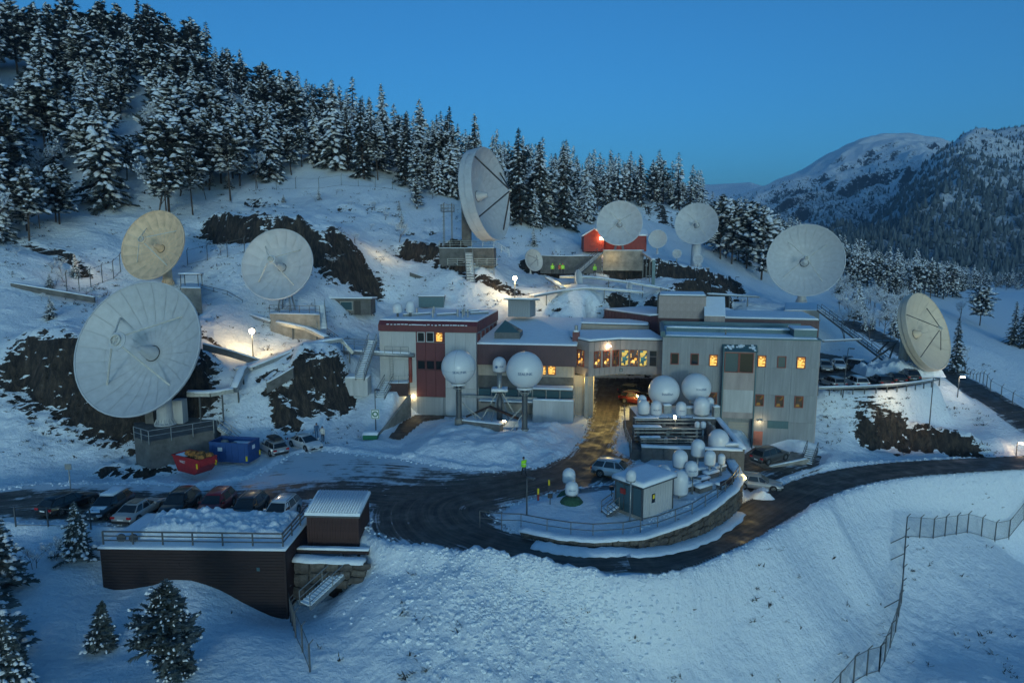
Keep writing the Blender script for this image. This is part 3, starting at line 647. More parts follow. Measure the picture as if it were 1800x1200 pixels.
for xx in (x0 + .06, x1 - .06): pbox('bay_post', (xx, -.46, (zz(612) + zz(790)) / 2), (.14, .98, zz(612) - zz(790)), 'teal_metal', T)
part('bay_roof', MB().extr([(-1.05, zz(618)), (0, zz(618) + .75), (0, zz(618))], 'x', x0 - .1, x1 + .1), 'teal_metal', T)
for k in range(22):
    yy = -random.uniform(.15, .9); o = pbox('bay_roof_snow', (random.uniform(x0 + .1, x1 - .1), yy, zz(618) + .05 + (1.05 + yy) * .714), (.28, .22, .05), 'snow', T); o.rotation_euler = (R(35), 0, 0)
for u, pn in ((1286, 'glass_blue'), (1312, 'glass_dark')): window(T, F.loc(u, 637, -.9)[0], -.86, zz(637), bw * .43, zz(620) - zz(655), pn, 'red_frame', t=.08)
pbox('bay_panel', (xm, -.88, zz(705)), (bw - .45, .05, zz(686) - zz(725)), 'wall_white', T)
x, z = F.loc(1297, 764); g = pbox('garage_door', (x, -.05, z), (F.loc(1316, 764)[0] - F.loc(1280, 764)[0], .1, F.loc(1297, 742)[1] - F.loc(1297, 787)[1]), 'wall_beige', T)
gs = MB()
for k in range(7): gs.box((0, -.06, -1.4 + k * .45), (2.5, .03, .04))
part('door_rib', gs, 'galv', g)
x, z = F.loc(1332, 772); d = pbox('door', (x, -.06, z), (1.05, .1, 2.05), 'door_red', T); pbox('door_handle', (-.4, -.08, 0), (.12, .05, .05), 'galv_dark', d); pbox('kick_plate', (0, -.06, -.85), (1.0, .02, .3), 'galv', d)
x, z = F.loc(1367, 746); pbox('sign_board', (x, -.05, z), (2.4, .06, .92), 'teal_metal', T)
x, z = F.loc(1335, 739); wl_ = pbox('wall_lamp', (x, -.16, z), (.4, .22, .12), 'galv_dark', T)
lamp('door_light', F.w(x, -.5, z - .15), 45, r=.1)
GREYF = F
# --- bridge block over the driveway
bz0, bz1 = 5.6, 10.0; bp = [W(1003, 652, z=bz0), W(1035, 661.5, z=bz0), W(1090, 656.5, z=bz0), W(1167, 659, z=bz0)]
T = thing('bridge_block', 'pinkish panelled link building with long lit windows spanning the driveway', 'building', (bp[0].x, bp[0].y, bz0), 0)
L = [Vector((p.x - bp[0].x, p.y - bp[0].y)) for p in bp]; bh = bz1 - bz0; back = 7.0
poly = [tuple(p) for p in L] + [(L[3].x, L[3].y + back), (L[0].x, L[3].y + back)]
inn = [(p.x, p.y + .12) for p in L] + poly[4:]
part('wall', MB().prism(inn, .02, bh - .05), 'wall_pink', T)
part('soffit', MB().prism([(p.x, p.y + .1) for p in L] + poly[4:], -.06, 0.0), 'wall_beige', T)
part('roof_edge', MB().prism([(p.x, p.y - .12) for p in L] + poly[4:], bh - .03, bh + .10), 'galv_dark', T)
snow_slab('roof_snow', [(p.x, p.y - .05) for p in L] + [(L[3].x, L[3].y + back + 2), (L[0].x, L[3].y + back + 2)], bh + .10, .26, T)
def seg_xy(i, t, off=0.0):
    a, b = L[i], L[i + 1]; d = (b - a).normalized(); p = a.lerp(b, t); return p.x + d.y * off, p.y - d.x * off, math.atan2(d.y, d.x)
for i, n in ((0, 3), (1, 6), (2, 8)):
    lw = (L[i + 1] - L[i]).length / n
    for k in range(n):
        for z0, z1 in ((0, 1.02), (3.17, bh - .04)):
            x, y, r = seg_xy(i, (k + .5) / n, .0); pbox('cladding_panel', (x, y + .04, (z0 + z1) / 2), (lw - .05, .07, z1 - z0 - .03), 'wall_pink', T, r)
def segpx(u):      # facade position below photo column u
    for i in range(3):
        a, b = bp[i], bp[i + 1]; k = (u - 900) / FPX; 
        ca, cb = a.x - k * (a.y + 2.2), b.x - k * (b.y + 2.2)   # allowance for the pitch
        if ca <= 0 <= cb or i == 2: return i, min(max(-ca / (cb - ca), 0), 1)
for u, w_, pane, mu in ((1020, 1.35, 'room_busy', 1), (1048, .95, 'room_busy', 1), (1064, .95, 'room_busy', 1), (1080, .95, 'room_dim', 1), (1096, 1.0, 'room_cool', 0), (1112, 1.0, 'room_busy', 0), (1128, 1.0, 'room_cool', 0), (1145, 1.0, 'glass_dark', 0)):
    i, t = segpx(u); x, y, r = seg_xy(i, t, .04); window(T, x, y + .07, 2.1, w_, 2.1, pane, 'red_frame' if pane != 'glass_dark' else 'wall_pink', mu, 1, t=.07, rz=r)
i, t = segpx(1090); x, y, r = seg_xy(i, t, .09); o = pbox('vent', (x, y, .5), (.42, .08, .42), 'galv_dark', T, r); part('fan', MB().lathe([(.0, .0), (.13, .0), (.13, .03)], 10), 'galv', o, mtx=Matrix.Translation((0, -.06, 0)) @ Matrix.Rotation(R(90), 4, 'X'))
i, t = segpx(1066); x, y, r = seg_xy(i, t, .25); o = pbox('floodlight', (x, y, 3.75), (.45, .35, .14), 'bulb', T, r); lamp('flood', (bp[0].x + x, bp[0].y + y - .3, bz0 + 3.5), 30, r=.1)
for u in (1030, 1160):
    p = W(u, 700, Y=bp[1].y + .3); pbox('column', (p.x - bp[0].x, p.y - bp[0].y, -bz0 / 2), (.42, .42, bz0), 'wall_beige', T)
lamp('passage_light', (bp[2].x - 1.5, bp[2].y + 2.6, bz0 - .35), 1300, (1, .74, .22), r=.2); lamp('passage_light', (bp[1].x + .6, bp[1].y + 2.0, bz0 - .45), 420, (1, .74, .22), r=.2)
for q in (-1.5,): pbox('ceiling_lamp', (bp[2].x + q - bp[0].x, bp[2].y + 2.6 - bp[0].y, -.14), (1.2, .2, .1), 'bulb', T)
BR = bp
# --- middle block with the big snow roof
A = W(836, 700, Y=88.0); B = W(1008, 700, Y=86.2); F = Face(A, B, 0.0)
T = thing('middle_block', 'low block with big smooth snow roof above a dark maroon skirt', 'building', F.a, F.rz)
def zm(v, off=0): return F.loc(920, v, off)[1]
z1, z2, z3, z4 = zm(606, -.5), zm(640), zm(661), zm(695); D = 15
part('wall', MB().box((F.len / 2, D / 2, z1 / 2 - .2), (F.len, D, z1 + .2)), 'wall_beige', T)
part('base_wall', MB().box((F.len / 2, .02, (z4 + z3) / 2), (F.len - .02, .2, z3 - z4)), 'concrete_dark', T)
for k in range(24): pbox('wall_batten', (F.len * (k + .5) / 24, -.03, (z2 + z3) / 2), (.07, .07, z2 - z3), 'wall_beige', T)
part('skirt', MB().extr([(-.10, z2 - .05), (-.75, z2 - .05), (-.55, z1), (0, z1 + .02), (.0, z2)], 'x', -.05, F.len + .35), 'maroon_dark', T)
for k in range(30): 
    o = pbox('skirt_rib', (F.len * (k + .5) / 30, -.68, (z1 + z2) / 2), (.05, .05, z1 - z2 - .04), 'maroon_dark', T); o.rotation_euler = (R(-5), 0, 0)
part('side_wall', MB().box((F.len + .02, D / 2, z1 / 2), (.1, D, z1 - .1)), 'wall_pink', T)
zb = F.loc(920, 561, D)[1]
snow_slab('roof_snow', [(-.0, -.6), (F.len + .4, -.6), (F.len + .4, D + 2), (1.8, D + 2)], [z1, z1, zb, zb], .22, T)
for u, lit in ((955, 'room_amber'), (970, 'room_amber')): x, z = F.loc(u, 650); window(T, x, -.05, z, 1.05 if u == 970 else .8, 1.25, lit, 'red_frame')
for u, n in ((1008, 0),): 
    x, z = F.loc(1013, 575, 1.5); o = pbox('chimney', (x, 1.5, z1 + .9), (.9, .9, 1.3), 'maroon', T); pbox('chimney_cap', (0, 0, .75), (.6, .6, .25), 'snow', o); part('flue', MB().tube([(0, 0, .8), (0, 0, 1.5)], .22, 10), 'galv', o)
MIDF = F
# yellow doorway under the bridge, left side
p0 = W(1004, 735, z=0.1); p1 = W(1030, 722, z=0.1)
Fd = Face(p0, (p1.x, p1.y), 0.0)
dr = pbox('passage_wall', (F.len + 1.2, 3.2, 2.7), (2.6, 5.0, 5.4), 'wall_beige', T); 
dd = pbox('garage_door', (.0, -2.55, -.4), (2.1, .1, 3.4), 'wall_beige', dr, label='sheeted door lit yellow under the link building')
lamp('door_light', F.w(F.len + 1.2, -1.0, 5.1), 95, (1, .74, .2), r=.12)
rb = MB()
for k in range(9): rb.box((-.95 + k * .24, -2.62, -.4), (.04, .05, 3.3))
part('door_rib', rb, 'galv', dr)
# terrace with glass screens in front of the middle block
T = thing('terrace', 'concrete terrace with snow-topped parapet and glass screens in front of the middle block', 'terrace', F.w(0, 0, 0), F.rz)
part('parapet_wall', MB().prism([(F.len * .62, -3.6), (F.len + .2, -3.6), (F.len + .2, -3.2), (F.len * .62, -3.2)], -.2, 2.9), 'wall_white', T)
part('side_parapet', MB().prism([(F.len - .1, -3.2), (F.len + .2, -3.2), (F.len + .2, -.2), (F.len - .1, -.2)], -.2, 2.9), 'wall_white', T)
snow_slab('parapet_snow', [(F.len * .62, -3.62), (F.len + .22, -3.62), (F.len + .22, -3.1), (F.len * .62, -3.1)], 2.9, .16, T)
part('deck', MB().box((F.len * .55, -1.7, 2.35), (F.len * .9, 3.0, .2)), 'concrete_dark', T); snow_slab('deck_snow', [(1, -3.1), (F.len - .2, -3.1), (F.len - .2, -.3), (1, -.3)], 2.45, .14, T)
for k in range(7): pbox('glass_screen', (1.6 + k * 1.75, -2.0, 3.25), (1.55, .05, 1.15), 'glass_blue', T)
for k in range(8): pbox('post', (.75 + k * 1.75, -2.0, 3.2), (.09, .09, 1.7), 'galv', T)
part('canopy', MB().box((F.len * .8, -1.9, 4.15), (5.2, 2.0, .09)), 'galv', T); snow_slab('canopy_snow', [(F.len * .8 - 2.6, -2.9), (F.len * .8 + 2.6, -2.9), (F.len * .8 + 2.6, -.9), (F.len * .8 - 2.6, -.9)], 4.2, .13, T)
part('girder', MB().box((F.len * .28, -3.0, 3.0), (F.len * .75, .3, .3)), 'galv', T)
# --- maroon and white block on the left
Z0 = 0.0; A = W(670, 700, Y=88.6); B = W(838, 700, Y=86.6); F = Face(A, B, Z0)
T = thing('maroon_white_block', 'three-storey block with maroon fascia, white wall panels and maroon window column', 'building', F.a, F.rz)
zt = F.loc(750, 566)[1]; zf = F.loc(750, 583)[1]; D = 15.5
x1, x2 = F.loc(732, 640)[0], F.loc(783, 640)[0]; Lw = F.len
part('wall', MB().box((Lw / 2, D / 2, zf / 2), (Lw - .1, D - .1, zf)), 'wall_grey', T)
part('fascia', MB().extr([(-.14, zf), (-.14, zt - .45), (.45, zt + .1), (D, zt + .1), (D, zf)], 'x', -.1, Lw + .1), 'maroon', T)
for k in range(26): pbox('fascia_rib', (Lw * (k + .5) / 26, -.16, (zf + zt - .45) / 2), (.05, .05, zt - .45 - zf), 'maroon', T)
for k in range(16): pbox('side_rib', (Lw + .12, D * (k + .5) / 16, (zf + zt) / 2), (.05, .05, zt - zf), 'maroon', T)
for xa, xb, n in ((0, x1, 3), (x2, Lw, 3)):
    for k in range(n):
        w_ = (xb - xa) / n
        for j in range(3): hh = (zf - .05) / 3; pbox('wall_panel', (xa + w_ * (k + .5), -.04, hh * (j + .5)), (w_ - .02, .1, hh - .03), 'wall_white', T)
zc = lambda v: F.loc(757, v)[1]
for va, vb in ((602, 633), (650, 697)):
    for k in range(3): w_ = (x2 - x1) / 3; pbox('maroon_panel', (x1 + w_ * (k + .5), -.05, (zc(va) + zc(vb)) / 2), (w_ - .03, .12, zc(va) - zc(vb) - .02), 'maroon', T)
for k, u in enumerate((740.5, 756.5, 772.5)): 
    x, z = F.loc(u, 592); window(T, x, -.06, z, 1.02, 1.3, ('glass_dark', 'glass_dark', 'room_amber')[k], 'wall_white' if k < 2 else 'maroon', t=.09)
    window(T, x, -.06, zc(641), 1.08, 1.2, 'glass_dark', 'maroon', t=.06)
for v, (a, b) in ((592, (x1, x2)),): pbox('window_band', ((x1 + x2) / 2, -.02, zc(592)), (x2 - x1, .08, zc(583) - zc(601.5)), 'maroon', T)
pbox('window_band', ((x1 + x2) / 2, -.02, zc(641.5)), (x2 - x1, .08, zc(633) - zc(650)), 'maroon_dark', T)
gx, gz = F.loc(756.5, 714); g = pbox('garage_door', (gx, -.06, gz), (F.loc(780, 714)[0] - F.loc(734, 714)[0], .12, zc(698) - zc(731)), 'wall_grey', T)
for k in range(5): pbox('door_section', (0, -.07, -1.0 + k * .5), (3.2, .03, .46), 'wall_grey', g)
x, z = F.loc(728, 715); d = pbox('door', (x, -.1, z - .15), (.9, .08, 2.05), 'wall_white', T); pbox('door_handle', (.32, -.06, 0), (.1, .05, .05), 'galv_dark', d)
x, z = F.loc(727, 696); pbox('wall_lamp', (x, -.28, z), (.25, .2, .25), 'bulb', T); lamp('garage_light', F.w(x, -.6, z - .1), 30, (1, .66, .15), r=.1)
for k in range(5):      # windows along the side wall
    y = 1.6 + k * 2.9; window(T, Lw + .02, y, zf - 1.0, 1.4, 1.5, 'glass_dark', 'maroon', 1, t=.1, rz=R(90))
snow_slab('roof_snow', [(-.05, .45), (Lw + .05, .45), (Lw + .05, D), (-.05, D)], zt + .1, .2, T, lump=.03)
lip = MB()
for k in range(22): lip.box((1.2 + k * (Lw - 2) / 22, -.06, zt - .36 + random.uniform(-.03, .03)), (random.uniform(.2, .55), .2, .1))
part('fascia_snow', lip, 'snow', T)
vm = MB()
for k, (x, y) in enumerate(((6.4, 3), (3.6, 5), (9.5, 4.2), (10.2, 4.2), (10.9, 4.2), (9.9, 6.5), (5.2, 8))): part('roof_pipe', MB().tube([(x, y, zt + .1), (x, y, zt + 1.3)], .13, 8), 'galv', T)
for k, (x, y) in enumerate(((2.2, 3.4), (3.0, 4.2), (6.6, 4.4), (10.6, 7.0), (8.8, 9))): 
    o = part('roof_duct', MB().bar((0, 0, zt + .45), (2.2, 1.9, zt + .45), .3), 'galv', T, loc=(x, y, 0)); part('duct_snow', MB().bar((0, 0, zt + .65), (2.2, 1.9, zt + .65), .28, .12), 'snow', o)
# roof domes, ducts and the ladder on the front
x, z = F.loc(707, 622); dt = part('wall_duct', MB().tube([(x - 8.2, -.9, z + .25), (x - 4, -.9, z + .1), (x + 1.9, -.9, z)], .28, 10), 'galv', T, smooth=True)
part('duct_snow', MB().tube([(x - 8.1, -.9, z + .47), (x - 4, -.9, z + .32), (x + 1.3, -.9, z + .22)], .2, 8), 'snow', dt, smooth=True)
xd, zd = F.loc(724, 670); part('downpipe', MB().tube([(xd, -.55, z + .1), (xd, -.55, zd)], .24, 10), 'red_frame', T, smooth=True)
xl, zl = F.loc(690, 664); lb = MB()
for k in (-.22, .22): lb.bar((xl + k, -.3, zl), (xl + k, -.3, z + .2), .05)
for k in range(11): lb.bar((xl - .22, -.3, zl + .2 + k * .34), (xl + .22, -.3, zl + .2 + k * .34), .035)
part('ladder', lb, 'galv', T)
part('catwalk', rail_mb([(xl - .6, -1.1, z + .2), (xl + 2.6, -1.1, z + .2)], .9, 1.1), 'galv', T)
LEFTF = F
roofz = zt + .1
def roof_dome(u, v, off, d, h, label):
    x, z = F.loc(u, v, off); p = F.w(x, off, roofz); t = thing('small_radome', label, 'radome', p, 0, 'small radomes on roofs'); part('stand', MB().tube([(0, 0, 0), (0, 0, .8)], .16, 8), 'galv_dark', t)
    part('dome', MB().lathe([(d * .42, .75), (d * .5, .8), (d * .5, .8 + h * .5)] + [(d * .5 * math.cos(a), .8 + h * .5 + d * .5 * math.sin(a)) for a in (.3, .6, .9, 1.2, 1.5, 1.57)], 18), 'radome', t, smooth=True); return t
roof_dome(699, 546, 3.0, 1.3, 1.3, 'squat white dome at the left end of the maroon block roof'); roof_dome(721, 540, 3.6, 1.2, 1.9, 'tall white dome on the maroon block roof beside the squat one')
# --- sunken courtyard skylight between the blocks
T = thing('skylight', 'teal glass skylight pyramid between maroon block and snow roof', 'skylight', W(893, 582, Y=90.5), F.rz)
part('frame', MB().prism([(-1.6, -1.4), (1.8, -1.4), (1.8, 1.4), (-1.6, 1.4)], -.9, .0), 'galv_dark', T)
for (a, b) in (((-1.6, -1.4), (1.8, -1.4)), ((1.8, -1.4), (1.8, 1.4)), ((1.8, 1.4), (-1.6, 1.4)), ((-1.6, 1.4), (-1.6, -1.4))): part('glass_face', MB().add([(*a, 0), (*b, 0), (-.4, 0, 1.5), (-.42, .02, 1.44)], [(0, 1, 2), (0, 3, 1)]), 'glass_blue', T)
# --- low maroon blocks behind
def flat_block(name, label, a, b, z0, z1, dep, wallm, ribs=0, snow=True, fz=None):
    f = Face(a, b, z0); t = thing(name, label, 'building', f.a, f.rz); h = z1 - z0
    part('wall', MB().box((f.len / 2, dep / 2, h / 2), (f.len, dep, h)), wallm, t)
    part('roof_edge', MB().box((f.len / 2, dep / 2, h + .05), (f.len + .2, dep + .2, .12)), 'galv_dark', t)
    for k in range(ribs): pbox('wall_rib', (f.len * (k + .5) / ribs, -.03, h / 2), (.06, .06, h - .04), wallm, t)
    if snow: snow_slab('roof_snow', [(.1, .1), (f.len - .1, .1), (f.len - .1, dep - .1), (.1, dep - .1)], h + .11, .22, t)
    return f, t
rz1 = 11.3
flat_block('rear_block', 'long low maroon block with snowy roof behind the grey block', W(1140, 560, Y=100), W(1440, 572, Y=95), 6.5, 11.55, 11, 'maroon_dark', 34)
flat_block('side_block', 'dark maroon flat-roofed block left of the rooftop plant room', W(1062, 549, Y=109), W(1142, 572, Y=99), 7.0, 11.75, 9, 'maroon_dark', 14)
flat_block('pink_annex', 'small pale pink annex with sloping snow roof behind the link building', W(1010, 575, Y=99.5), W(1140, 574, Y=97), 7.5, 10.6, 6, 'wall_beige', 0)
f, t = flat_block('plant_room', 'pinkish tiled plant room standing on the rear roof', W(1157, 560, Y=99.5), W(1240, 560, Y=98), 11.5, 14.7, 7, 'wall_pink', 0)
for i in range(7):
    for j in range(3): pbox('cladding_panel', (f.len * (i + .5) / 7, -.03, 3.2 * (j + .5) / 3), (f.len / 7 - .04, .06, 1.03), 'wall_pink', t)
pbox('louvre', (-.1, 3, 1.6), (.25, 5, 3.1), 'galv_dark', t)
f = Face(W(1238, 570, Y=96.2), W(1274, 571, Y=95.5), 10.2); t = thing('stair_hood', 'sloping pink stair hood with snow on its roof beside the plant room', 'stair hood', f.a, f.rz)
part('wall', MB().extr([(0, 0), (0, 1.9), (4.2, 4.2), (4.2, 0)], 'x', 0, f.len), 'wall_pink', t)
part('roof_snow', MB().extr([(-.1, 1.92), (-.1, 2.06), (4.2, 4.4), (4.2, 4.22)], 'x', -.05, f.len + .05), 'snow', t)
for k in range(7): pbox('wall_rib', (f.len * (k + .5) / 7, -.03, .95), (.05, .05, 1.85), 'wall_beige', t)
# --- grey roof hut, hill sheds and red cabin
def shed(name, label, a, b, z0, h, dep, wallm, over=.3, ribs=10, drop=.3, cat='shed', rz=None):
    f = Face(a, b, z0); t = thing(name, label, cat, f.a, f.rz)
    part('wall', MB().extr([(0, 0), (0, h), (dep, h - drop), (dep, 0)], 'x', 0, f.len), wallm, t)
    part('roof', MB().extr([(-over, h + drop * over / dep), (-over, h + .12 + drop * over / dep), (dep + over, h - drop + .12), (dep + over, h - drop)], 'x', -over, f.len + over), 'galv_dark', t)
    part('roof_snow', MB().extr([(-over + .03, h + .12 + drop * over / dep), (-over + .1, h + .33 + drop * over / dep), (dep + over - .1, h - drop + .33), (dep + over, h - drop + .12)], 'x', -over + .03, f.len + over - .03), 'snow', t)
    for k in range(ribs): pbox('wall_board', (f.len * (k + .5) / ribs, -.03, h / 2), (f.len / ribs - .03, .06, h - .06), wallm, t)
    return f, t
f, t = shed('grey_hut', 'grey boarded hut with overhanging snowy roof beside the bright lamp', W(893, 556, Y=101), W(932, 557, Y=100), 11.5, 2.5, 3, 'wall_grey', .55, 9, .25)
f, t = shed('hill_shed', 'dark low shed with window and snowy roof above the maroon block', W(578, 539, Y=103), W(652, 543, Y=103), 11.6, 2.35, 3.5, 'concrete_dark', .3, 0, .2); window(t, f.len * .42, 0, 1.35, 1.9, 1.4, 'glass_blue', 'galv'); pbox('door', (f.len * .68, -.04, 1.05), (.95, .08, 2.1), 'plastic_black', t)
f, t = shed('teal_container', 'dark teal container shed at the foot of the rock behind the roof', W(736, 536, Y=108), W(780, 536, Y=108), 12.3, 1.6, 3, 'teal_metal', .1, 6, .1)
pc = W(1026, 438, Y=139); pd_ = W(1138, 441, Y=139); zc0 = (pc.z + pd_.z) / 2 - .3
f = Face(pc, pd_, zc0); T = thing('red_cabin', 'red wooden cabin with gabled snowy roof behind the lit dish', 'cabin', f.a, f.rz); wg = f.loc(1062, 430)[0]; h = f.loc(1045, 414)[1]; hp = f.loc(1042, 403)[1]
part('gable_wall', MB().extr([(0, 0), (0, h), (wg / 2, hp), (wg, h), (wg, 0)], 'y', 0, 5), 'red_paint', T)
part('side_wall', MB().box((wg + (f.len - wg) / 2, 3.1, h * .5), (f.len - wg, 4, h)), 'red_paint', T)
for s in (-1, 1):
    n_ = 'roof'; e = wg / 2 + s * (wg / 2 + .4); sl = (hp - h) / (wg / 2); part('roof', MB().extr([(wg / 2, hp), (wg / 2, hp + .3), (e, h + .3 - .4 * sl), (e, h - .4 * sl)], 'y', -.5, 5.3), 'snow', T)
part('roof', MB().extr([(.8, h - .05), (.8, h + .25), (3.4, h + 1.35), (5.6, h + .25), (5.6, h - .05)], 'x', wg + .1, f.len + .3), 'snow', T)
for k in range(9): pbox('wall_board', (wg * (k + .5) / 9, -.04, h / 2), (wg / 9 - .03, .06, h - .1), 'red_paint', T)
for k in range(9): pbox('side_board', (wg + (f.len - wg) * (k + .5) / 9, 1.06, h / 2), ((f.len - wg) / 9 - .03, .06, h - .15), 'red_paint', T)
window(T, wg * .45, 0, h * .5, 1.1, 1.0, 'glass_dark', 'red_paint')
p = f.w(wg + .4, .2, h - .3); pl_ = W(1057, 419, Y=138); pbox('wall_lamp', (f.loc(1057, 419)[0], -.3, f.loc(1057, 419)[1]), (.55, .35, .55), 'bulb', T); lamp('cabin_light', f.w(f.loc(1057, 419)[0], -1.3, f.loc(1057, 419)[1]), 230, (1, .6, .22), r=.3)
# ------------------------------------------------------------------ satellite dishes
def axis_vec(th, el): th, el = R(th), R(el); return Vector((math.sin(th) * math.cos(el), -math.cos(th) * math.cos(el), math.sin(el)))
def frame(c, ax):
    z = ax.normalized(); x = Vector((0, 0, 1)).cross(z).normalized(); y = z.cross(x)
    return Matrix((( x.x, y.x, z.x, c[0]), (x.y, y.y, z.y, c[1]), (x.z, y.z, z.z, c[2]), (0, 0, 0, 1)))
def dish(label, c, Rd, th, el, base, mface='dish_white', n=20, mstrut='light_strut', skirt=0.0, fd=0.36, sub=(.62, .13), cone=.30, ped='column', pr=.8, group='large satellite dishes', roll=45, name='satellite_dish', tiers=(.14, .56, 1.0), strutr=.055, struts=4, strut_at=.72):
    base = Vector(base); ax = axis_vec(th, el); t = thing(name, label, 'satellite dish', base, 0, group)
    c = Vector(c) - base; F_ = frame(c, ax); dep = lambda r: r * r / (4 * fd * 2 * Rd)
    d0 = dep(Rd); F0 = F_ @ Matrix.Translation((0, 0, -d0))          # vertex frame; rim plane at c
    prof = [(0.02, -.14)] + [(Rd * k / 8, dep(Rd * k / 8) - .14) for k in range(1, 9)] + [(Rd + .05, d0 - .12), (Rd + .05, d0 + .03), (Rd - .03, d0 + .03)]
    if skirt: prof = [(.02, -.14), (Rd * .5, -.1)] + [(Rd * .97, d0 - skirt), (Rd + .05, d0 - skirt * .9), (Rd + .05, d0 + .05), (Rd - .05, d0 + .05)]
    sh = part('back_shell', MB().lathe(prof, 48), 'dish_back' if not skirt else mface, t, smooth=False, mtx=F0)
    if skirt:
        for k in range(14):
            a0 = 2 * PI * k / 14 + .006; a1 = 2 * PI * (k + 1) / 14 - .006
            part('skirt_panel', MB().lathe([(Rd * .97 + .06, d0 - skirt * .93), (Rd + .10, d0 - skirt * .47 - .02)], 4, a0=a0, a1=a1), mface, sh); part('skirt_panel', MB().lathe([(Rd + .105, d0 - skirt * .47 + .02), (Rd + .10, d0)], 4, a0=a0, a1=a1), mface, sh)
    for i in range(len(tiers) - 1):
        r0, r1 = Rd * tiers[i], Rd * tiers[i + 1] - .02; g = .016
        m = MB(); K = 4
        for k in range(K + 1):
            r = r0 + (r1 - r0) * k / K; w = PI / n - g / r
            for a in (-w, -w / 3, w / 3, w): m.v.append((r * math.cos(a), r * math.sin(a), dep(r) + .01))
        for k in range(K):
            for j in range(3): q = k * 4 + j; m.f.append((q, q + 1, q + 5, q + 4))
        me = m.mesh('reflector_panel', True); me.materials.append(M(mface))
        for k in range(n): part('reflector_panel', me, None, t, mtx=F0 @ Matrix.Rotation(2 * PI * (k + .5) / n, 4, 'Z'))
    part('hub', MB().lathe([(.02, .02), (Rd * tiers[0], dep(Rd * tiers[0]) + .02)], 24), mface, t, mtx=F0)
    part('rim', MB().lathe([(Rd - .05, d0 - .02), (Rd - .05, d0 + .06), (Rd + .09, d0 + .06), (Rd + .09, d0 - .16), (Rd - .05, d0 - .02)], 48), mface, t, mtx=F0)
    if cone:
        h = cone * Rd; part('feed_cone', MB().lathe([(Rd * .115, 0), (Rd * .105, h * .25), (Rd * .045, h), (Rd * .04, h + .02), (0, h + .02)], 20), mface, t, smooth=True, mtx=F0)
        part('feed_ring', MB().lathe([(Rd * .125, .02), (Rd * .125, .1), (Rd * .108, .12)], 20), 'dark_strut', t, mtx=F0)
    zs = Rd * sub[0] + d0 * .3; rs = Rd * sub[1]
    if rs:
        so = part('subreflector', MB().lathe([(0, zs - rs * .32), (rs * .6, zs - rs * .18), (rs, zs + .02), (rs, zs + .10), (rs * .6, zs + .16), (0, zs + .18)], 24), mface, t, mtx=F0)
        rg = MB().lathe([(rs * .62, zs + .16), (rs * .62, zs + .42), (rs * .5, zs + .42), (rs * .5, zs + .16)], 16)
        for k in range(6): a = PI * k / 3; rg.bar((rs * .55 * math.cos(a), rs * .55 * math.sin(a), zs + .3), (0, 0, zs + .3), .05)
        part('sub_mount', rg, 'light_strut', so)
    for k in range(struts):
        a = R(roll) + k * 2 * PI / struts; rr = Rd * strut_at
        part('strut', MB().tube([(rr * math.cos(a), rr * math.sin(a), dep(rr) + .02), (rs * .7 * math.cos(a), rs * .7 * math.sin(a), zs + .12)], strutr, 6), mstrut, t, mtx=F0)
    hub = c - ax * (d0 + .35 * Rd * .5 + (skirt * .3)); bk = MB()
    for k in range(8):
        a = 2 * PI * k / 8; rr = Rd * .55; p = F0 @ Vector((rr * math.cos(a), rr * math.sin(a), dep(rr) - .2)); bk.bar(hub, p, .12)
    bk.box(hub, (pr * 1.3, pr * 1.3, pr * 1.3)); part('backing_frame', bk, 'galv_dark', t)
    top = Vector((0, 0, hub.z))
    if ped == 'column': part('pedestal', MB().lathe([(pr * 1.35, 0), (pr * 1.35, .12), (pr, .25), (pr * .85, hub.z * .6), (pr * .8, hub.z)], 20, c=(hub.x, hub.y, 0)), mface if Rd > 1 else 'galv', t, smooth=False)
    elif ped == 'frame':
        q = MB()
        for sx in (-1, 1):
            for sy in (-1, 1): q.bar((hub.x + sx * pr * 1.6, hub.y + sy * pr * 1.6, 0), hub, .16)
        part('pedestal', q, 'galv', t)
    elif ped == 'dark': part('pedestal', MB().box((hub.x, hub.y, hub.z / 2), (pr * 1.7, pr * 1.7, hub.z)), 'concrete_dark', t)
    if pr > .6 and ped == 'column':
        bl = MB()
        for k in range(16): a = 2 * PI * k / 16; bl.bar((hub.x + pr * 1.3 * math.cos(a), hub.y + pr * 1.3 * math.sin(a), .12), (hub.x + pr * .95 * math.cos(a), hub.y + pr * .95 * math.sin(a), .7), .07)
        part('base_gusset', bl, mface, t)
    return t, hub + base
D1, _ = dish('largest white dish at the left, standing on the concrete platform above the skips', W(240, 611, Y=69.6), 7.15, -11, 23, W(284, 747, Y=72.6), n=24, pr=.85, roll=47, strutr=.10, tiers=(.13, .34, .67, 1.0))
dish('cream dish with streaked face partly behind the largest white dish', W(268, 430, Y=98), 5.1, -14, 20, W(285, 500, Y=100.5), 'dish_cream', n=18, pr=.7, roll=40, strutr=.07)
dish('round white dish on the concrete platform left of the maroon block', W(487, 464, Y=93), 4.92, -5, 19, W(497, 548, Y=95.5), n=18, pr=.6, roll=40, ped='frame', strutr=.075)
dish('huge deep-rimmed white dish turned sideways in front of the forest', W(864, 341, Y=119), 7.8, 68, 8, W(806, 433, Y=121.5), n=22, pr=.95, roll=35, mstrut='dark_strut', skirt=2.5, strutr=.14, ped='dark', cone=.25, sub=(.66, .05), strut_at=.93)
dish('white dish standing in front of the red cabin', W(1089, 392, Y=132), 4.27, -9, 13, W(1087, 444, Y=134.2), n=16, pr=.55, roll=40, ped='frame', sub=(.55, .09), cone=.2, strutr=.04)
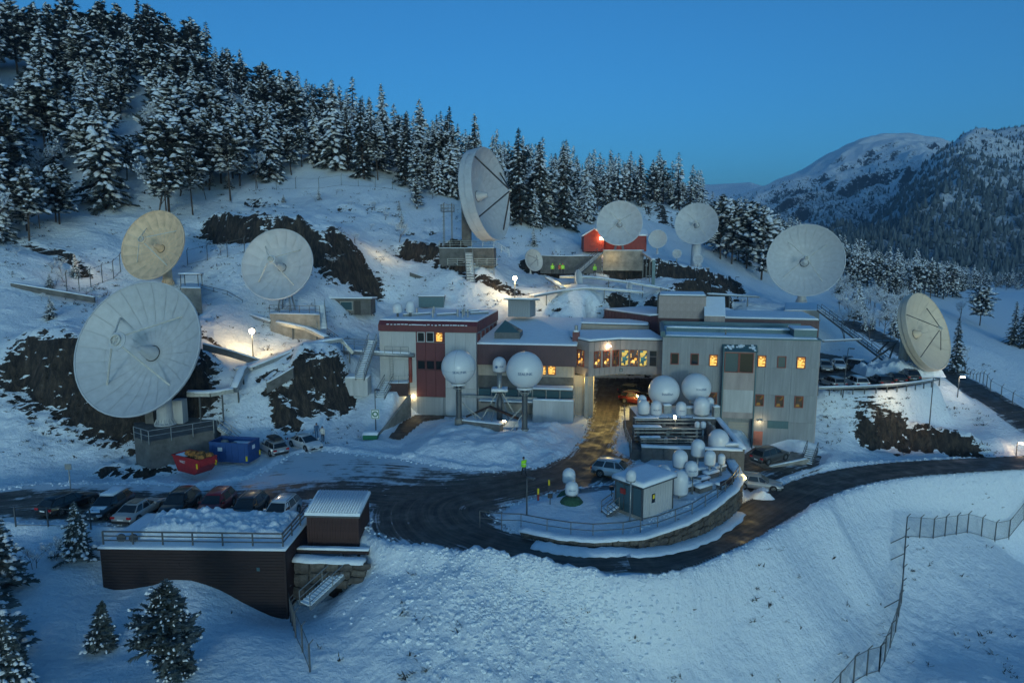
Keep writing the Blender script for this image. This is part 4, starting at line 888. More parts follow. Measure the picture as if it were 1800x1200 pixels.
dish('white dish on a thick white column among the pines', W(1224, 393, Y=144), 4.36, -20, 15, W(1212, 471, Y=146), n=16, pr=1.15, roll=40, sub=(.5, .09), cone=.28, strutr=.04)
dish('big round white dish on the concrete plinth behind the grey block', W(1416, 457, Y=119.5), 6.3, -18, 13, W(1410, 532, Y=121.5), n=24, pr=.75, roll=40, sub=(.5, .08), cone=.16, strutr=.05, tiers=(.1, .36, .68, 1.0))
dish('sand-coloured dish turned right above the raised car park', W(1632, 582, Y=100), 5.8, 34, 20, W(1578, 655, Y=103), 'dish_sand', n=20, pr=.8, roll=50, mstrut='dark_strut', skirt=1.3, sub=(.5, .07), cone=.18, strutr=.06, strut_at=.8)
SG = 'small satellite dishes on the hill'
dish('small pale dish beside the red cabin', W(1156, 420, Y=138), 1.75, -12, 10, W(1157, 446, Y=139.5), n=10, pr=.18, group=SG, sub=(.6, .0), cone=.0, struts=0)
dish('dull grey mesh dish left of the hillside workers', W(939, 457, Y=124), 1.95, 40, 14, W(936, 481, Y=125), 'dish_back', n=14, pr=.15, group=SG, mstrut='dark_strut', sub=(.6, .05), cone=0, strutr=.03)
dish('narrow white dish seen edge-on on the snowy walkway', W(1018, 489, Y=119), 1.42, 62, 8, W(1016, 505, Y=119.6), n=8, pr=.12, group=SG, sub=(.6, .0), cone=0, struts=0)
dish('little grey dish left of the thick white dish column', W(1190, 446, Y=142), .85, -10, 10, W(1190, 466, Y=142.8), n=8, pr=.1, group=SG, sub=(.6, 0), cone=0, struts=0)
dish('little white dish right of the thick white dish column', W(1227, 456, Y=141), .95, -10, 10, W(1228, 474, Y=141.8), n=8, pr=.1, group=SG, sub=(.6, 0), cone=0, struts=0)
dish('tiny white dish at the right end of the lower hillside walkway', W(1107, 504, Y=117), .75, 50, 10, W(1107, 514, Y=117.4), n=8, pr=.08, group=SG, sub=(.6, 0), cone=0, struts=0)
# ------------------------------------------------------------------ radomes
def decal(parent, txt, size, c, r, m, ox=0, oy=0, name='lettering', lift=.012, origin=None, yaw=0):
    """text wrapped on a sphere (or upright cylinder when r is a tuple) around local centre c, facing the camera side"""
    wc = Vector(origin) + Vector(c); f = Vector((math.sin(yaw), -math.cos(yaw), 0)); rt = Vector((math.cos(yaw), math.sin(yaw), 0)); up = Vector((0, 0, 1))
    me = text_mesh(txt, size, name); cyl = isinstance(r, tuple); rr = r[0] if cyl else r
    for v in me.vertices:
        x, y = v.co.x + ox, v.co.y + oy; d = math.sqrt(max(rr * rr - x * x - (0 if cyl else y * y), 0)) + lift
        q = Vector(c) + rt * x + up * y + f * d; v.co = q
    return part(name, me, m, parent)
def radome(label, c, r, foot, txt=None, tsize=.5, tcol='decal_blue', seams=0, post=.32, ox=0, oy=0, braces=True, base=True, yaw=0):
    c = Vector(c); foot = Vector(foot); foot = Vector((c.x, c.y, foot.z)); t = thing('radome', label, 'radome', foot, 0, 'large radomes'); q = c - foot
    ang = [R(a) for a in range(-68, 91, 8)]
    d = part('dome', MB().lathe([(r * math.cos(a), r * math.sin(a)) for a in ang] + [(.001, r)], 40, c=q), 'radome', t, smooth=True)
    rb = r * math.cos(ang[0]); zb = q.z + r * math.sin(ang[0])
    part('collar', MB().lathe([(rb + .12, zb - .02), (rb + .12, zb - .22), (rb * .6, zb - .25)], 28, c=(q.x, q.y, 0)), 'radome', t)
    fr = MB()
    for k in range(8): a = PI * k / 4; fr.bar((q.x + rb * math.cos(a), q.y + rb * math.sin(a), zb - .25), (q.x + post * math.cos(a), q.y + post * math.sin(a), zb - .95), .08)
    fr.lathe([(rb * .95, zb - .62), (rb * .95, zb - .54), (rb * .85, zb - .54)], 16, c=(q.x, q.y, 0)); part('support_frame', fr, 'galv', t)
    bz = 1.1 if base else 0
    part('post', MB().lathe([(post, bz), (post, zb - .3)], 18, c=(q.x, q.y, 0)), 'galv_dark', t, smooth=True)
    part('flange', MB().lathe([(post * 1.5, bz), (post * 1.5, bz + .08), (post, bz + .1)], 18, c=(q.x, q.y, 0)), 'galv', t)
    if base: part('base', MB().lathe([(post * 1.75, -.6), (post * 1.65, bz), (0, bz)], 6, c=(q.x, q.y, 0)), 'concrete', t)
    for k in range(seams):
        a = R(20) + PI * k / seams * 1.0
        part('seam', MB().tube([(q.x + (r + .004) * math.cos(b) * math.cos(a), q.y + (r + .004) * math.cos(b) * math.sin(a), q.z + (r + .004) * math.sin(b)) for b in [R(x) for x in range(-66, 247, 10)]], .014, 4, cap=False), 'seam', t)
    if seams: part('seam', MB().lathe([(r + .0, -.25), (r + .016, -.26), (r, -.27)], 40, c=q), 'seam', t)
    if txt: decal(t, txt, tsize, q, r, tcol, ox, oy, origin=foot, yaw=yaw)
    return t
r1 = radome('left seamed white radome on a post by the mound, lettered SEALINK', W(806, 645, Y=78), 2.0, (0, 0, W(806, 752, Y=78).z), 'SEALINK', .42, seams=3, ox=.25, oy=-.3)
r2 = radome('right smooth white radome on a post by the mound, lettered SEALINK', W(922.5, 650, Y=74.6), 2.06, (0, 0, W(922, 771, Y=74.6).z), 'SEALINK', .42, ox=.0, oy=-.12)
radome('white radome beside the grey block, lettered Intellian', W(1167, 686.5, Y=78.6), 1.82, (0, 0, 2.9), 'Intellian', .42, ox=.05, oy=-.05, post=.25, base=False)
radome('white radome nearest the stair bay, lettered SEALINK', W(1224, 681, Y=78.4), 1.7, (0, 0, 2.9), 'SEALINK', .33, ox=.15, oy=.1, post=.25, base=False)
def capsule(label, u, vt, vb, w, Y, ground=None, m='radome', txt=None, tsize=.2, name='radome_capsule', group='small white radome capsules', post=.1, ox=0):
    """upright capsule dome whose top and bottom show at photo rows vt and vb"""
    s = Y / FPX * 1.01; top = W(u, vt, Y=Y); bot = W(u, vb, Y=Y); r = w * s / 2; h = top.z - bot.z; g = ground if ground is not None else H(top.x, top.y)
    t = thing(name, label, 'radome', (bot.x, bot.y, g), 0, group); z = bot.z - g
    pr = [(r * .9, z), (r, z + .08), (r, z + max(h - r, .1))] + [(r * math.cos(a), z + max(h - r, .1) + r * math.sin(a)) for a in (.25, .5, .75, 1.0, 1.25, 1.45)] + [(.001, z + h)]
    part('dome', MB().lathe(pr, 26), 'radome', t, smooth=True); part('flange', MB().lathe([(0, z), (r * .92, z - .01), (r * .92, z - .09), (post, z - .1)], 20), 'galv', t)
    if z > .12: part('post', MB().tube([(0, 0, -.1), (0, 0, z - .08)], post, 10), 'galv', t, smooth=True)
    if txt: decal(t, txt, tsize, (0, 0, z + h * .38), (r,), 'decal_blue', ox=ox, origin=(bot.x, bot.y, g))
    return t
# radome on a mast between the two big ones, with its little platform
t = capsule('small white dome high on the mast between the two SEALINK radomes', 878, 627, 652, 24, 79.5, ground=W(878, 715, Y=79.5).z, txt='LINK', tsize=.26, post=.28, ox=.22)
part('logo_disc', MB().lathe([(0, 0), (.16, 0), (.16, .02)], 14), 'decal_blue', t, mtx=Matrix.Translation((-.35, -.78, W(878, 643, Y=79.5).z - t.location.z)) @ Matrix.Rotation(R(90), 4, 'X'))
part('platform', MB().box((0, 0, 2.05), (1.9, 1.9, .12)), 'galv', t); snow_slab('platform_snow', [(-.95, -.95), (.95, -.95), (.95, .95), (-.95, .95)], 2.11, .2, t, lump=.12)
part('lower_mast', MB().tube([(0, 0, -2.2), (0, 0, 2.0)], .36, 12), 'galv_dark', t, smooth=True)
for sx, sy in ((-2.2, 0), (2.2, 0), (-1.0, -2.4), (1.3, -2.4)): part('brace', MB().bar((sx, sy, -1.6), (sx * .15, sy * .15, 1.7), .11), 'galv', t)
# sloping brace tubes of the two big radomes
for rt, pts in ((r1, (((0.3, 0, 3.2), (2.3, -.4, .9)), ((.3, 0, 3.0), (3.2, .2, .6)))), (r2, (((-.3, 0, 3.6), (-2.2, .2, 1.6)), ((-.3, 0, 2.8), (-1.6, -.2, .9))))):
    for a, b in pts: part('brace', MB().bar(a, b, .1), 'galv', rt)
# concrete beam and sign between the radome posts
a = Vector(r1.location) + Vector((.5, 0, .55)); b = Vector(r2.location) + Vector((-.4, .3, 1.6)); t = thing('plinth_beam', 'concrete beam joining the two radome bases', 'beam', a); part('beam', MB().bar((0, 0, 0), b - a + Vector((-2.2, 0, -.4)), .7, .8), 'concrete_dark', t); part('beam_snow', MB().bar((0, 0, .46), b - a + Vector((-2.2, 0, .06)), .6, .14), 'snow', t)
rf = MB(); p = (b - a) * .55; rf.bar((.3, .9, .6), p + Vector((-.6, 1.4, 1.7)), .25); rf.bar(p + Vector((-.6, 1.4, 1.7)), b - a + Vector((-.3, 1.0, .4)), .25); part('rafter', rf, 'wood_dark', t)
sg = W(894.5, 745, Y=75.6); wd_ = 34 * 75.6 / FPX; t = thing('sign', 'long white sign with a black N mark lit from above, between the radome posts', 'sign', sg)
part('board', MB().box((0, 0, 0), (wd_, .1, .72)), 'wall_white', t)
me = text_mesh('N', .62, 'logo_mark'); 
for v in me.vertices: v.co = Vector((v.co.x * 1.25 - wd_ * .33, -.056, v.co.y))
part('logo_mark', me, 'decal_black', t); pbox('sign_lamp', (-wd_ * .25, -.3, .45), (.3, .12, .08), 'bulb', t); lamp('sign_light', sg + Vector((-wd_ * .25, -.45, .38)), 6, r=.05)
pbox('leg', (-wd_ * .42, .05, -.9), (.12, .12, 1.4), 'galv_dark', t); pbox('leg', (wd_ * .42, .05, -.9), (.12, .12, 1.4), 'galv_dark', t)
# ------------------------------------------------------------------ equipment deck
fl = W(1127, 783, z=1.76); fr = W(1304, 789.6, z=1.76); bl_ = Vector((14.0, 80.2, 1.2)); br_ = Vector((22.9, 80.2, 1.2))
T = thing('equipment_deck', 'walled equipment deck with snow-capped edges carrying white domes', 'deck', (fl.x, fl.y, 0)); o = Vector((fl.x, fl.y, 0)); q = [Vector(p) - o for p in (fl, fr, br_, bl_)]
part('deck_floor', MB().prism([(p.x, p.y) for p in (q[0] + Vector((-.9, .6, 0)), q[1], q[2], q[3] + Vector((-.6, 0, 0)))], -2.8, 1.15), 'concrete_dark', T)
n = 9
for k in range(n):
    a = q[0].lerp(q[1], k / n); b = q[0].lerp(q[1], (k + 1) / n); pbox('wall_panel', ((a.x + b.x) / 2, (a.y + b.y) / 2 - .12, .55), ((b - a).length - .03, .22, 2.3), 'concrete_dark', T, math.atan2(b.y - a.y, b.x - a.x))
def capline(name, pts, w, h, parent, m='snow'):
    b = MB(); P = smooth_line(pts, 3) if len(pts) > 2 else [Vector(pts[0]).lerp(Vector(pts[1]), k / 10) for k in range(11)]; vs = []; fs = []
    for i, p in enumerate(P):
        d = (P[min(i + 1, len(P) - 1)] - P[max(i - 1, 0)]); s = Vector((-d.y, d.x, 0)).normalized(); j = random.uniform(.85, 1.15)
        for x, z in ((-.5, 0), (-.52, .45), (-.3, .95), (.3, 1), (.52, .45), (.5, 0)): vs.append(p + s * x * w * j + Vector((0, 0, z * h * random.uniform(.85, 1.15))))
    for i in range(len(P) - 1):
        for k in range(5): fs.append((i * 6 + k, i * 6 + k + 1, i * 6 + k + 7, i * 6 + k + 6))
    fs += [tuple(range(6))[::-1], tuple(range(len(vs) - 6, len(vs)))]; b.add(vs, fs); return part(name, b, m, parent, smooth=True)
capline('wall_snow', [q[0] + Vector((0, -.12, -.08)), q[1] + Vector((0, -.12, -.08))], .55, .24, T)
rw = [q[1], q[1].lerp(q[2], .45) + Vector((0, 0, 1.0)), q[2] + Vector((0, 0, 2.2))]
for a, b in zip(rw[:-1], rw[1:]): part('side_wall', MB().add([(a.x, a.y, -2.7), (b.x, b.y, -2.7), (b.x, b.y, b.z), (a.x, a.y, a.z), (a.x + .3, a.y, -2.7), (b.x + .3, b.y, -2.7), (b.x + .3, b.y, b.z), (a.x + .3, a.y, a.z)], [(0, 1, 2, 3), (4, 5, 6, 7), (3, 2, 6, 7), (0, 3, 7, 4), (1, 2, 6, 5), (0, 1, 5, 4)]), 'concrete_dark', T)
capline('wall_snow', [p + Vector((.15, 0, 0)) for p in rw], .6, .25, T)
ut = MB().prism([(1.0, 7.2), (9.6, 6.6), (9.8, 12.4), (.9, 12.4)], 1.15, 2.85); part('upper_terrace', ut, 'concrete_dark', T); snow_slab('terrace_snow', [(1.0, 7.2), (9.6, 6.6), (9.8, 12.4), (.9, 12.4)], 2.86, .12, T)
for k in range(5): pbox('grating', (4.2, .9 + k * 1.25, 1.19), (8.4, 1.1, .07), 'galv_dark', T)
def rack(label, x0, x1, y, z, d, h, rows):
    t = thing('equipment_rack', label, 'equipment rack', o + Vector((x0, y, 1.2)), 0, 'steel equipment racks on the deck'); w = x1 - x0
    for k in range(int(w / 1.3) + 1):
        for yy in (0, d): pbox('upright', (min(k * 1.3, w), yy, h / 2), (.08, .08, h), 'galv_dark', t)
    for k in range(rows): zz_ = .35 + (h - .4) * k / max(rows - 1, 1); pbox('rail', (w / 2, -.02, zz_), (w, .1, .12), 'galv', t); pbox('shelf', (w / 2, d / 2, zz_ - .08), (w, d, .05), 'galv_dark', t)
    me = MB()
    for k in range(5): me.lathe([(0, 0), (.16, 0), (.16, .5), (0, .55)], 10, c=(.5 + k * (w - 1) / 4, d * .5, h * .5))
    for k in range(5): part('canister', MB().lathe([(0, 0), (.2, 0), (.2, .55), (.12, .62), (0, .62)], 12), ('galv', 'galv_dark', 'dish_back')[k % 3], t, loc=(.5 + k * (w - 1) / 4, d * .5, h * .36))
    sn = snow_slab('top_snow', [(0, d * .3), (w * .4, d * .3), (w * .4, d), (0, d)], h, .08, t, lump=.08); return t
rack('long grey steel rack nearest the deck front wall', .2, 5.6, 1.2, 0, .9, .95, 3); rack('long grey steel rack with snow across the deck middle', -.2, 7.2, 2.9, 0, 1.1, 1.6, 4); rack('grey steel rack under the rear domes', .3, 6.8, 5.2, 0, 1.0, 2.0, 5)
t = thing('deck_lamp', 'lit lamp on a thin pole in the middle of the deck', 'lamp', o + Vector((4.5, 4.4, 1.2))); part('pole', MB().tube([(0, 0, 0), (0, 0, 2.5)], .04, 8), 'galv', t); pbox('lamp_head', (-.1, -.12, 2.45), (.16, .3, .34), 'bulb', t); lamp('deck_light', t.location + Vector((-.1, -.5, 2.4)), 30, (1, .78, .5))
for k in range(4): tag(part('vent_pipe', MB().tube([(0, 0, 0), (0, 0, 1.6), (0, 0, 1.62)], .2, 10), 'galv', None, loc=o + Vector((8.4 + .1 * (k % 2), 3.4 + k * .75, 1.15))), ('front', 'second', 'third', 'rear')[k] + ' grey vent pipe in the row beside the sloping deck wall', 'vent pipe', 'vent pipes beside the sloping wall')
railing([o + Vector((-.9, .6, 1.15)), o + Vector((-.6, 6, 1.15)), o + Vector((.2, 12, 2.2))], 'thin railing along the left edge of the equipment deck', 1.0, 2.0, 2, m='galv')
G3 = 'small white radome capsules'; zt_ = 2.9
capsule('tall thin capsule at the far left of the rear dome row', 1128, 694, 724, 16, 77, 2.9); capsule('plump capsule in front of the tall thin one, leftmost of its row', 1131, 702.5, 726, 21, 75.5, 2.9)
capsule('second capsule from the left in the rear row, lettered SEALINK', 1153, 704, 727.5, 20, 75.6, 2.9, txt='SEALINK', tsize=.22); capsule('capsule alone in the middle of the rear row, lettered SEALINK', 1197, 705.5, 729, 19, 75.4, 2.9, txt='SEALIN', tsize=.2)
capsule('broad capsule at the right end of the rear row', 1233, 697, 727, 28, 75.0, 2.9); capsule('capsule half hidden behind the broad one at the right end', 1247, 698, 719, 15, 76.6, 2.9)
capsule('tiny left capsule of the close pair amid the deck', 1225.5, 740, 750, 9, 70.6, 1.2); capsule('tiny right capsule of the close pair amid the deck', 1236, 740, 751, 10, 70.3, 1.2)
capsule('largest capsule, standing at the deck corner by the sloping wall', 1262.5, 754, 787, 36, 67.6, 1.2)
capsule('capsule on a tall post just in front of the deck wall', 1226.5, 771.5, 799.5, 24.5, 63.2); capsule('left capsule on a post rising behind the cabin roof', 1195, 790, 818.5, 27, 60.2); capsule('wide low dome directly behind the cabin roof', 1166, 817, 846, 29, 57.2)
capsule('big ground-standing capsule at the right end of the cabin', 1194.5, 826, 866, 30, 56.6); capsule('capsule with a dark band right above the big ground capsule', 1215, 810, 834, 24, 59.2, txt='SEALINK', tsize=.2)
capsule('capsule on a post right of the banded one', 1247.5, 791, 815, 20.5, 61.6); capsule('narrow capsule nearest the right end of the deck wall', 1268, 797, 814, 13, 62.4)
capsule('small dome on a post above the cabin front corner', 1109, 825, 843, 19, 51.4, post=.06)
for lab, u, vt, vb, w_, Y in (('rear dome of the pair on green bases by the island tip', 1000, 822.5, 846, 23.5, 57.8), ('front dome of the pair on green bases by the island tip', 1005, 845, 867, 24, 55.6)):
    t = capsule(lab, u, vt, vb, w_, Y, txt='SEALINK' if 'front' in lab else None, tsize=.16); part('green_base', MB().lathe([(1.1, -.1), (.75, .35), (.4, .55), (0, .55)], 14), 'grass_green', t)
# ------------------------------------------------------------------ cars
def paint(name, col, metal=0.3):
    return mat('paint_' + name, col, 0.32, metal, var=0.03, coat=0.6)
for k, c in dict(black=(.012, .013, .015), white=(.68, .69, .70), silver=(.36, .36, .36), red=(.22, .012, .02), darkgrey=(.03, .032, .036), orange=(.20, .022, .012), bluegrey=(.045, .06, .085), champagne=(.30, .28, .24), greybrown=(.09, .085, .08)).items(): paint(k, c)
CARS = dict(  # length, width, height, belt, windscreen base, roof front, roof rear, rear base, bonnet nose
 suv=(4.55, 1.86, 1.68, 1.04, 1.05, .35, -1.75, -2.18, .80), estate=(4.65, 1.82, 1.50, .94, 1.05, .25, -1.75, -2.22, .70), hatch=(4.2, 1.78, 1.50, .95, 1.15, .35, -1.25, -1.98, .72),
 sedan=(4.8, 1.84, 1.46, .95, .95, .15, -1.05, -1.75, .70), coupe=(4.6, 1.86, 1.45, .92, 1.35, .25, -.9, -1.75, .66))
WHEEL = {}
def car_meshes(kind):
    L_, Wd, Ht, bt, wb, rf, rr, rb, ns = CARS[kind]; w = Wd / 2; h = L_ / 2; g = .22
    st = [(-h, .60 * bt, .82), (-h + .06, .88 * bt, .90), (-h + .25, bt * .985, .965), (rb, bt, .985), (-.9, bt, 1.0), (0, bt, 1.0), (wb * .6, bt * .99, 1.0), (wb + .12, bt * .97, .985), (h * .72, (bt * .93 + ns) / 2 + .05, .965), (h - .18, ns, .90), (h - .03, ns * .82, .80), (h, ns * .62, .74)]
    b = MB(); R_ = []
    for x, zt, f in st:
        ww = w * f; zb = g + (.12 if abs(x) > h - .1 else 0)
        R_.append([(x, -ww * .92, zb), (x, -ww, zb + .14), (x, -ww, zt * .66), (x, -ww * .955, zt * .95), (x, -ww * .82, zt), (x, 0, zt + .03), (x, ww * .82, zt), (x, ww * .955, zt * .95), (x, ww, zt * .66), (x, ww, zb + .14), (x, ww * .92, zb)])
    m = 11; vs = [p for r in R_ for p in r]; fs = [(i * m + k, i * m + k + 1, (i + 1) * m + k + 1, (i + 1) * m + k) for i in range(len(R_) - 1) for k in range(m - 1)]
    fs += [(i * m + m - 1, i * m, (i + 1) * m, (i + 1) * m + m - 1) for i in range(len(R_) - 1)] + [tuple(range(m)), tuple(range((len(R_) - 1) * m, len(R_) * m))[::-1]]
    b.add(vs, fs)
    # cabin hull: rows of x stations bottom/top
    bx = [rb, rb + (0 - rb) * .5, 0.1, wb]; tx = [rr, rr + (0 - rr) * .5, -.05, rf]; wl, wt = w * .945, w * .72
    C = []
    for x0, x1, k in zip(bx, tx, range(4)):
        z1 = Ht - (.05 if k in (0, 3) else 0); e = .93 if k in (0, 3) else 1
        C.append([(x0, -wl * (e + .02), bt * .97), (x1, -wt * e, z1 - .05), (x1 + (0.02 if k == 0 else 0), -wt * .72, z1), (x1, 0, z1 + .02), (x1, wt * .72, z1), (x1, wt * e, z1 - .05), (x0, wl * (e + .02), bt * .97)])
    vs = [p for r in C for p in r]; m = 7; fs = [(i * m + k, i * m + k + 1, (i + 1) * m + k + 1, (i + 1) * m + k) for i in range(3) for k in range(m - 1)] + [tuple(range(m)), tuple(range(3 * m, 4 * m))[::-1]]
    b.add(vs, fs); body = b.mesh('body', True)
    for p in body.polygons: p.use_smooth = True
    def quad(P, ins=.06, off=.012):
        c = sum((Vector(p) for p in P), Vector()) / 4; P = [Vector(p) for p in P]; n = (P[1] - P[0]).cross(P[3] - P[0]).normalized()
        if n.dot(c - Vector((0, 0, .6))) < 0: n = -n
        q = []
        for i, p in enumerate(P):
            e1 = (P[(i + 1) % 4] - p).normalized(); e2 = (P[i - 1] - p).normalized(); q.append(p + (e1 + e2) * ins + n * off)
        q2 = [p - n * off * .8 for p in q]; return MB().add(q + q2, [(0, 1, 2, 3), (0, 4, 5, 1), (1, 5, 6, 2), (2, 6, 7, 3), (3, 7, 4, 0)]).mesh('glass')
    gl = [('windscreen', quad([C[3][0], C[3][6], C[3][5], C[3][1]], .05)), ('rear_window', quad([C[0][0], C[0][6], C[0][5], C[0][1]], .07))]
    for s in (0, 1):
        a, t_ = (0, 1) if s == 0 else (6, 5)
        for i in range(3): gl.append(('side_window', quad([C[i][a], C[i + 1][a], C[i + 1][t_], C[i][t_]], .045)))
    wr = .335 if kind != 'suv' else .365
    if wr not in WHEEL:
        ty = MB().lathe([(wr * .62, -.11), (wr * .95, -.12), (wr, -.08), (wr, .08), (wr * .95, .12), (wr * .62, .11)], 22).mesh('tyre', True); ty.materials.append(M('tyre'))
        rm = MB().lathe([(wr * .63, -.05), (wr * .63, .10), (wr * .55, .105), (wr * .5, .06), (0, .07)], 20)
        for k in range(5): a = 2 * PI * k / 5; rm.bar((.04 * math.cos(a), .04 * math.sin(a), .09), (wr * .56 * math.cos(a), wr * .56 * math.sin(a), .09), .07, .04)
        rm = rm.mesh('rim', False); rm.materials.append(M('rim')); ar = MB().lathe([(wr * 1.16, 0), (wr * 1.16, .02), (0, .02)], 24).mesh('wheel_arch'); ar.materials.append(M('plastic_black')); WHEEL[wr] = (ty, rm, ar)
    return body, gl, wr
CM = {}
def car(label, kind, colour, u, v, hu, hv, z=0.0, group=None, cat='car', roofbox=False, snow=0, tilt=0.0, glass_roof=False, rails=False):
    if kind not in CM: CM[kind] = car_meshes(kind)
    body, gl, wr = CM[kind]; L_, Wd, Ht, bt, wb, rf, rr, rb, ns = CARS[kind]; p = W(u, v, z=z); q = W(hu, hv, z=z)
    t = thing('parked_car', label, cat, p, math.atan2(q.y - p.y, q.x - p.x), group); t.rotation_euler[1] = tilt
    key = (kind, colour)
    if key not in CM: me = body.copy(); me.materials.clear(); me.materials.append(M('paint_' + colour)); CM[key] = me
    part('body', CM[key], None, t)
    for n_, me in gl:
        if not me.materials: me.materials.append(M('glass_dark'))
        part(n_, me, None, t)
    w = Wd / 2; h = L_ / 2; ax = h - .88
    for sx in (1, -1):
        for sy in (1, -1):
            x = ax if sx > 0 else -ax + .05; rot = Matrix.Rotation(R(-90 * sy), 4, 'X')
            wh = part('wheel', WHEEL[wr][0], None, t, mtx=Matrix.Translation((x, sy * (w - .09), wr)) @ rot); part('rim', WHEEL[wr][1], None, wh)
            part('wheel_arch', WHEEL[wr][2], None, t, mtx=Matrix.Translation((x, sy * (w - .012), wr + .03)) @ rot)
    for sy in (1, -1):
        pbox('headlight', (h - .13, sy * w * .68, ns * .86), (.28, w * .36, .15), 'headlight', t, -sy * .35); pbox('taillight', (-h + .05, sy * w * .74, bt * .80), (.16, w * .36, .17), 'taillight', t, sy * .2); pbox('mirror', (wb - .35, sy * (w + .06), bt + .04), (.14, .2, .15), 'paint_' + colour, t)
    pbox('bumper', (h - .02, 0, .38), (.12, w * 1.5, .2), 'plastic_black', t); pbox('bumper', (-h + .02, 0, .40), (.12, w * 1.6, .2), 'plastic_black', t); pbox('number_plate', (-h - .03, 0, .62), (.03, .5, .11), 'decal_white', t); pbox('number_plate', (h + .05, 0, .42), (.03, .5, .11), 'decal_white', t)
    if roofbox: part('roof_box', MB().extr([(-1.6, Ht + .1), (-1.55, Ht + .36), (-.9, Ht + .46), (.2, Ht + .38), (.55, Ht + .14), (.5, Ht + .08)], 'y', -.4, .4), 'plastic_black', t)
    if glass_roof: part('glass_roof', MB().box(((rf + rr) / 2, 0, Ht + .012), ((rf - rr) * .9, w * 1.0, .03)), 'glass_dark', t)
    if rails or kind in ('suv', 'estate'):
        for sy in (1, -1): pbox('roof_rail', ((rf + rr) / 2, sy * w * .66, Ht + .0), ((rf - rr) * .85, .04, .06), 'galv', t)
    if snow: snow_slab('roof_snow', [(rr + .1, -w * .64), (rf - .05, -w * .64), (rf - .05, w * .64), (rr + .1, w * .64)], Ht - .01, .10 * snow, t, lump=.06)
    if snow > 1: snow_slab('bonnet_snow', [(wb + .1, -w * .7), (h - .35, -w * .62), (h - .35, w * .62), (wb + .1, w * .7)], [bt, ns + .04, ns + .04, bt], .06, t, lump=.06)
    return t
G1 = 'cars parked in the front row by the deck'
car('black estate car at the far left end of the front row', 'estate', 'black', 122, 893, 183, 869, group=G1)
car('dark car with snow on bonnet and roof, second in the front row', 'estate', 'darkgrey', 192, 900, 158, 921, group=G1, snow=2)
car('silver saloon with dark glass roof in the front row', 'sedan', 'silver', 247, 906, 292, 879, group=G1, glass_roof=True)
car('black hatchback between the silver saloon and the red car', 'suv', 'black', 316, 898, 288, 921, group=G1)
car('dark red car with a lump of snow on its roof, front row', 'suv', 'red', 380, 899, 354, 922, group=G1)
car('black car right of the red one in the front row', 'suv', 'darkgrey', 437, 907, 412, 930, group=G1)
car('white car at the right end of the front row by the shed', 'suv', 'white', 494, 913, 468, 937, group=G1)
car('silver estate with black roof box parked by the blue skip', 'estate', 'silver', 479, 794, 440, 774, roofbox=True)
car('white car with big dark windscreen beside two standing people', 'coupe', 'white', 537, 786, 580, 801)
car('white off-roader parked alone on the yard behind the island domes', 'suv', 'white', 1083, 837, 1140, 845)
car('dark orange-red off-roader parked under the lit link building', 'suv', 'orange', 1118, 709, 1180, 718)
car('black car directly behind the orange-red one under the link building', 'estate', 'black', 1115, 694, 1170, 700)
car('grey off-roader standing on the small ramp by the red door', 'suv', 'greybrown', 1354, 809, 1400, 799, z=-1.9, tilt=R(-3))
car('pale silver estate half hidden by the stone wall end', 'estate', 'silver', 1332, 858, 1378, 863, z=-2.56)
G2 = 'cars in the raised car park'
for lab, k, c, u, v, hu, hv in (('silver estate nearest the grey block in the car park rail row', 'estate', 'silver', 1462, 679, 1440, 671), ('white off-roader behind the slanted lamp post in the car park', 'suv', 'white', 1503, 680, 1475, 668), ('dark green-grey car third along the car park rail', 'estate', 'darkgrey', 1546, 676, 1520, 664), ('dark reddish car fourth along the car park rail', 'hatch', 'black', 1573, 672, 1548, 660), ('black car at the snowy end of the car park rail', 'suv', 'black', 1597, 668, 1574, 656),
   ('pale gold car just showing past the grey block corner', 'estate', 'champagne', 1450, 650, 1462, 662), ('white car facing out in the rear car park row', 'hatch', 'white', 1474, 648, 1484, 659), ('dark car right of the white one in the rear row', 'estate', 'black', 1491, 643, 1500, 655), ('grey car with snow on top at the end of the rear row', 'suv', 'bluegrey', 1511, 651, 1540, 655)):
    car(lab, k, c, u, v, hu, hv, z=2.98, group=G2, snow=1 if 'snow on top' in lab else 0)
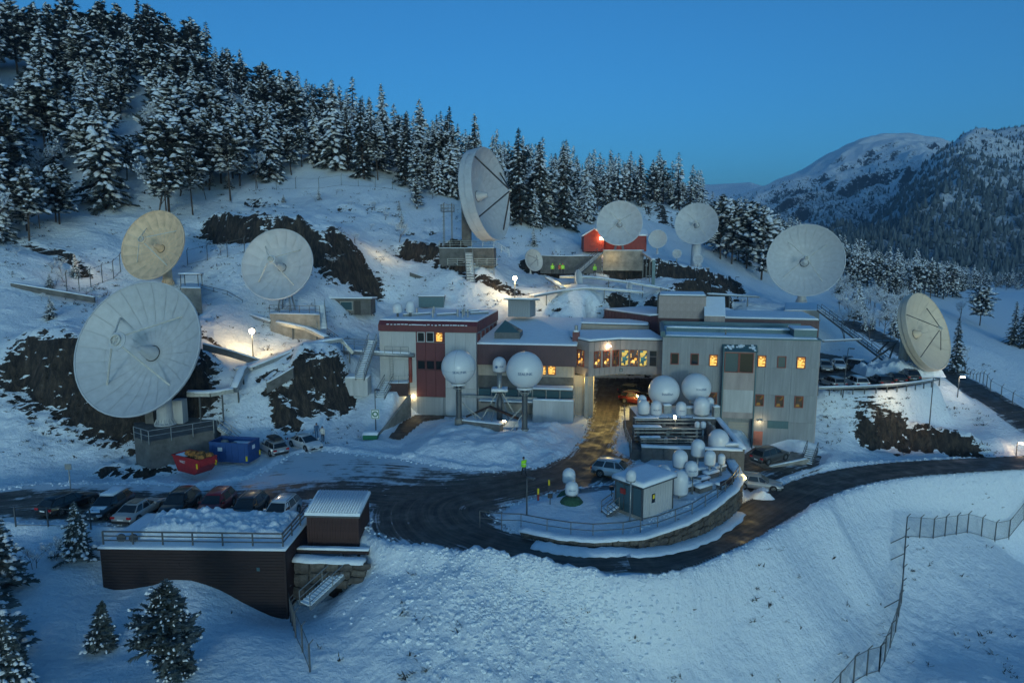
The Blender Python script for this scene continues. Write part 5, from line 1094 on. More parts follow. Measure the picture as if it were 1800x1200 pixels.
# ------------------------------------------------------------------ people
def person(label, loc, rz, top, legs, pose='stand', hat=None, hair='cloth_dark', group=None, tall=1.76):
    s = tall / 1.76; J = {}; w = pose == 'walk'; c = pose == 'bend'
    fw = .16 if c else .03
    pts = dict(pel=(0, 0, .95), waist=(.02, 0, 1.12), chest=(fw, 0, 1.33), neck=(fw * 1.5 + .02, 0, 1.50), chin=(fw * 1.8 + .03, 0, 1.56), head=(fw * 1.9 + .035, 0, 1.65), crown=(fw * 1.9 + .02, 0, 1.73))
    ed = [('pel', 'waist'), ('waist', 'chest'), ('chest', 'neck'), ('neck', 'chin'), ('chin', 'head'), ('head', 'crown')]
    rad = dict(pel=(.16, .12), waist=(.155, .12), chest=(.18, .125), neck=(.062, .062), chin=(.075, .085), head=(.085, .10), crown=(.05, .06))
    for sd_, n in ((1, 'l'), (-1, 'r')):
        st = (.26 if sd_ > 0 else -.24) if w else .02 * sd_
        kb = (.14 if sd_ > 0 else -.02) if w else .02
        pts.update({n + 'hip': (0, .10 * sd_, .88), n + 'knee': (kb, .11 * sd_, .50), n + 'ankle': (st - (.06 if w and sd_ < 0 else 0), .11 * sd_, .10 + (.07 if w and sd_ < 0 else 0)), n + 'toe': (st + .17, .13 * sd_, .045),
                    n + 'sho': (fw, .20 * sd_, 1.44), n + 'elb': (fw + (-.14 * sd_ if w else .02), .26 * sd_, 1.17), n + 'wri': (fw + (-.06 * sd_ + .06 if w else .1), .27 * sd_, .94), n + 'palm': (fw + (-.03 * sd_ + .08 if w else .12), .27 * sd_, .86), n + 'tip': (fw + (-.02 * sd_ + .1 if w else .13), .265 * sd_, .77)})
        ed += [('pel', n + 'hip'), (n + 'hip', n + 'knee'), (n + 'knee', n + 'ankle'), (n + 'ankle', n + 'toe'), ('chest', n + 'sho'), (n + 'sho', n + 'elb'), (n + 'elb', n + 'wri'), (n + 'wri', n + 'palm'), (n + 'palm', n + 'tip')]
        rad.update({n + 'hip': (.10, .10), n + 'knee': (.066, .066), n + 'ankle': (.052, .052), n + 'toe': (.045, .04), n + 'sho': (.078, .078), n + 'elb': (.056, .056), n + 'wri': (.042, .042), n + 'palm': (.03, .045), n + 'tip': (.016, .03)})
    bm = bmesh.new(); ly = bm.verts.layers.skin.verify(); V = {}
    for k, p in pts.items(): v = bm.verts.new((p[0] * s, p[1] * s, p[2] * s)); v[ly].radius = tuple(r * s for r in rad[k]); v[ly].use_root = k == 'pel'; V[k] = v
    for a, b in ed: bm.edges.new((V[a], V[b]))
    me = bpy.data.meshes.new('person'); bm.to_mesh(me); bm.free(); o = bpy.data.objects.new('person', me); COL.objects.link(o)
    o.modifiers.new('skin', 'SKIN'); sb = o.modifiers.new('sub', 'SUBSURF'); sb.levels = 1; sb.render_levels = 1
    m2 = bpy.data.meshes.new_from_object(o.evaluated_get(bpy.context.evaluated_depsgraph_get())); bpy.data.objects.remove(o)
    for mm in ('skin', top, legs, 'plastic_black'): m2.materials.append(M(mm))
    for p in m2.polygons:
        z, y = p.center.z / s, abs(p.center.y) / s; p.use_smooth = True
        p.material_index = 3 if z < .13 else 1 if (z > .86 and z < 1.50 and not (z < .93 and y > .2)) else 0 if (z >= 1.50 or (y > .2 and z > .7)) else 2
    o = part('person', m2, None, None); o.location = loc; o.rotation_euler = (0, 0, rz); tag(o, label, 'person', group)
    hx = pts['head'][0]; part('hat' if hat else 'hair', MB().lathe([(.105 * s, 0), (.112 * s, .04 * s), (.09 * s, .10 * s), (.05 * s, .135 * s), (.001, .145 * s)], 14, c=(hx * s - .012, 0, 1.655 * s)), hat or hair, o, smooth=True)
    part('nose', MB().lathe([(.018 * s, 0), (.001, .03 * s)], 6), 'skin', o, mtx=Matrix.Translation(((hx + .088) * s, 0, 1.62 * s)) @ Matrix.Rotation(R(90), 4, 'Y'))
    for y in (-.034, .034): part('eye', MB().lathe([(.012 * s, 0), (.001, .01)], 6), 'decal_black', o, mtx=Matrix.Translation(((hx + .083) * s, y * s, 1.655 * s)) @ Matrix.Rotation(R(90), 4, 'Y'))
    if 'hiviz' in (top,) or top == 'cloth_orange': part('reflective_band', MB().lathe([(.20 * s, 0), (.20 * s, .05)], 12, c=(.03, 0, 1.16 * s)), 'decal_white', o).scale = (1, 1.0, 1)
    return o
p = W(921, 837, z=0.02); person('person in yellow-green work jacket and dark trousers walking across the yard', p, R(115), 'hiviz', 'cloth_dark', 'walk', hat='cloth_dark', tall=1.9)
p = W(557, 775, z=.15); p.z = H(p.x, p.y); person('person in blue coat standing behind the white car bonnet', p, R(-60), 'cloth_blue', 'cloth_blue', hair='cloth_dark')
p = W(568, 778, z=.15); p.z = H(p.x, p.y); person('person in pale jacket and black trousers beside the one in blue', p, R(-100), 'cloth_light', 'cloth_dark')
for lab, u, v, Y, top, ps in (('leftmost hillside worker in yellow-green jacket by the concrete wall', 971, 481, 123, 'hiviz', 'bend'), ('hillside worker in yellow-green beside the one in orange', 989, 481, 123.5, 'hiviz', 'stand'), ('hillside worker in orange jacket by the concrete wall', 984, 481, 124.5, 'cloth_orange', 'bend'), ('lone hillside worker in yellow-green right of the diagonal steel stairs', 1045, 483, 121, 'hiviz', 'bend')):
    q = W(u, v, Y=Y); q.z = max(q.z - .1, H(q.x, q.y)); person(lab, q, R(-90), top, 'cloth_dark', ps, hat='hiviz' if ps == 'bend' else 'cloth_orange', tall=1.9)
# ------------------------------------------------------------------ skips
def skip_text(parent, txt, size, mtx, m='decal_white'): me = text_mesh(txt, size, 'lettering'); part('lettering', me, m, parent, mtx=mtx)
p = W(352, 838, z=0.05); q = W(300, 822, z=.05); rz = math.atan2(p.y - q.y, p.x - q.x) + .05
T = thing('red_skip', 'dark red skip with sloping ends, filled with rusty scrap', 'skip', (p + q) / 2 + Vector((.6, .7, 0)), rz)
prof = [(-2.0, 1.5), (-1.25, .0), (1.35, 0), (2.35, .95), (2.2, 1.55)]
sk = MB(); n = len(prof); th = .06
for y in (-.95, .95): sk.add([(x, y, z) for x, z in prof] + [(x, y + .05 * (1 if y < 0 else -1), z) for x, z in prof], [tuple(range(n)), tuple(range(n, 2 * n))[::-1]] + [(i, n + i, n + (i + 1) % n, (i + 1) % n) for i in range(n)])
for a, b in zip(prof[:-1], prof[1:]): sk.add([(a[0], -.92, a[1]), (b[0], -.92, b[1]), (b[0], .92, b[1]), (a[0], .92, a[1])], [(0, 1, 2, 3)])
part('body', sk, 'red_skip', T); part('top_rim', rail_mb([(-2.0, -.97, 1.45), (2.2, -.97, 1.5), (2.2, .97, 1.5), (-2.0, .97, 1.45), (-2.0, -.97, 1.45)], .07, 50, 0, .045), 'red_skip', T)
for k in range(14):
    s_ = random.uniform(.25, .5); part('scrap', MB().lathe([(0, -s_), (s_ * .8, -s_ * .5), (s_, 0), (s_ * .7, s_ * .6), (0, s_ * .8)], 6), 'rust', T, loc=(random.uniform(-.7, 1.7), random.uniform(-.45, .5), 1.35 + random.uniform(0, .35)))
snow_slab('snow_lid', [(-1.9, -.7), (-.7, -.7), (-.7, .7), (-1.9, .7)], 1.35, .2, T)
skip_text(T, 'WEST', .34, Matrix.Translation((-.35, -1.0, 1.05)) @ Matrix.Rotation(R(90), 4, 'X'))
for x, y in ((1.85, -1.0), (2.3, .75)): pbox('reflector', (x, y, .95), (.2, .05, .5), 'decal_yellow', T)
p = W(425, 822, z=.05); q = W(447, 808, z=.05)
T = thing('blue_skip', 'deep blue open container with snow and lumps inside, beside the red skip', 'container', W(414, 806, z=.05), R(-9))
for c, d in (((0, -1.15, 1.0), (4.2, .08, 2.0)), ((0, 1.15, 1.0), (4.2, .08, 2.0)), ((-2.1, 0, 1.0), (.08, 2.3, 2.0)), ((2.1, 0, 1.0), (.08, 2.3, 2.0)), ((0, 0, .08), (4.1, 2.2, .08))): pbox('panel', c, d, 'blue_skip', T)
part('top_rim', rail_mb([(-2.1, -1.15, 1.92), (2.1, -1.15, 1.92), (2.1, 1.15, 1.92), (-2.1, 1.15, 1.92), (-2.1, -1.15, 1.92)], .08, 50, 0, .055), 'blue_skip', T)
snow_slab('snow_fill', [(-.6, -1.0), (2.0, -1.0), (2.0, 1.0), (-.6, 1.0)], 1.5, .2, T, lump=.12)
for x, y, s_ in ((-1.3, .3, .45), (.0, -.2, .4), (-1.5, -.5, .3)): part('bag', MB().lathe([(0, -s_), (s_, -s_ * .3), (s_ * .8, s_ * .5), (0, s_ * .7)], 8), 'concrete', T, smooth=True, loc=(x, y, 1.6))
for k in range(6): pbox('rib', (-1.75 + k * .7, -1.21, .95), (.08, .06, 1.8), 'blue_skip', T)
for c in ((-.9, -1.25, 1.35), (2.16, -.1, 1.45)): pbox('notice', c, (.5, .02, .4) if c[0] < 2 else (.02, .5, .4), 'decal_white', T)
for c in ((2.0, -1.25, .5), (2.17, 1.0, .5)): pbox('reflector', c, (.16, .1, .5), 'decal_yellow', T)
# ------------------------------------------------------------------ timber building in front
a, b = W(176, 966, z=.25), W(500, 970, z=.25); F = Face(a, b, -5.6); h = 5.85; D = 6.2
T = thing('timber_building', 'big dark timber-clad building under the snow-piled parking deck', 'building', F.a, F.rz)
part('wall', MB().box((F.len / 2, D / 2, h / 2), (F.len - .08, D - .08, h)), 'wood_dark', T)
nb = 26; bh_ = h / nb
for k in range(nb):
    c = F.len * (.42 + .2 * random.random())
    for x0, x1 in ((0, c), (c, F.len)): pbox('board', ((x0 + x1) / 2, -.0 - random.uniform(0, .012), bh_ * (k + .5)), (x1 - x0 - .012, .05, bh_ - .018), 'wood_dark', T)
    pbox('side_board', (F.len, D / 2, bh_ * (k + .5)), (.05, D, bh_ - .018), 'wood_red', T)
pbox('corner_board', (F.len + .0, -.01, h / 2), (.16, .16, h), 'wood_dark', T)
pbox('notice', (F.len * .855, -.05, h - 1.3), (.22, .04, .26), 'teal_metal', T)
part('deck', MB().box((F.len / 2, D / 2, h + .06), (F.len + .2, D + .2, .14)), 'wood_dark', T); snow_slab('deck_snow', [(-.12, -.12), (F.len + .12, -.12), (F.len + .12, D), (-.12, D)], h + .13, .16, T)
pts = [F.w(.05, .35, h + .25), F.w(F.len - .2, .3, h + .25), F.w(F.len - .2, D * .95, h + .25)]
railing(pts, 'steel guard rail round the snow-piled deck of the timber building', 1.0, 2.1, 2, m='galv_dark', r=.045)
def heap(name, label, x0, x1, y0, y1, zf, hf, lump, st=.22, seed=0, kind='stuff', m='snow_crisp'):
    X, Y = np.meshgrid(np.arange(x0, x1, st), np.arange(y0, y1, st)); e = np.minimum(np.minimum(X - x0, x1 - X), np.minimum(Y - y0, y1 - Y))
    base = zf(X, Y); hh = hf(X, Y) * sst(0, 1.0, e); n = np.abs(fbm(X / .9, Y / .9, 90 + seed, 3)) * lump + np.abs(vnoise(X / .35, Y / .35, 95 + seed)) * lump * .5
    o = part(name, grid_mesh(name, X, Y, base + hh + n * sst(0, .25, hh) - .05, {}), m); tag(o, label, None, kind=kind); return o
q0, q1 = F.w(1.2, 1.0, 0), F.w(F.len - .5, D + .2, 0)
heap('snow_pile', 'ploughed lumpy snow piled on the deck', q0.x, q1.x, q0.y, q1.y, lambda x, y: .42 + 0 * x, lambda x, y: .42 + .35 * np.exp(-((x - q0.x - 4) / 3) ** 2), .5, .14)
TF = F
for k in range(2): tag(part('spool', MB().lathe([(.0, 0), (.32, 0), (.32, .14), (.0, .14)], 16), 'galv_dark', None, mtx=Matrix.Translation(F.w(1.1 + k * .9, .9, h + .55)) @ Matrix.Rotation(R(90), 4, 'X')), ('left' if k == 0 else 'right') + ' small round drum on the deck snow by the rail corner', 'drum', 'drums on the deck')
a, b = W(541, 958, z=-.75), W(632, 960, z=-.75); f, t = shed('corrugated_shed', 'small dark red shed with corrugated snow-covered roof by the yard', a, b, -.75, 2.35, 3.1, 'wood_red', .16, 20, -.55)
for k in range(19): part('roof_ridge', MB().bar((f.len * (k + .5) / 19, -.1, 2.35 + .38), (f.len * (k + .5) / 19, 3.1, 2.9 + .38), .11, .1), 'snow', t, smooth=True)
pbox('sill_beam', (f.len * .5 + .3, -1.0, .05), (f.len + 1.4, .35, .3), 'wood_dark', t); snow_slab('sill_snow', [(-.4, -1.2), (f.len + 1.0, -1.2), (f.len + 1.0, -.8), (-.4, -.8)], .2, .16, t)
# grey cabinets and snow-topped boxes standing between the domes
for k, (u, v, z, w, d, h, lab) in enumerate(((1172, 727, 2.9, .9, .6, 1.0, 'grey cabinet between the lettered capsules of the rear row'), (1213, 728, 2.9, 1.1, .6, .8, 'grey cabinet left of the broad rear capsule'), (1258, 733, 2.9, .7, .6, 1.2, 'slim cabinet at the right end of the rear row'), (1283, 800, .9, 1.4, .8, 1.2, 'white cabinet with snow lid at the deck wall right end'), (1150, 832, .4, 1.2, .7, .6, 'snow-lidded box behind the cabin roof left side'), (1232, 834, .5, 1.5, .6, .55, 'snow-lidded box under the banded capsule'), (1185, 845, .5, 1.0, .6, .5, 'snow-lidded box between cabin and ground capsule'))):
    p = W(u, v, z=z); t = thing('cabinet', lab, 'cabinet', p, .12, 'cabinets among the domes'); pbox('box', (0, 0, h / 2), (w, d, h), 'wall_white' if 'white' in lab else 'galv', t); pbox('door', (0, -d / 2 - .012, h / 2), (w * .8, .025, h * .8), 'galv', t); snow_slab('snow', [(-w / 2, -d / 2), (w / 2, -d / 2), (w / 2, d / 2), (-w / 2, d / 2)], h, .18, t, lump=.05)
# ------------------------------------------------------------------ stone walls
STV = []
for k in range(8):
    r_ = random.Random(k); m = MB(); m.lathe([(.001, -.5), (.36, -.47), (.5, -.2), (.5, .22), (.38, .46), (.001, .5)], 8)
    m.v = [(max(-.5, min(.5, x * 1.32)) * r_.uniform(.86, 1.06), y * r_.uniform(.8, 1.1), max(-.5, min(.5, z * 1.05)) + r_.uniform(-.05, .05)) for x, y, z in m.v]; me = m.mesh('stone'); me.materials.append(M('stone' if k % 3 else 'stone_b')); STV.append(me)
def stone_wall(label, top, zb, sw=.75, sh=.5, cap=.22, name='stone_wall', thick=.7):
    """dry wall below polyline top (world points) down to heights zb (one per point)"""
    o = Vector(top[0]); t = thing(name, label, 'wall', o); P = [Vector(p) for p in top]; back = MB()
    for i, (a, b) in enumerate(zip(P[:-1], P[1:])):
        d = b - a; l = math.hypot(d.x, d.y); ux = Vector((d.x, d.y, 0)) / l; nn = Vector((ux.y, -ux.x, 0)); rz = math.atan2(d.y, d.x)
        A_, B_ = a - o, b - o; za, zb_ = zb[i] - o.z, zb[i + 1] - o.z; q = [A_ - nn * .12, B_ - nn * .12, B_ - nn * thick, A_ - nn * thick]
        back.prism([(p.x, p.y) for p in q], [za, zb_, zb_, za], [A_.z - .1, B_.z - .1, B_.z - .1, A_.z - .1])
        hm = (a.z - zb[i] + b.z - zb[i + 1]) / 2; rows = max(1, round(hm / sh))
        for r in range(rows):
            x = -random.uniform(0, .2)
            while x < l - .05:
                w_ = sw * random.uniform(.6, 1.35); xc = min(x + w_ / 2, l); k = xc / l; zt = (a.z + (b.z - a.z) * k); zl = zb[i] + (zb[i + 1] - zb[i]) * k; hh = (zt - zl) / rows
                s_ = part('stone', random.choice(STV), None, t); s_.location = a - o + ux * xc + nn * random.uniform(-.06, .05) + Vector((0, 0, zl - a.z + hh * (r + .5) + random.uniform(-.04, .04)))
                s_.rotation_euler = (random.uniform(-.06, .06), random.uniform(-.07, .07), rz + random.uniform(-.06, .06)); s_.scale = (w_ * .97, .5, hh * random.uniform(.9, 1.05)); x += w_
    part('core', back, 'concrete_dark', t)
    if cap: capline('snow_cap', [p - o + Vector((0, 0, -.06)) - Vector((0, -.22, 0)) for p in P], .95, cap, t, 'snow_crisp')
    return t
wp = smooth_line(px([(916,921,.45),(985,938,.45),(1044,941,.45),(1127,933,.45),(1220,901,.45),(1281,868,.45),(1303,843,.45)]), 3)
def to_edge(p):      # slide a wall point out to the rim of the island
    n = Vector((p.x, p.y, 0)).normalized(); best = min((abs(float(sdist(ISLE, np.array([p.x - n.x * k]), np.array([p.y - n.y * k]))[0]) + .14), k) for k in np.arange(-2, 2, .04)); q = p - n * best[1]; q.z = .5; return q
wp = [to_edge(p) for p in wp]
def below(p):      # foot of the wall, a little under the verge
    n = Vector((p.x, p.y, 0)).normalized(); return min(H(p.x - n.x * .5, p.y - n.y * .5), H(p.x, p.y - .5), -0.12) - .25
stone_wall('curved stone retaining wall with snow cap round the dome island', wp, [below(p) for p in wp])
e0 = wp[-1]; stone_wall('short stone wall end turning back from the curved wall', [e0, e0 + Vector((.5, 4.6, .15))], [-2.9, -2.9], cap=.25)
a, b = W(516, 984, z=-1.0), W(640, 990, z=-1.0); stone_wall('rough dark boulder wall beside the timber building', [a, b], [a.z - 3.2, b.z - 1.3], 1.0, .75, .3)
vp = []
for p in wp[1:-1]: n = Vector((p.x, p.y, 0)).normalized(); q = p - n * .95; q.z = min(H(q.x, q.y), H(p.x - n.x * 1.6, p.y - n.y * 1.6)) - .04; vp.append(q)
ve = capline('snow_verge', [q - Vector((vp[0].x, vp[0].y, 0)) for q in vp], 1.5, .3, None, 'snow_crisp'); ve.location = (vp[0].x, vp[0].y, 0); tag(ve, 'low ploughed snow verge along the foot of the curved stone wall', None, kind='structure')
sp = [p + Vector((0, .6, .0)) for p in wp]; railing([sp[0] + Vector((-3.2, .6, 0)), sp[0] + Vector((-1.5, 0.1, 0))] + sp[::2], 'thin dark railing along the top of the curved stone wall', 1.05, 1.9, 1)
# ------------------------------------------------------------------ white cabin on the island
a, b = W(1128, 914, z=.45), W(1181, 893, z=.45); F = Face(a, b, .45); h = 2.65; D = 2.75
T = thing('island_cabin', 'white clad cabin with glazed dark front and thick snow roof on the island', 'cabin', F.a, F.rz)
part('wall', MB().box((F.len / 2 + .04, D / 2 + .04, h / 2), (F.len - .1, D - .1, h)), 'wall_white', T)
for k in range(12): pbox('wall_board', (F.len * (k + .5) / 12, 0, h / 2), (F.len / 12 - .03, .06, h), 'wall_white', T)
for x in (0, F.len): pbox('corner_post', (x, 0, h / 2), (.14, .14, h + .02), 'galv_dark', T)
pbox('corner_post', (0, D, h / 2), (.14, .14, h), 'galv_dark', T)
d = pbox('door', (F.len * .33, -.05, 1.05), (.85, .07, 2.0), 'wall_white', T); pbox('door_pane', (0, -.03, .5), (.42, .04, .75), 'glass_dark', d); pbox('door_notice', (.02, -.06, .62), (.22, .02, .32), 'decal_yellow', d)
for k in range(3): 
    g = pbox('glass_panel', (-.03, D * (k + .5) / 3, 1.35), (.06, D / 3 - .08, 2.3), 'glass_blue', T); pbox('mullion', (-.05, D * (k + 1) / 3, 1.35), (.09, .07, 2.4), 'galv_dark', T)
pbox('red_equipment', (-.1, D * .7, 1.9), (.08, .5, .45), 'red_paint', T); pbox('plinth', (-.05, D / 2, .1), (.12, D, .3), 'concrete', T)
part('roof', MB().box((F.len / 2, D / 2, h + .06), (F.len + .5, D + .5, .14)), 'galv_dark', T); snow_slab('roof_snow', [(-.27, -.27), (F.len + .27, -.27), (F.len + .27, D + .27), (-.27, D + .27)], h + .13, .34, T, lump=.06)
p = F.a + Vector((-.5, .2, 0)); stairs(W(1062, 905, z=.4), W(1083, 890, z=1.0), 1.1, 'short snowy steps with railing in front of the cabin', n=4)
# ------------------------------------------------------------------ lamps and signs
def post_lamp(label, u, vb, vt, Y=None, lit=0, m='galv_dark', name='lamp_post', group='lamp posts', lean=0, head='arm', r=.06, col=(1, .72, .34), z=None):
    p = W(u, vb, z=z) if z is not None else (W(u, vb, Y=Y) if Y else hit(u, vb)); h = W(u, vt, Y=p.y).z - p.z; t = thing(name, label, 'lamp post', p, 0, group)
    top = Vector((lean * h, 0, h)); part('pole', MB().tube([(0, 0, -.4), top * .5, top], [r * 1.25, r, r * .8], 8), m, t, smooth=True)
    if head == 'ball': part('lamp_head', MB().lathe([(0, -.36), (.26, -.26), (.36, 0), (.26, .26), (0, .36)], 14, c=top), 'bulb' if lit else 'galv', t, smooth=True)  # ball head oversized: the lamp's glare is put into its shape
    else: pbox('arm', top + Vector((.2, -.15, .02)), (.5, .08, .06), m, t, -.6); pbox('lamp_head', top + Vector((.35, -.28, 0)), (.6, .3, .12), 'bulb' if lit else 'galv_dark', t, -.6)
    if lit: lamp('lamp_light', p + top + Vector((0, -.55, -.1)), lit, col, r=.25)
    return t
post_lamp('lit lamp post on the snow bank right of the largest dish', 445, 628, 582, lit=900, head='ball', group=None, r=.07)
post_lamp('brightly lit lamp post behind the grey hut', 905, 530, 489, Y=112, lit=1400, head='ball', group=None, r=.09)
post_lamp('small lit lamp post by the upper road', 1683, 698, 662, lit=120, col=(1, .85, .7)); post_lamp('dark lamp post on the open slope right of the car park', 1633, 754, 664); post_lamp('leaning lamp post in front of the raised car park', 1481, 698, 612, lean=.05)
post_lamp('dark lamp post at the tip of the dome island', 926, 906, 838, z=.4, group=None); post_lamp('thin lamp post behind the cabin on the island', 1216, 882, 838, Y=57.5, group=None)
post_lamp('slim lamp post on the ridge left of the pines', 1292, 512, 487, Y=141, group=None, r=.05)
t = post_lamp('lit wall lamp beside the road at the right edge', 1786, 800, 778, lit=60, col=(1, .6, .3), group=None)
t = post_lamp('lamp post with a pale green emblem board by the snowy ramp', 661, 765, 684, Y=77.5, group=None); pbox('emblem_board', (0, -.12, (W(661, 727, Y=77.5).z - t.location.z)), (.95, .04, 1.15), 'decal_white', t)
zz_ = W(661, 727, Y=77.5).z - t.location.z; part('emblem', MB().lathe([(.2, 0), (.34, 0), (.34, .02), (.2, .02)], 18), 'green_paint', t, mtx=Matrix.Translation((0, -.15, zz_)) @ Matrix.Rotation(R(90), 4, 'X'))
for c, d in (((0, -.14, zz_ + .5), (.8, .02, .08)), ((0, -.14, zz_ - .5), (.8, .02, .08)), ((-.4, -.14, zz_), (.08, .02, 1.0)), ((.4, -.14, zz_), (.08, .02, 1.0))): pbox('emblem_edge', c, d, 'green_paint', t)
tag(part('grit_bin', MB().extr([(-.5, 0), (-.6, .55), (.1, .85), (.55, .55), (.5, 0)], 'x', -.8, .8), 'green_paint', None, loc=W(652, 771, z=.15)), 'dark green grit bin with snow on its lid at the wall end', 'grit bin'); bin_ = bpy.data.objects['grit_bin']; snow_slab('lid_snow', [(-.85, -.6), (.85, -.6), (.85, .5), (-.85, .5)], [.58, .58, .62, .62], .3, bin_)
p = W(126, 880, z=0); t = thing('sign_post', 'tall thin post with a small square board by the front row', 'sign', p); part('pole', MB().tube([(0, 0, 0), (0, 0, 3.3)], .045, 8), 'galv', t); pbox('board', (0, -.06, 3.1), (.55, .05, .5), 'galv', t)
for lab, u, v, z in (('yellow marker post with a red foot on the island snow', 946, 877, .45), ('yellow topped marker post behind the red-footed one', 965, 861, .3)):
    t = thing('marker_post', lab, 'marker post', W(u, v, z=z), 0, 'marker posts'); part('post', MB().tube([(0, 0, -.1), (0, 0, .45)], .09, 8), 'red_paint' if 'red foot' in lab else 'galv_dark', t); part('top', MB().tube([(0, 0, .45), (0, 0, .95)], .09, 8), 'decal_yellow', t)
for lab, u, v in (('small black meter box on the snow by the island tip', 967, 886), ('black kiosk post beside the cabin steps', 1075, 872)):
    t = thing('meter_box', lab, 'meter box', W(u, v, z=.45)); pbox('leg', (0, 0, .35), (.07, .07, .7), 'plastic_black', t); pbox('box', (0, 0, .75), (.4, .25, .32), 'plastic_black', t)
t = thing('bench', 'snow-covered bench beside the stone wall railing', 'bench', W(1273, 856, z=.5), R(38)); pbox('seat', (0, 0, .42), (2.1, .6, .08), 'wood_dark', t); pbox('leg', (-.8, 0, .2), (.1, .5, .4), 'galv_dark', t); pbox('leg', (.8, 0, .2), (.1, .5, .4), 'galv_dark', t); pbox('backrest', (0, -.3, .65), (2.1, .06, .35), 'wood_dark', t); snow_slab('seat_snow', [(-1.1, -.25), (1.1, -.25), (1.1, .35), (-1.1, .35)], .46, .22, t)
for k, (u, v) in enumerate(((1215, 860), (1232, 850), (1250, 838), (1237, 862), (1262, 828))):
    t = thing('cable_box', ('snow-topped cable box nearest the big ground capsule', 'snow-topped cable box second from the ground capsule', 'snow-topped cable box in the middle of the island', 'low snow-topped box near the stone wall railing', 'snow-topped box nearest the deck corner')[k], 'box', W(u, v, z=.48), R(35), 'cable boxes on the island'); pbox('box', (0, 0, .22), (1.7, .55, .45), 'concrete_dark', t); snow_slab('snow', [(-.9, -.32), (.9, -.32), (.9, .32), (-.9, .32)], .44, .25, t, lump=.08)
# ------------------------------------------------------------------ platforms, walkways and stairs on the hill
def block(name, label, poly, z0, z1, m='concrete', snow=.14, cat='platform'):
    o = Vector((poly[0][0], poly[0][1], z0)); t = thing(name, label, cat, o); q = [(p[0] - o.x, p[1] - o.y) for p in poly]
    part('block', MB().prism(q, 0, z1 - z0), m, t); part('top_slab', MB().prism([(sum(x for x, _ in q) / len(q) * -.01 + x * 1.01, sum(y for _, y in q) / len(q) * -.01 + y * 1.01) for x, y in q], z1 - z0, z1 - z0 + .12), m, t)
    if snow: snow_slab('top_snow', q, z1 - z0 + .12, snow, t)
    return t
pl = [tuple(W(u, v, z=2.55))[:2] for u, v in ((236, 768), (262, 776), (376, 756), (392, 742), (330, 722), (236, 735))]
block('dish_platform', 'stained concrete platform carrying the largest white dish', pl, -.3, 2.45, 'concrete_dark', 0)
railing([W(u, v, z=2.6) for u, v in ((236, 768), (262, 776), (376, 756))], 'galvanised railing on the edge of the largest dish platform', 1.1, 1.9, 1, m='galv', r=.035)
stairs(W(426, 782, z=.3), W(384, 750, z=2.5), 1.3, 'galvanised stair from the largest dish platform down to the skips', m='galv', n=12)
for lab, x, y in (('tall white equipment cabinet behind the largest dish pedestal', 318, 742), ('dark equipment box behind the largest dish', 268, 742)):
    p = W(x, y, z=2.57); tag(part('cabinet', MB().box((0, 0, 1.3), (1.1 if 'white' in lab else .9, 1.2, 2.6)), 'wall_white' if 'white' in lab else 'concrete_dark', None, loc=p), lab, 'cabinet')
p3 = [tuple(W(u, v, z=13.0))[:2] for u, v in ((474, 549), (562, 551), (560, 536), (478, 536))]; block('dish_platform', 'concrete platform under the round dish left of the maroon block', p3, 8.6, 12.7, 'concrete', .12)
railing([W(u, v, z=12.9) for u, v in ((474, 549), (562, 551))], 'railing on the front edge of the concrete dish platform by the stairs', 1.0, 1.6, 1)
p2 = [tuple(W(u, v, z=16.4))[:2] for u, v in ((318, 505), (353, 506), (352, 492), (318, 492))]; block('dish_platform', 'small concrete platform behind the rim of the largest dish', p2, 12, 16.2, 'concrete', .15)
t = thing('shelter', 'open steel shelter with snow roof right of the cream dish', 'shelter', W(337, 503, z=16.4)); 
for x, y in ((-1.2, -.6), (1.2, -.6), (-1.2, .6), (1.2, .6)): pbox('post', (x, y, .8), (.09, .09, 1.6), 'galv_dark', t)
pbox('roof', (0, 0, 1.65), (2.8, 1.6, .1), 'galv_dark', t); snow_slab('roof_snow', [(-1.4, -.8), (1.4, -.8), (1.4, .8), (-1.4, .8)], 1.7, .2, t)
p4 = [tuple(W(u, v, Y=Y))[:2] for u, v, Y in ((772, 436, 119), (868, 436, 117.5), (872, 436, 122.5), (776, 436, 123.5))]; block('dish_platform', 'concrete and steel platform under the huge sideways dish', p4, 18.2, 21.4, 'concrete_dark', .1)
railing([W(772, 434, Y=119.1), W(868, 434, Y=117.6), W(895, 449, Y=118)], 'railing in front of the huge sideways dish', 1.0, 2.0, 2, m='galv')
t = thing('catwalk', 'steel catwalk below the huge sideways dish platform', 'catwalk', W(815, 466, Y=117.5)); part('walkway', MB().box((1.5, 0, 0), (8.5, 1.0, .14)), 'galv_dark', t); part('rail', rail_mb([(-2.7, -.5, 0), (5.7, -.5, 0)], 1.1, 1.7, 2), 'galv', t); 
for x in (-2.5, 1.2, 5.2): pbox('leg', (x, 0, -1), (.12, .12, 2.2), 'galv_dark', t)
pt = W(787, 372, Y=121.0); t = thing('access_tower', 'steel access tower with ladder behind the huge sideways dish', 'tower', (pt.x, pt.y, 21.4)); hh = W(787, 357, Y=121).z - 21.4
for x, y in ((-.7, -.7), (.7, -.7), (-.7, .7), (.7, .7)): pbox('leg', (x, y, hh / 2), (.1, .1, hh), 'galv_dark', t)
pbox('platform', (0, 0, hh * .82), (2.3, 2.0, .12), 'galv_dark', t); part('rail', rail_mb([(-1.1, -1, hh * .82), (1.1, -1, hh * .82), (1.1, 1, hh * .82), (-1.1, 1, hh * .82), (-1.1, -1, hh * .82)], 1.1, 1.1, 1), 'galv_dark', t)
for k in range(9): pbox('rung', (-.7, -.75, .5 + k * hh / 11), (.6, .05, .05), 'galv_dark', t)
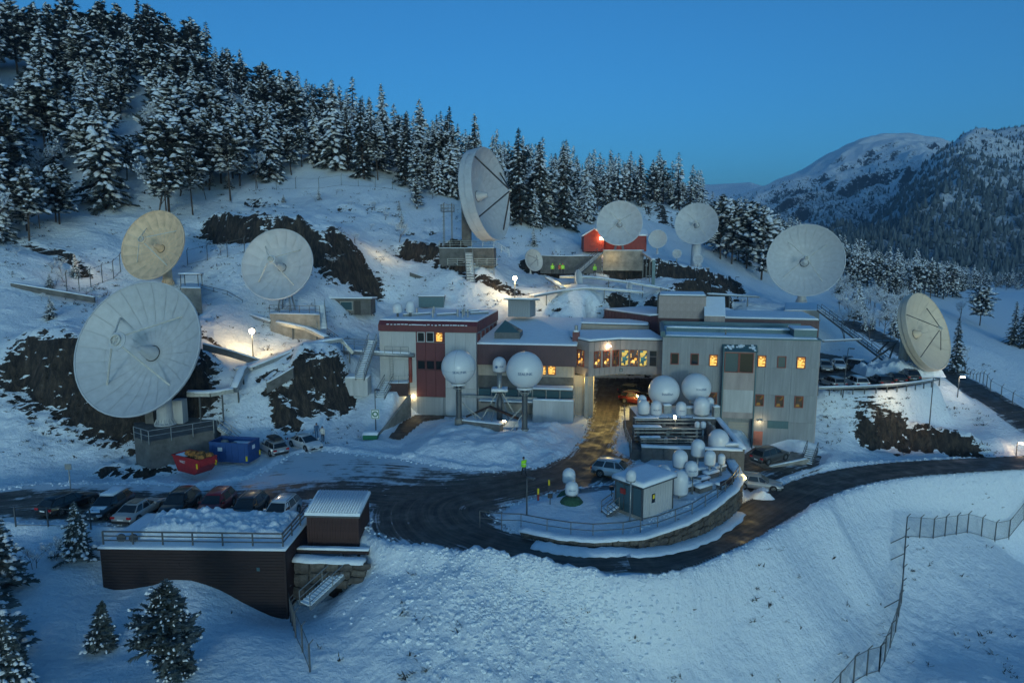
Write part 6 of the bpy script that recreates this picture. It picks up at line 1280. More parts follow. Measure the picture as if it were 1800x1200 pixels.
p5 = [tuple(W(u, v, Y=Y))[:2] for u, v, Y in ((1060, 441, 132.5), (1130, 443, 131.5), (1132, 440, 137), (1062, 440, 137))]; block('dish_platform', 'yellow-lit concrete platform under the dish by the red cabin', p5, 17.2, 20.9, 'concrete', .12)
p8 = [tuple(W(u, v, z=11.0))[:2] for u, v in ((1379, 541), (1441, 541), (1440, 528), (1382, 528))]; block('dish_plinth', 'pale concrete plinth building under the big round dish', p8, 7.5, 10.4, 'wall_beige', .12)
p6 = [tuple(W(u, v, Y=Y))[:2] for u, v, Y in ((1200, 472, 142.5), (1247, 474, 142), (1246, 470, 149), (1202, 470, 149))]; block('dish_platform', 'concrete block under the thick white dish column', p6, 13.5, 17.3, 'concrete_dark', .12)
def walled(label, pts, h, m='concrete_dark', th=.35, cap=.16, name='retaining_wall'):
    o = Vector(pts[0]); t = thing(name, label, 'wall', o)
    for a, b in zip(pts[:-1], pts[1:]):
        a, b = Vector(a) - o, Vector(b) - o; part('wall_section', MB().add([(a.x, a.y, a.z - h), (b.x, b.y, b.z - h), (b.x, b.y, b.z), (a.x, a.y, a.z), (a.x, a.y + th, a.z - h), (b.x, b.y + th, b.z - h), (b.x, b.y + th, b.z), (a.x, a.y + th, a.z)], [(0, 1, 2, 3), (4, 5, 6, 7), (3, 2, 6, 7), (0, 3, 7, 4), (1, 2, 6, 5), (0, 1, 5, 4)]), m, t)
    if cap: capline('snow_cap', [Vector(p) - o + Vector((0, th / 2, -.03)) for p in pts], th * 1.5, cap, t)
    return t
walled('long dark concrete wall with snowy top behind the hillside workers', [W(950, 449, Y=131), W(1000, 450, Y=131), W(1058, 449, Y=131)], 3.4)
stairs(W(1014, 482, Y=124), W(1055, 446, Y=130), 1.2, 'diagonal snowy steel stair beside the long concrete wall', n=20, rails=True)
stairs(W(829, 521, Y=112.5), W(824, 446, Y=117.5), 1.3, 'steep ladder stair climbing to the huge sideways dish', n=26, m='galv')
stairs(W(566, 580, Y=91), W(562, 538, Y=95.5), 1.3, 'snowy stair right of the concrete dish platform', n=18, m='galv'); stairs(W(632, 668, Y=83), W(655, 600, Y=87.5), 1.1, 'snowy stair beside the left wall of the maroon block', n=22, m='galv')
stairs(W(668, 700, Y=84.5), W(684, 672, Y=87), 1.2, 'short snowy stair to the brown landing by the white wall', n=9, m='galv')
t = thing('landing', 'brown boxed landing with railing against the white wall', 'landing', W(703, 690, Y=87)); pbox('box', (0, 0, .55), (2.4, 1.6, 1.7), 'wood_red', t); snow_slab('snow', [(-1.2, -.8), (1.2, -.8), (1.2, .8), (-1.2, .8)], 1.4, .12, t); part('rail', rail_mb([(-1.2, -.8, 1.4), (1.2, -.8, 1.4), (1.2, .8, 1.4)], 1.0, 1.2, 1), 'galv', t)
p = W(628, 690, Y=84); t = thing('white_bay', 'pale boxed loading bay with snow on top left of the maroon block', 'bay', p); pbox('box', (0, .8, .8), (2.8, 2.4, 2.2), 'wall_white', t); snow_slab('snow', [(-1.4, -.4), (1.4, -.4), (1.4, 2.0), (-1.4, 2.0)], 1.9, .25, t)
def tray(label, pts, w=.9, h=.3, legs=3.0, m='galv', snow=.22, group='snow-covered cable trays', name='cable_tray'):
    P = [Vector(p) for p in pts]; o = P[0]; t = thing(name, label, 'cable tray', o, 0, group); Q = [p - o for p in P]
    for a, b in zip(Q[:-1], Q[1:]):
        part('tray_section', MB().bar(a, b, w, h), m, t)
        for k in range(max(1, int((b - a).length / legs))):
            q = a.lerp(b, (k + .5) / max(1, int((b - a).length / legs))); g = H(o.x + q.x, o.y + q.y) - o.z - .2
            if q.z - g > .5: pbox('leg', (q.x, q.y, (q.z + g) / 2), (.14, .14, q.z - g), 'galv_dark', t)
    capline('snow_cap', [q + Vector((0, 0, h / 2 - .04)) for q in Q], w * .95, snow, t); return t
tray('cable tray running right from the largest dish to the bend', [W(330, 692, Y=73.5), W(370, 692, Y=74), W(410, 686, Y=75)], 1.0, .45); tray('boxed duct rising from the bend to the long cable tray', [W(411, 686, Y=75), W(424, 655, Y=78), W(430, 648, Y=79)], .9, .6)
tray('long snowy cable tray crossing above the rock knoll', [W(416, 649, Y=80), W(445, 646, Y=80.5), W(520, 616, Y=83.5), W(560, 603, Y=85.5), W(600, 597, Y=87)], 1.2, .4, 2.5); tray('cable tray dropping from the knoll to the wall duct', [W(600, 597, Y=87), W(608, 606, Y=87), W(620, 620, Y=87.2)], .7, .4)
tray('cable tray sloping down from the shelter past the concrete platform', [W(358, 533, Y=97), W(420, 548, Y=95), W(478, 566, Y=92.5)], .9, .35); tray('lower end of the sloping tray below the concrete platform', [W(488, 567, Y=92), W(540, 578, Y=91), W(574, 594, Y=89)], .9, .35)
tray('snowy tray beside the upper curved walkway on the hill', [W(985, 487, Y=122.5), W(1040, 488, Y=121), W(1100, 496, Y=119.5), W(1160, 506, Y=118.5), W(1200, 514, Y=119), W(1330, 522, Y=125)], 1.6, .25, 4); tray('snowy tray along the lower curved walkway on the hill', [W(935, 521, Y=111), W(985, 512, Y=115), W(1040, 507, Y=116), W(1130, 514, Y=115)], 1.3, .25, 4)
tray('short steep tray under the lit slope left of the edge-on dish', [W(962, 488, Y=121), W(990, 507, Y=116)], .9, .3); tray('snowy tray at the foot of the second concrete wall', [W(510, 680, Y=79), W(470, 668, Y=79.5), W(512, 640, Y=82)], .7, .3)
t = thing('beam_post', 'tall teal steel post against the brown rock below the red cabin', 'post', W(1148, 500, Y=121)); pbox('post', (0, 0, 2.1), (.55, .4, 4.4), 'teal_metal', t)
tray('snowy tray running down to the tall teal post', [W(1128, 443, Y=133), W(1146, 455, Y=124), W(1148, 458, Y=121)], .7, .3)
for lab, ps, h in (('thin dark kerb wall below the lit lamp', [(356, 604, 81), (400, 615, 81.5), (455, 632, 82.5)], .8), ('long dark kerb wall at the far left of the hill', [(18, 497, 93), (90, 509, 92.5), (165, 522, 92)], .8), ('thin dark wall sloping behind the maroon block roof', [(720, 478, 117), (780, 498, 115), (870, 528, 111)], .7), ('snow-edged wall slanting on the rock knoll', [(468, 672, 77.2), (490, 660, 78), (515, 645, 79)], 1.3)):
    walled(lab, [W(u, v, Y=d) for u, v, d in ps], h, 'concrete_dark', .3, .14, name='kerb_wall')
railing([W(u, v, Y=d) for u, v, d in ((353, 512, 98), (400, 524, 96.5), (427, 540, 95.5))], 'handrail along the path right of the cream dish', 1.0, 2.0, 1); railing([W(u, v, Y=d) for u, v, d in ((575, 590, 90), (600, 608, 89), (668, 612, 88.8))], 'railing along the walkway left of the maroon block', 1.0, 1.5, 2)
# ------------------------------------------------------------------ garage wing wall, ramp wall, guard rails
a = W(722, 693, Y=86.6); o = Vector((a.x, a.y, 0)); top = [a, W(700, 722, Y=83), W(682, 746, Y=80), W(663, 768, Y=77.4)]; t = thing('wing_wall', 'wedge-shaped brown boarded wall beside the garage drive', 'wall', o)
nn = 8; cur = smooth_line(top, 4)
for k in range(len(cur) - 1):
    p, q = cur[k] - o, cur[k + 1] - o; part('wall_panel', MB().add([(p.x, p.y, -.3), (q.x, q.y, -.3), (q.x, q.y, q.z), (p.x, p.y, p.z), (p.x - .3, p.y, -.3), (q.x - .3, q.y, -.3), (q.x - .3, q.y, q.z), (p.x - .3, p.y, p.z)], [(0, 1, 2, 3), (4, 5, 6, 7), (3, 2, 6, 7), (0, 3, 7, 4), (1, 2, 6, 5), (0, 1, 5, 4)]), 'wall_beige' if 0 else 'concrete', t)
g = [W(u, v, z=3.15) for u, v in ((1438, 689), (1500, 687), (1560, 684), (1610, 679), (1652, 672))]; gr = smooth_line(g, 3); o = Vector(gr[0]); t = thing('guard_rail', 'snow-topped guard rail along the front of the raised car park', 'guard rail', o); b = MB()
for p, q in zip(gr[:-1], gr[1:]): b.bar(p - o + Vector((0, 0, .5)), q - o + Vector((0, 0, .5)), .08, .32)
part('rail', b, 'galv', t); capline('snow_cap', [p - o + Vector((0, 0, .62)) for p in gr], .3, .14, t)
for p in gr: pbox('post', p - o + Vector((0, .1, 0)), (.12, .12, 1.0), 'galv_dark', t)
ra = W(1338, 815, z=-2.56); t = thing('car_ramp', 'small concrete ramp with snowy edge under the grey off-roader', 'ramp', ra, R(14)); part('ramp', MB().extr([(-.6, 0), (5.2, .62), (5.6, 0)], 'y', -1.4, 1.6), 'concrete', t); snow_slab('ramp_snow', [(.2, -1.35), (5.1, -1.35), (5.1, -1.0), (.2, -1.0)], [.1, .6, .6, .1], .1, t)
stairs(W(1418, 818, z=-2.7), W(1428, 790, z=-1.2), 1.2, 'snowy outdoor stair at the right corner of the grey block', n=8)
stairs(W(536, 1066, Y=44.8), W(613, 995, Y=48.2), 1.1, 'snowy steel stair running up beside the timber building', n=16, m='galv'); pp = W(628, 996, Y=48.4); t = thing('stair_landing', 'snowy steel landing at the head of the front stair', 'landing', pp); pbox('deck', (0, 0, 0), (1.5, 1.3, .12), 'galv', t); snow_slab('snow', [(-.75, -.65), (.75, -.65), (.75, .65), (-.75, .65)], .06, .16, t); part('rail', rail_mb([(-.75, -.65, .05), (.75, -.65, .05), (.75, .65, .05)], 1.05, 1.0, 1), 'galv', t)
# stair and legs of the sand-coloured dish, long stair on the right slope
stairs(W(1560, 636, Y=108), W(1440, 545, Y=118), 1.3, 'long dark steel stair running down from the plinth to the car park', n=40, snow=True)
t = thing('dish_brace', 'dark steel props and access stair behind the sand-coloured dish', 'brace', W(1560, 655, Y=104)); 
for a, b in (((-4.6, 0, .2), (1.0, 0, 4.6)), ((-.3, .3, 0), (.7, 0, 4.3)), ((-1.6, .4, 3.0), (.0, .3, 4.9))): part('prop', MB().bar(a, b, .22), 'galv_dark', t)
part('gallery', MB().box((-.6, .4, 4.9), (3.6, 1.0, .12)), 'galv_dark', t); part('rail', rail_mb([(-2.4, -.1, 4.95), (1.2, -.1, 4.95)], 1.0, 1.1, 1), 'galv_dark', t)
t = thing('cable_bridge', 'thin snowy cable bridge from the grey block to the stair', 'cable bridge', W(1447, 600, Y=82)); part('beam', MB().bar((0, 0, 0), W(1512, 597, Y=92) - W(1447, 600, Y=82), .3, .2), 'galv', t); part('snow', MB().bar((0, 0, .15), W(1512, 597, Y=92) - W(1447, 600, Y=82) + Vector((0, 0, .15)), .28, .12), 'snow', t)
# ------------------------------------------------------------------ wire fences
wm = bpy.data.materials.new('wire_mesh'); wm.use_nodes = True; MATS['wire_mesh'] = wm; wm.node_tree.nodes['Principled BSDF'].inputs['Base Color'].default_value = (.09, .10, .11, 1)
def fence(label, pts, h=2.3, sp=3.0, group='wire mesh fences', wire=True, arm=True, name='wire_fence', braces=()):
    P = [Vector(p) for p in pts]; o = P[0].copy(); t = thing(name, label, 'fence', o, 0, group); b = MB(); pst = []
    for i, (a, c) in enumerate(zip(P[:-1], P[1:])):
        n = max(1, round((c - a).length / sp))
        for k in range(n): pst.append(a.lerp(c, k / n))
    pst.append(P[-1]); pst = [Vector((p.x, p.y, H(p.x, p.y))) - o for p in pst]
    key = 'fence_post%.1f%d' % (h, arm)
    if key not in CACHE:
        m = MB().box((0, 0, h / 2 - .2), (.085, .085, h + .4)); 
        if arm: m.bar((0, 0, h), (.28, -.05, h + .35), .06)
        CACHE[key] = m.mesh('post'); CACHE[key].materials.append(M('galv_dark'))
    for p in pst: part('post', CACHE[key], None, t, loc=p)
    for p, q in zip(pst[:-1], pst[1:]):
        for z in (.12, h - .05): b.bar(p + Vector((0, 0, z)), q + Vector((0, 0, z)), .035)
        L_ = (q - p).length
        if wire:
            n = int(L_ / .16)
            for k in range(n + int(h / .16)):
                for sgn in (1, -1):
                    t0 = k * .16 - (h if sgn > 0 else 0); x0, z0, x1, z1 = (t0, 0, t0 + h, h) if sgn > 0 else (t0 + 0, h, t0 + h, 0)
                    if sgn > 0: ca = max(0, -x0); cb = max(0, x1 - L_)
                    else: ca = 0; cb = max(0, x1 - L_)
                    x0 += ca; z0 += ca * sgn; x1 -= cb; z1 -= cb * sgn
                    if x1 - x0 > .05:
                        A_ = p.lerp(q, x0 / L_) + Vector((0, 0, z0)); B_ = p.lerp(q, min(1, x1 / L_)) + Vector((0, 0, z1)); s = Vector((0, .004, .006)); o_ = len(b.v); b.v += [tuple(A_ - s), tuple(A_ + s), tuple(B_ + s), tuple(B_ - s)]; b.f.append((o_, o_ + 1, o_ + 2, o_ + 3))
    w = part('wire', b, 'wire_mesh', t); w['kind'] = 'stuff'
    for i, d in braces: 
        p = pst[i]; part('brace', MB().bar(p + Vector((0, 0, h * .75)), p + Vector(d), .06), 'galv_dark', t)
    return t
def gp(l): return [hit(u, v) if v < 1210 else W(u, v, Y=d) for u, v, d in l]
fence('wire fence running down the lower right snow slope', gp([(1592, 944, 70), (1588, 1000, 64.5), (1584, 1060, 60), (1574, 1110, 56), (1545, 1180, 51)]), 2.2, 2.6, braces=((1, (-2.6, 0, .3)), (2, (-2.6, 0, .3)), (5, (-2.4, 0, .2))))
fence('wire fence along the edge of the lower right field', gp([(1592, 944, 70), (1640, 946, 73), (1700, 936, 77), (1800, 912, 83), (1900, 890, 89)]), 2.2, 2.3)
fence('wire fence at the bottom right corner by the slope', gp([(1545, 1180, 51), (1500, 1200, 47.5), (1450, 1225, 44)]), 2.2, 2.3)
fence('fence of tall posts on the snow behind the largest dish', gp([(118, 512, 95), (160, 505, 97), (200, 490, 101), (212, 478, 104)]), 2.6, 1.7, wire=False); fence('fence between the cream dish and the dark rock', gp([(330, 466, 109), (400, 452, 112), (430, 445, 113)]), 2.3, 2.6, wire=False)
fence('long wire fence along the tree line above the hill', gp([(450, 335, 150), (520, 332, 150), (600, 326, 152), (690, 333, 153), (760, 350, 153)]), 2.3, 4.0, wire=False); fence('wire fence beside the upper road at the right', gp([(1690, 655, 118), (1740, 690, 108), (1800, 725, 99), (1850, 760, 93)]), 1.9, 2.5, wire=False)
fence('short wire fence beside the timber building corner', gp([(508, 1075, 44.5), (520, 1120, 41.8), (545, 1180, 39.2)]), 1.8, 1.6); fence('low wire fence left of the parking deck', gp([(28, 925, 52.5), (85, 925, 51.5), (160, 930, 50.0)]), 1.6, 3.4, wire=False, arm=False)
# ------------------------------------------------------------------ trees
def proj(p):
    x, y, z = p[0], p[1], p[2] - CAMZ; c, s = math.cos(PITCH), math.sin(PITCH); f = y * c - z * s; u = y * s + z * c
    return 900 + FPX * x / f, 600 - FPX * u / f
def spray(b, p, d, l, w, r, k=4):
    """needle-covered twig: narrow blades either side of the axis"""
    d = d.normalized(); s = d.cross(Vector((0, 0, 1))).normalized()
    for i in range(k):
        t = (i + .6) / k; q = p + d * l * t
        for sg in (-1, 1):
            e = (d * r.uniform(.4, .8) + s * sg * r.uniform(.6, 1.0) + Vector((0, 0, r.uniform(-.35, .1)))) * w * (1.15 - t * .55)
            o = len(b.v); wv = Vector((0, 0, 1)).cross(e).normalized() * w * .26 + Vector((0, 0, .03)); b.v += [tuple(q - wv), tuple(q + wv), tuple(q + e)]; b.f.append((o, o + 1, o + 2))
    o = len(b.v); wv = s * w * .3; b.v += [tuple(p + d * l * .5 - wv), tuple(p + d * l * .5 + wv), tuple(p + d * (l + w * .5))]; b.f.append((o, o + 1, o + 2))
def snowlump(b, p, d, l, w, h, r):
    """soft irregular snow cushion lying on a bough"""
    d = d.normalized(); s = d.cross(Vector((0, 0, 1))).normalized(); o = len(b.v); n = 7
    for i in range(n):
        a = 2 * PI * i / n; k = r.uniform(.75, 1.2); b.v.append(tuple(p + d * math.cos(a) * l * .5 * k + s * math.sin(a) * w * .5 * k + Vector((0, 0, r.uniform(-.08, .02) - h * .3))))
    for i in range(n):
        a = 2 * PI * i / n; k = r.uniform(.5, .7); b.v.append(tuple(p + d * math.cos(a) * l * .5 * k + s * math.sin(a) * w * .5 * k + Vector((0, 0, h * r.uniform(.55, .8)))))
    b.v.append(tuple(p + Vector((0, 0, h)))); 
    for i in range(n): j = (i + 1) % n; b.f += [(o + i, o + j, o + n + j, o + n + i), (o + n + i, o + n + j, o + 2 * n)]
def conifer(seed, h=13, wid=.2, bare=.08, tiers=15, per=7, droop=.35, snow=.8, pine=False, k=4, sz=1.0, sk=1.0, lumps=2):
    r = random.Random(seed); tr, gr, sn = MB(), MB(), MB(); n = int(tiers * per * .62); lean = Vector((r.uniform(-.06, .06), r.uniform(-.06, .06), 0))
    bow = Vector((r.uniform(-.25, .25), r.uniform(-.25, .25), 0)); ax = lambda f: lean * h * f + bow * math.sin(PI * f)
    tr.tube([Vector((0, 0, -.4))] + [ax(f) + Vector((0, 0, h * f)) for f in (.3, .65, .97)], [h * .014, h * .011, h * .007, h * .002], 7)
    gap = [r.uniform(0, 6.28) for _ in range(3)]
    for i in range(n):
        f = ((i + r.random()) / n) ** (1.0 if pine else .92); z = h * (bare + (1 - bare) * f * .985)
        env = (math.sin(PI * min(1, .14 + f * .86)) ** .7 if pine else (1 - f) ** .8 + .035); a = i * 2.39996 + r.uniform(-.6, .6)
        g = .72 + .28 * math.cos(a - gap[int(f * 2.99)]); L_ = h * wid * env * r.uniform(.5, 1.2) * (.75 + .45 * g)
        d = Vector((math.cos(a), math.sin(a), r.uniform(-.35, .5) if pine else -droop * (1 - f * .6) + r.uniform(-.22, .2))); p = ax(f) + Vector((0, 0, z))
        tr.bar(p, p + d * L_ * .85, .05 * h / 13)
        m = 3 if L_ > 1.6 else 2 if L_ > .9 else 1
        for q in range(m):
            st = p + d * L_ * ((.18 + .27 * q) if m > 1 else .2); dd = d + Vector((r.uniform(-.5, .5), r.uniform(-.5, .5), r.uniform(-.25, .2))); spray(gr, st, dd, L_ * (.8 if m == 1 else .42), (.32 + .2 * L_) * sz, r, k)
            if pine: spray(gr, st, dd + Vector((r.uniform(-.7, .7), r.uniform(-.7, .7), .45)), L_ * .33, .5 * sz, r, k)
        for _ in range(lumps if L_ > .8 else 1):
            if r.random() < snow:
                c = p + d * L_ * r.uniform(.35, 1.05) + Vector((r.uniform(-.22, .22), r.uniform(-.22, .22), .05)) * min(1, L_); s_ = r.uniform(.3, .72) * sk * min(1.1, .45 + L_ * .4)
                snowlump(sn, c, d + Vector((0, 0, r.uniform(-.25, .1))), s_ * r.uniform(1.0, 1.7), s_ * r.uniform(.7, 1.1), s_ * r.uniform(.22, .45), r)
    spray(gr, ax(.95) + Vector((0, 0, h * .93)), Vector((.02, 0, 1)), h * .07, .25, r, 3)
    return tr, gr, sn
def birch(seed, h=7, depth=4, m='frost_twig'):
    r = random.Random(seed); b = MB(); tw = MB(); sn = MB()
    def grow(p, d, l, w, n):
        q = p + d * l; (b if n >= depth - 1 else tw).bar(p, q, w)
        if n <= 2 and r.random() < .5: snowlump(sn, q, d, l * .35, .12, .06, r)
        if n == 0: return
        for _ in range(3 if n > 1 else 4): e = (d + Vector((r.uniform(-.8, .8), r.uniform(-.8, .8), r.uniform(-.15, .45)))).normalized(); grow(p + d * l * r.uniform(.55, 1), e, l * r.uniform(.5, .78), w * .58, n - 1)
    for s in range(r.choice((1, 2, 3))): grow(Vector((r.uniform(-.2, .2), r.uniform(-.2, .2), -.2)), Vector((r.uniform(-.25, .25), r.uniform(-.25, .25), 1)).normalized(), h * .36, h * .012, depth)
    return b, tw, sn
PROTO = {}
def tree_meshes(key, parts3, mats3):
    out = []
    for mb, nm, mt in zip(parts3, ('trunk', 'crown', 'snow'), mats3):
        me = bpy.data.meshes.new(nm); me.from_pydata(mb.v, [], mb.f); me.update(); me.materials.append(M(mt))
        if nm == 'snow': me.polygons.foreach_set('use_smooth', [True] * len(me.polygons))
        out.append(me)
    PROTO[key] = out
mat('tree_snow', (0.78, 0.81, 0.86), 0.8, var=0.03, spec=0.15)
for i in range(5): tree_meshes('spruce%d' % i, conifer(10 + i, 14, .18 + .03 * (i % 3), .05, 18, 12, .42, .95, sz=1.15, sk=1.3, lumps=3), ('bark', 'needles', 'tree_snow'))
for i in range(6): tree_meshes('pine%d' % i, conifer(30 + i, 12, .20 + .035 * (i % 3), .12 + .07 * i, 15, 12, .1, .85, True, sz=1.2, sk=1.35, lumps=3), ('bark', 'needles', 'tree_snow'))
for i in range(2): tree_meshes('dark%d' % i, conifer(50 + i, 15, .16, .05, 20, 12, .42, .3, sz=1.2), ('bark', 'needles', 'tree_snow'))
for i in range(3): tree_meshes('birch%d' % i, birch(70 + i, 7, 5), ('twig', 'frost_twig', 'tree_snow'))
BASEH = dict(spruce=14, pine=12, dark=15, birch=7)
NAMES = dict(spruce='spruce_tree', pine='pine_tree', dark='spruce_tree', birch='birch_tree')
def tree(key, p, h, label, group=None, rz=None, wide=1.0, cat='tree'):
    kind = key.rstrip('0123456789'); me = PROTO[key]; s = h / BASEH[kind]
    t = thing(NAMES[kind], label, cat, p, random.uniform(0, 6.28) if rz is None else rz, group); t.scale = (s * wide, s * wide, s)
    part('trunk', me[0], None, t); c = part('crown', me[1], None, t); w_ = part('snow', me[2], None, c); w_['kind'] = 'stuff'; c['kind'] = 'stuff'; return t
GL = 'snowy forest trees on the hillside'
BU = [-400, -150, 0, 120, 170, 240, 285, 330, 365, 420, 470, 520, 600, 700, 760, 800, 860, 900, 960, 1030, 1075, 1130, 1200, 1250]
BV = [470, 452, 440, 428, 424, 396, 402, 398, 362, 350, 326, 306, 312, 328, 352, 345, 395, 414, 410, 400, 372, 368, 372, 392]
CLEAR = [[(-20, 130), (70, 165), (60, 250), (-20, 235)], [(205, 225), (255, 235), (300, 290), (300, 345), (250, 380), (215, 290)], [(120, 440), (250, 330), (250, 440)]]
def inpoly(poly, u, v): return bool(sdist(poly, np.array([u], float), np.array([v], float))[0] < 0)
cand = []; rt = random.Random(5)
y = 96.0
while y < 300:
    x = -210.0; sp = 4.3 + (y - 96) * .012
    while x < 130:
        px_, py_ = x + rt.uniform(-2, 2), y + rt.uniform(-2, 2); x += sp
        z = H(px_, py_); u, v = proj((px_, py_, z))
        if not (-90 < u < 1235) or v < -330: continue
        if v > np.interp(u, BU, BV) or any(inpoly(c, u, v) for c in CLEAR): continue
        if u < 560 and rt.random() < .22 + .5 * max(0, float(fbm(np.array([px_ / 14.]), np.array([py_ / 14.]), 77, 2)[0])): continue
        cand.append((py_, px_, z, u, v))
    y += sp * .92
# right-hand woods
ZONES = [([(1235, 395), (1330, 395), (1490, 425), (1490, 470), (1400, 462), (1350, 480), (1300, 470), (1255, 452)], 165, 330, 4.6, 'pine'), ([(1470, 430), (1600, 458), (1700, 500), (1680, 530), (1600, 540), (1520, 520), (1475, 500)], 165, 420, 5.2, 'mix'), ([(1640, 452), (1900, 452), (1900, 508), (1700, 512)], 220, 520, 6.0, 'dark'), ([(1450, 505), (1560, 500), (1615, 560), (1605, 600), (1540, 596), (1478, 560)], 126, 200, 3.6, 'bush')]
for zp, y0, y1, sp, kd in ZONES:
    y = y0
    while y < y1:
        x = 30
        while x < 420:
            px_, py_ = x + rt.uniform(-2, 2), y + rt.uniform(-2, 2); x += sp; z = H(px_, py_); u, v = proj((px_, py_, z))
            if -100 < u < 1900 and inpoly(zp, u, v) and rt.random() < .8: cand.append((py_, px_, z, u, v) + (('bush',) if kd == 'bush' else ()))
        y += sp
cand.sort(key=lambda c: c[0])
# the nearest and largest trees stand alone, the rest of the wood behind is one mass
HERO = [  # key, u, base v, top v, label
 ('pine1', 1266, 455, 340, 'tall bare-trunked pine right of the thick white dish column'), ('pine3', 1286, 464, 350, 'second tall pine of the row behind the white column dish'), ('pine2', 1312, 472, 352, 'leaning tall pine in the middle of the row beside the open slope'), ('pine0', 1338, 492, 360, 'front pine with thin trunk on the open slope'), ('spruce1', 1362, 480, 372, 'snowy tree just left of the big round dish'),
 ('spruce2', 1507, 560, 492, 'single snowy spruce right of the big round dish'), ('pine2', 1722, 572, 498, 'lone dark pine on the far right field'), ('dark0', 1778, 606, 528, 'dark pointed spruce at the right edge'), ('dark1', 1800, 612, 520, 'taller dark spruce cut by the right edge'), ('dark1', 1676, 655, 556, 'dark spruce right beside the sand-coloured dish rim'),
 ('birch0', 1700, 655, 585, 'bare frosted birch right of the sand-coloured dish'), ('birch1', 1485, 600, 520, 'frosted bare tree below the big round dish'), ('birch2', 1530, 598, 525, 'frosted bare trees behind the sand-coloured dish'), ('birch0', 1552, 590, 515, 'bushy frosted tree left of the sand-coloured dish'), ('birch1', 1570, 560, 500, 'bare frosted tree higher behind the sand-coloured dish'), ('birch1', 1688, 560, 520, 'small bare birch by the right field'),
 ('birch1', 702, 426, 378, 'bare frosted bush alone on the open slope'), ('pine0', 733, 368, 308, 'small spreading pine by the huge sideways dish'), ('spruce0', 561, 352, 326, 'tiny spruce on the open slope below the tree line'), ('spruce1', 938, 432, 398, 'small bushy spruce right of the huge sideways dish'), ('pine1', 1178, 348, 312, 'lone pine on the ridge skyline'), ('pine0', 1132, 342, 316, 'small pine on the ridge left of the lone skyline pine'), ('pine3', 1200, 352, 318, 'pine on the ridge right of the lone skyline pine'),
 ('dark0', 255, 132, -5, 'tall dark spruce breaking the skyline at the upper left'), ('dark1', 916, 395, 222, 'tall pointed spruce right of the huge sideways dish'), ('dark0', 994, 402, 253, 'tall pointed spruce above the red cabin'), ('spruce3', 590, 300, 138, 'tall spruce on the skyline above the open slope'), ('dark1', 712, 325, 196, 'pointed dark spruce above the long tree-line fence')]
pl_h = []
for key, u, vb, vt, lab in HERO:
    p = hit(u, vb, 60); 
    if p.y > 400: p = W(u, vb, Y=220)
    hgt = (W(u, vt, Y=p.y).z - p.z); tree(key, (p.x, p.y, p.z - .15), max(hgt, 1.5), lab); pl_h.append((p.x, p.y))
cand = [c for c in cand if all((c[1] - a) ** 2 + (c[0] - b) ** 2 > 5 for a, b in pl_h)]
NI = 265; kinds = []
for i, (y, x, z, u, v, *bush) in enumerate(cand):
    nz = float(fbm(np.array([x / 25.]), np.array([y / 25.]), 7, 2)[0]); q = rt.random()
    if u < 520: k = 'pine' if q < .62 + nz * .4 else ('spruce' if q < .80 else ('birch' if q < .93 else 'dark'))
    elif u < 1240: k = 'spruce' if q < .6 else ('dark' if q < .9 else 'pine')
    else: k = 'spruce' if q < .45 else ('pine' if q < .65 else ('birch' if q < .88 else 'dark'))
    hh = {'pine': 12.5, 'spruce': 13, 'dark': 14.5, 'birch': 8.5}[k] * rt.uniform(.55, 1.3) * (1.2 if u < 350 else 1) * (.8 if u > 1240 else 1)
    if bush: k = 'birch' if q < .8 else 'spruce'; hh = rt.uniform(3.5, 7)
    kinds.append((k + str(rt.randrange({'pine': 6, 'spruce': 5, 'dark': 2, 'birch': 3}[k])), hh))
LBL = {'pine': 'snow-laden pine among the hillside forest', 'spruce': 'snow-laden spruce among the hillside forest', 'dark': 'dark pointed spruce with little snow in the hillside forest', 'birch': 'bare frosted birch among the hillside conifers'}
for (y, x, z, u, v, *_), (k, hh) in list(zip(cand, kinds))[:NI]:
    kd = k.rstrip('0123456'); tree(k, (x, y, z - .2), hh, LBL[kd], {'pine': 'hillside pines', 'spruce': 'hillside spruces', 'dark': 'dark hillside spruces', 'birch': 'hillside birches'}[kd])
LOW = {}
for i in range(3): LOW['s%d' % i] = conifer(110 + i, 13, .18, .08, 12, 9, .38, .8, k=2, sz=1.5, sk=1.4, lumps=1); LOW['p%d' % i] = conifer(120 + i, 12, .22, .3, 11, 8, .1, .9, True, k=2, sz=1.5, sk=1.5, lumps=1)
LA = {k: [(np.array(m.v), m.f) for m in t] for k, t in LOW.items()}
VV, FF, MI = [], [], []; off = 0
for (y, x, z, u, v, *_), (k, hh) in list(zip(cand, kinds))[NI:]:
    ky = ('p' if k[0] in 'p' else 's') + str(rt.randrange(3)); a = rt.uniform(0, 6.28); c, s = math.cos(a), math.sin(a); sc = hh / 13 * (1.0 if k[0] != 'b' else .9)
    for mi, (va, fa) in enumerate(LA[ky]):
        q = np.stack([va[:, 0] * c - va[:, 1] * s, va[:, 0] * s + va[:, 1] * c, va[:, 2]], 1) * sc + (x, y, z - .2); VV.append(q); FF += [tuple(i + off for i in f) for f in fa]; MI += [mi] * len(fa); off += len(q)
if VV:
    me = bpy.data.meshes.new('forest'); me.from_pydata(np.concatenate(VV).tolist(), [], FF); me.update()
    for mm in ('bark', 'needles', 'tree_snow'): me.materials.append(M(mm))
    me.polygons.foreach_set('material_index', MI); o = part('forest', me, None); tag(o, 'snowy conifer forest receding over the ridge and valley', None, kind='stuff')
print('TREES', len(cand))
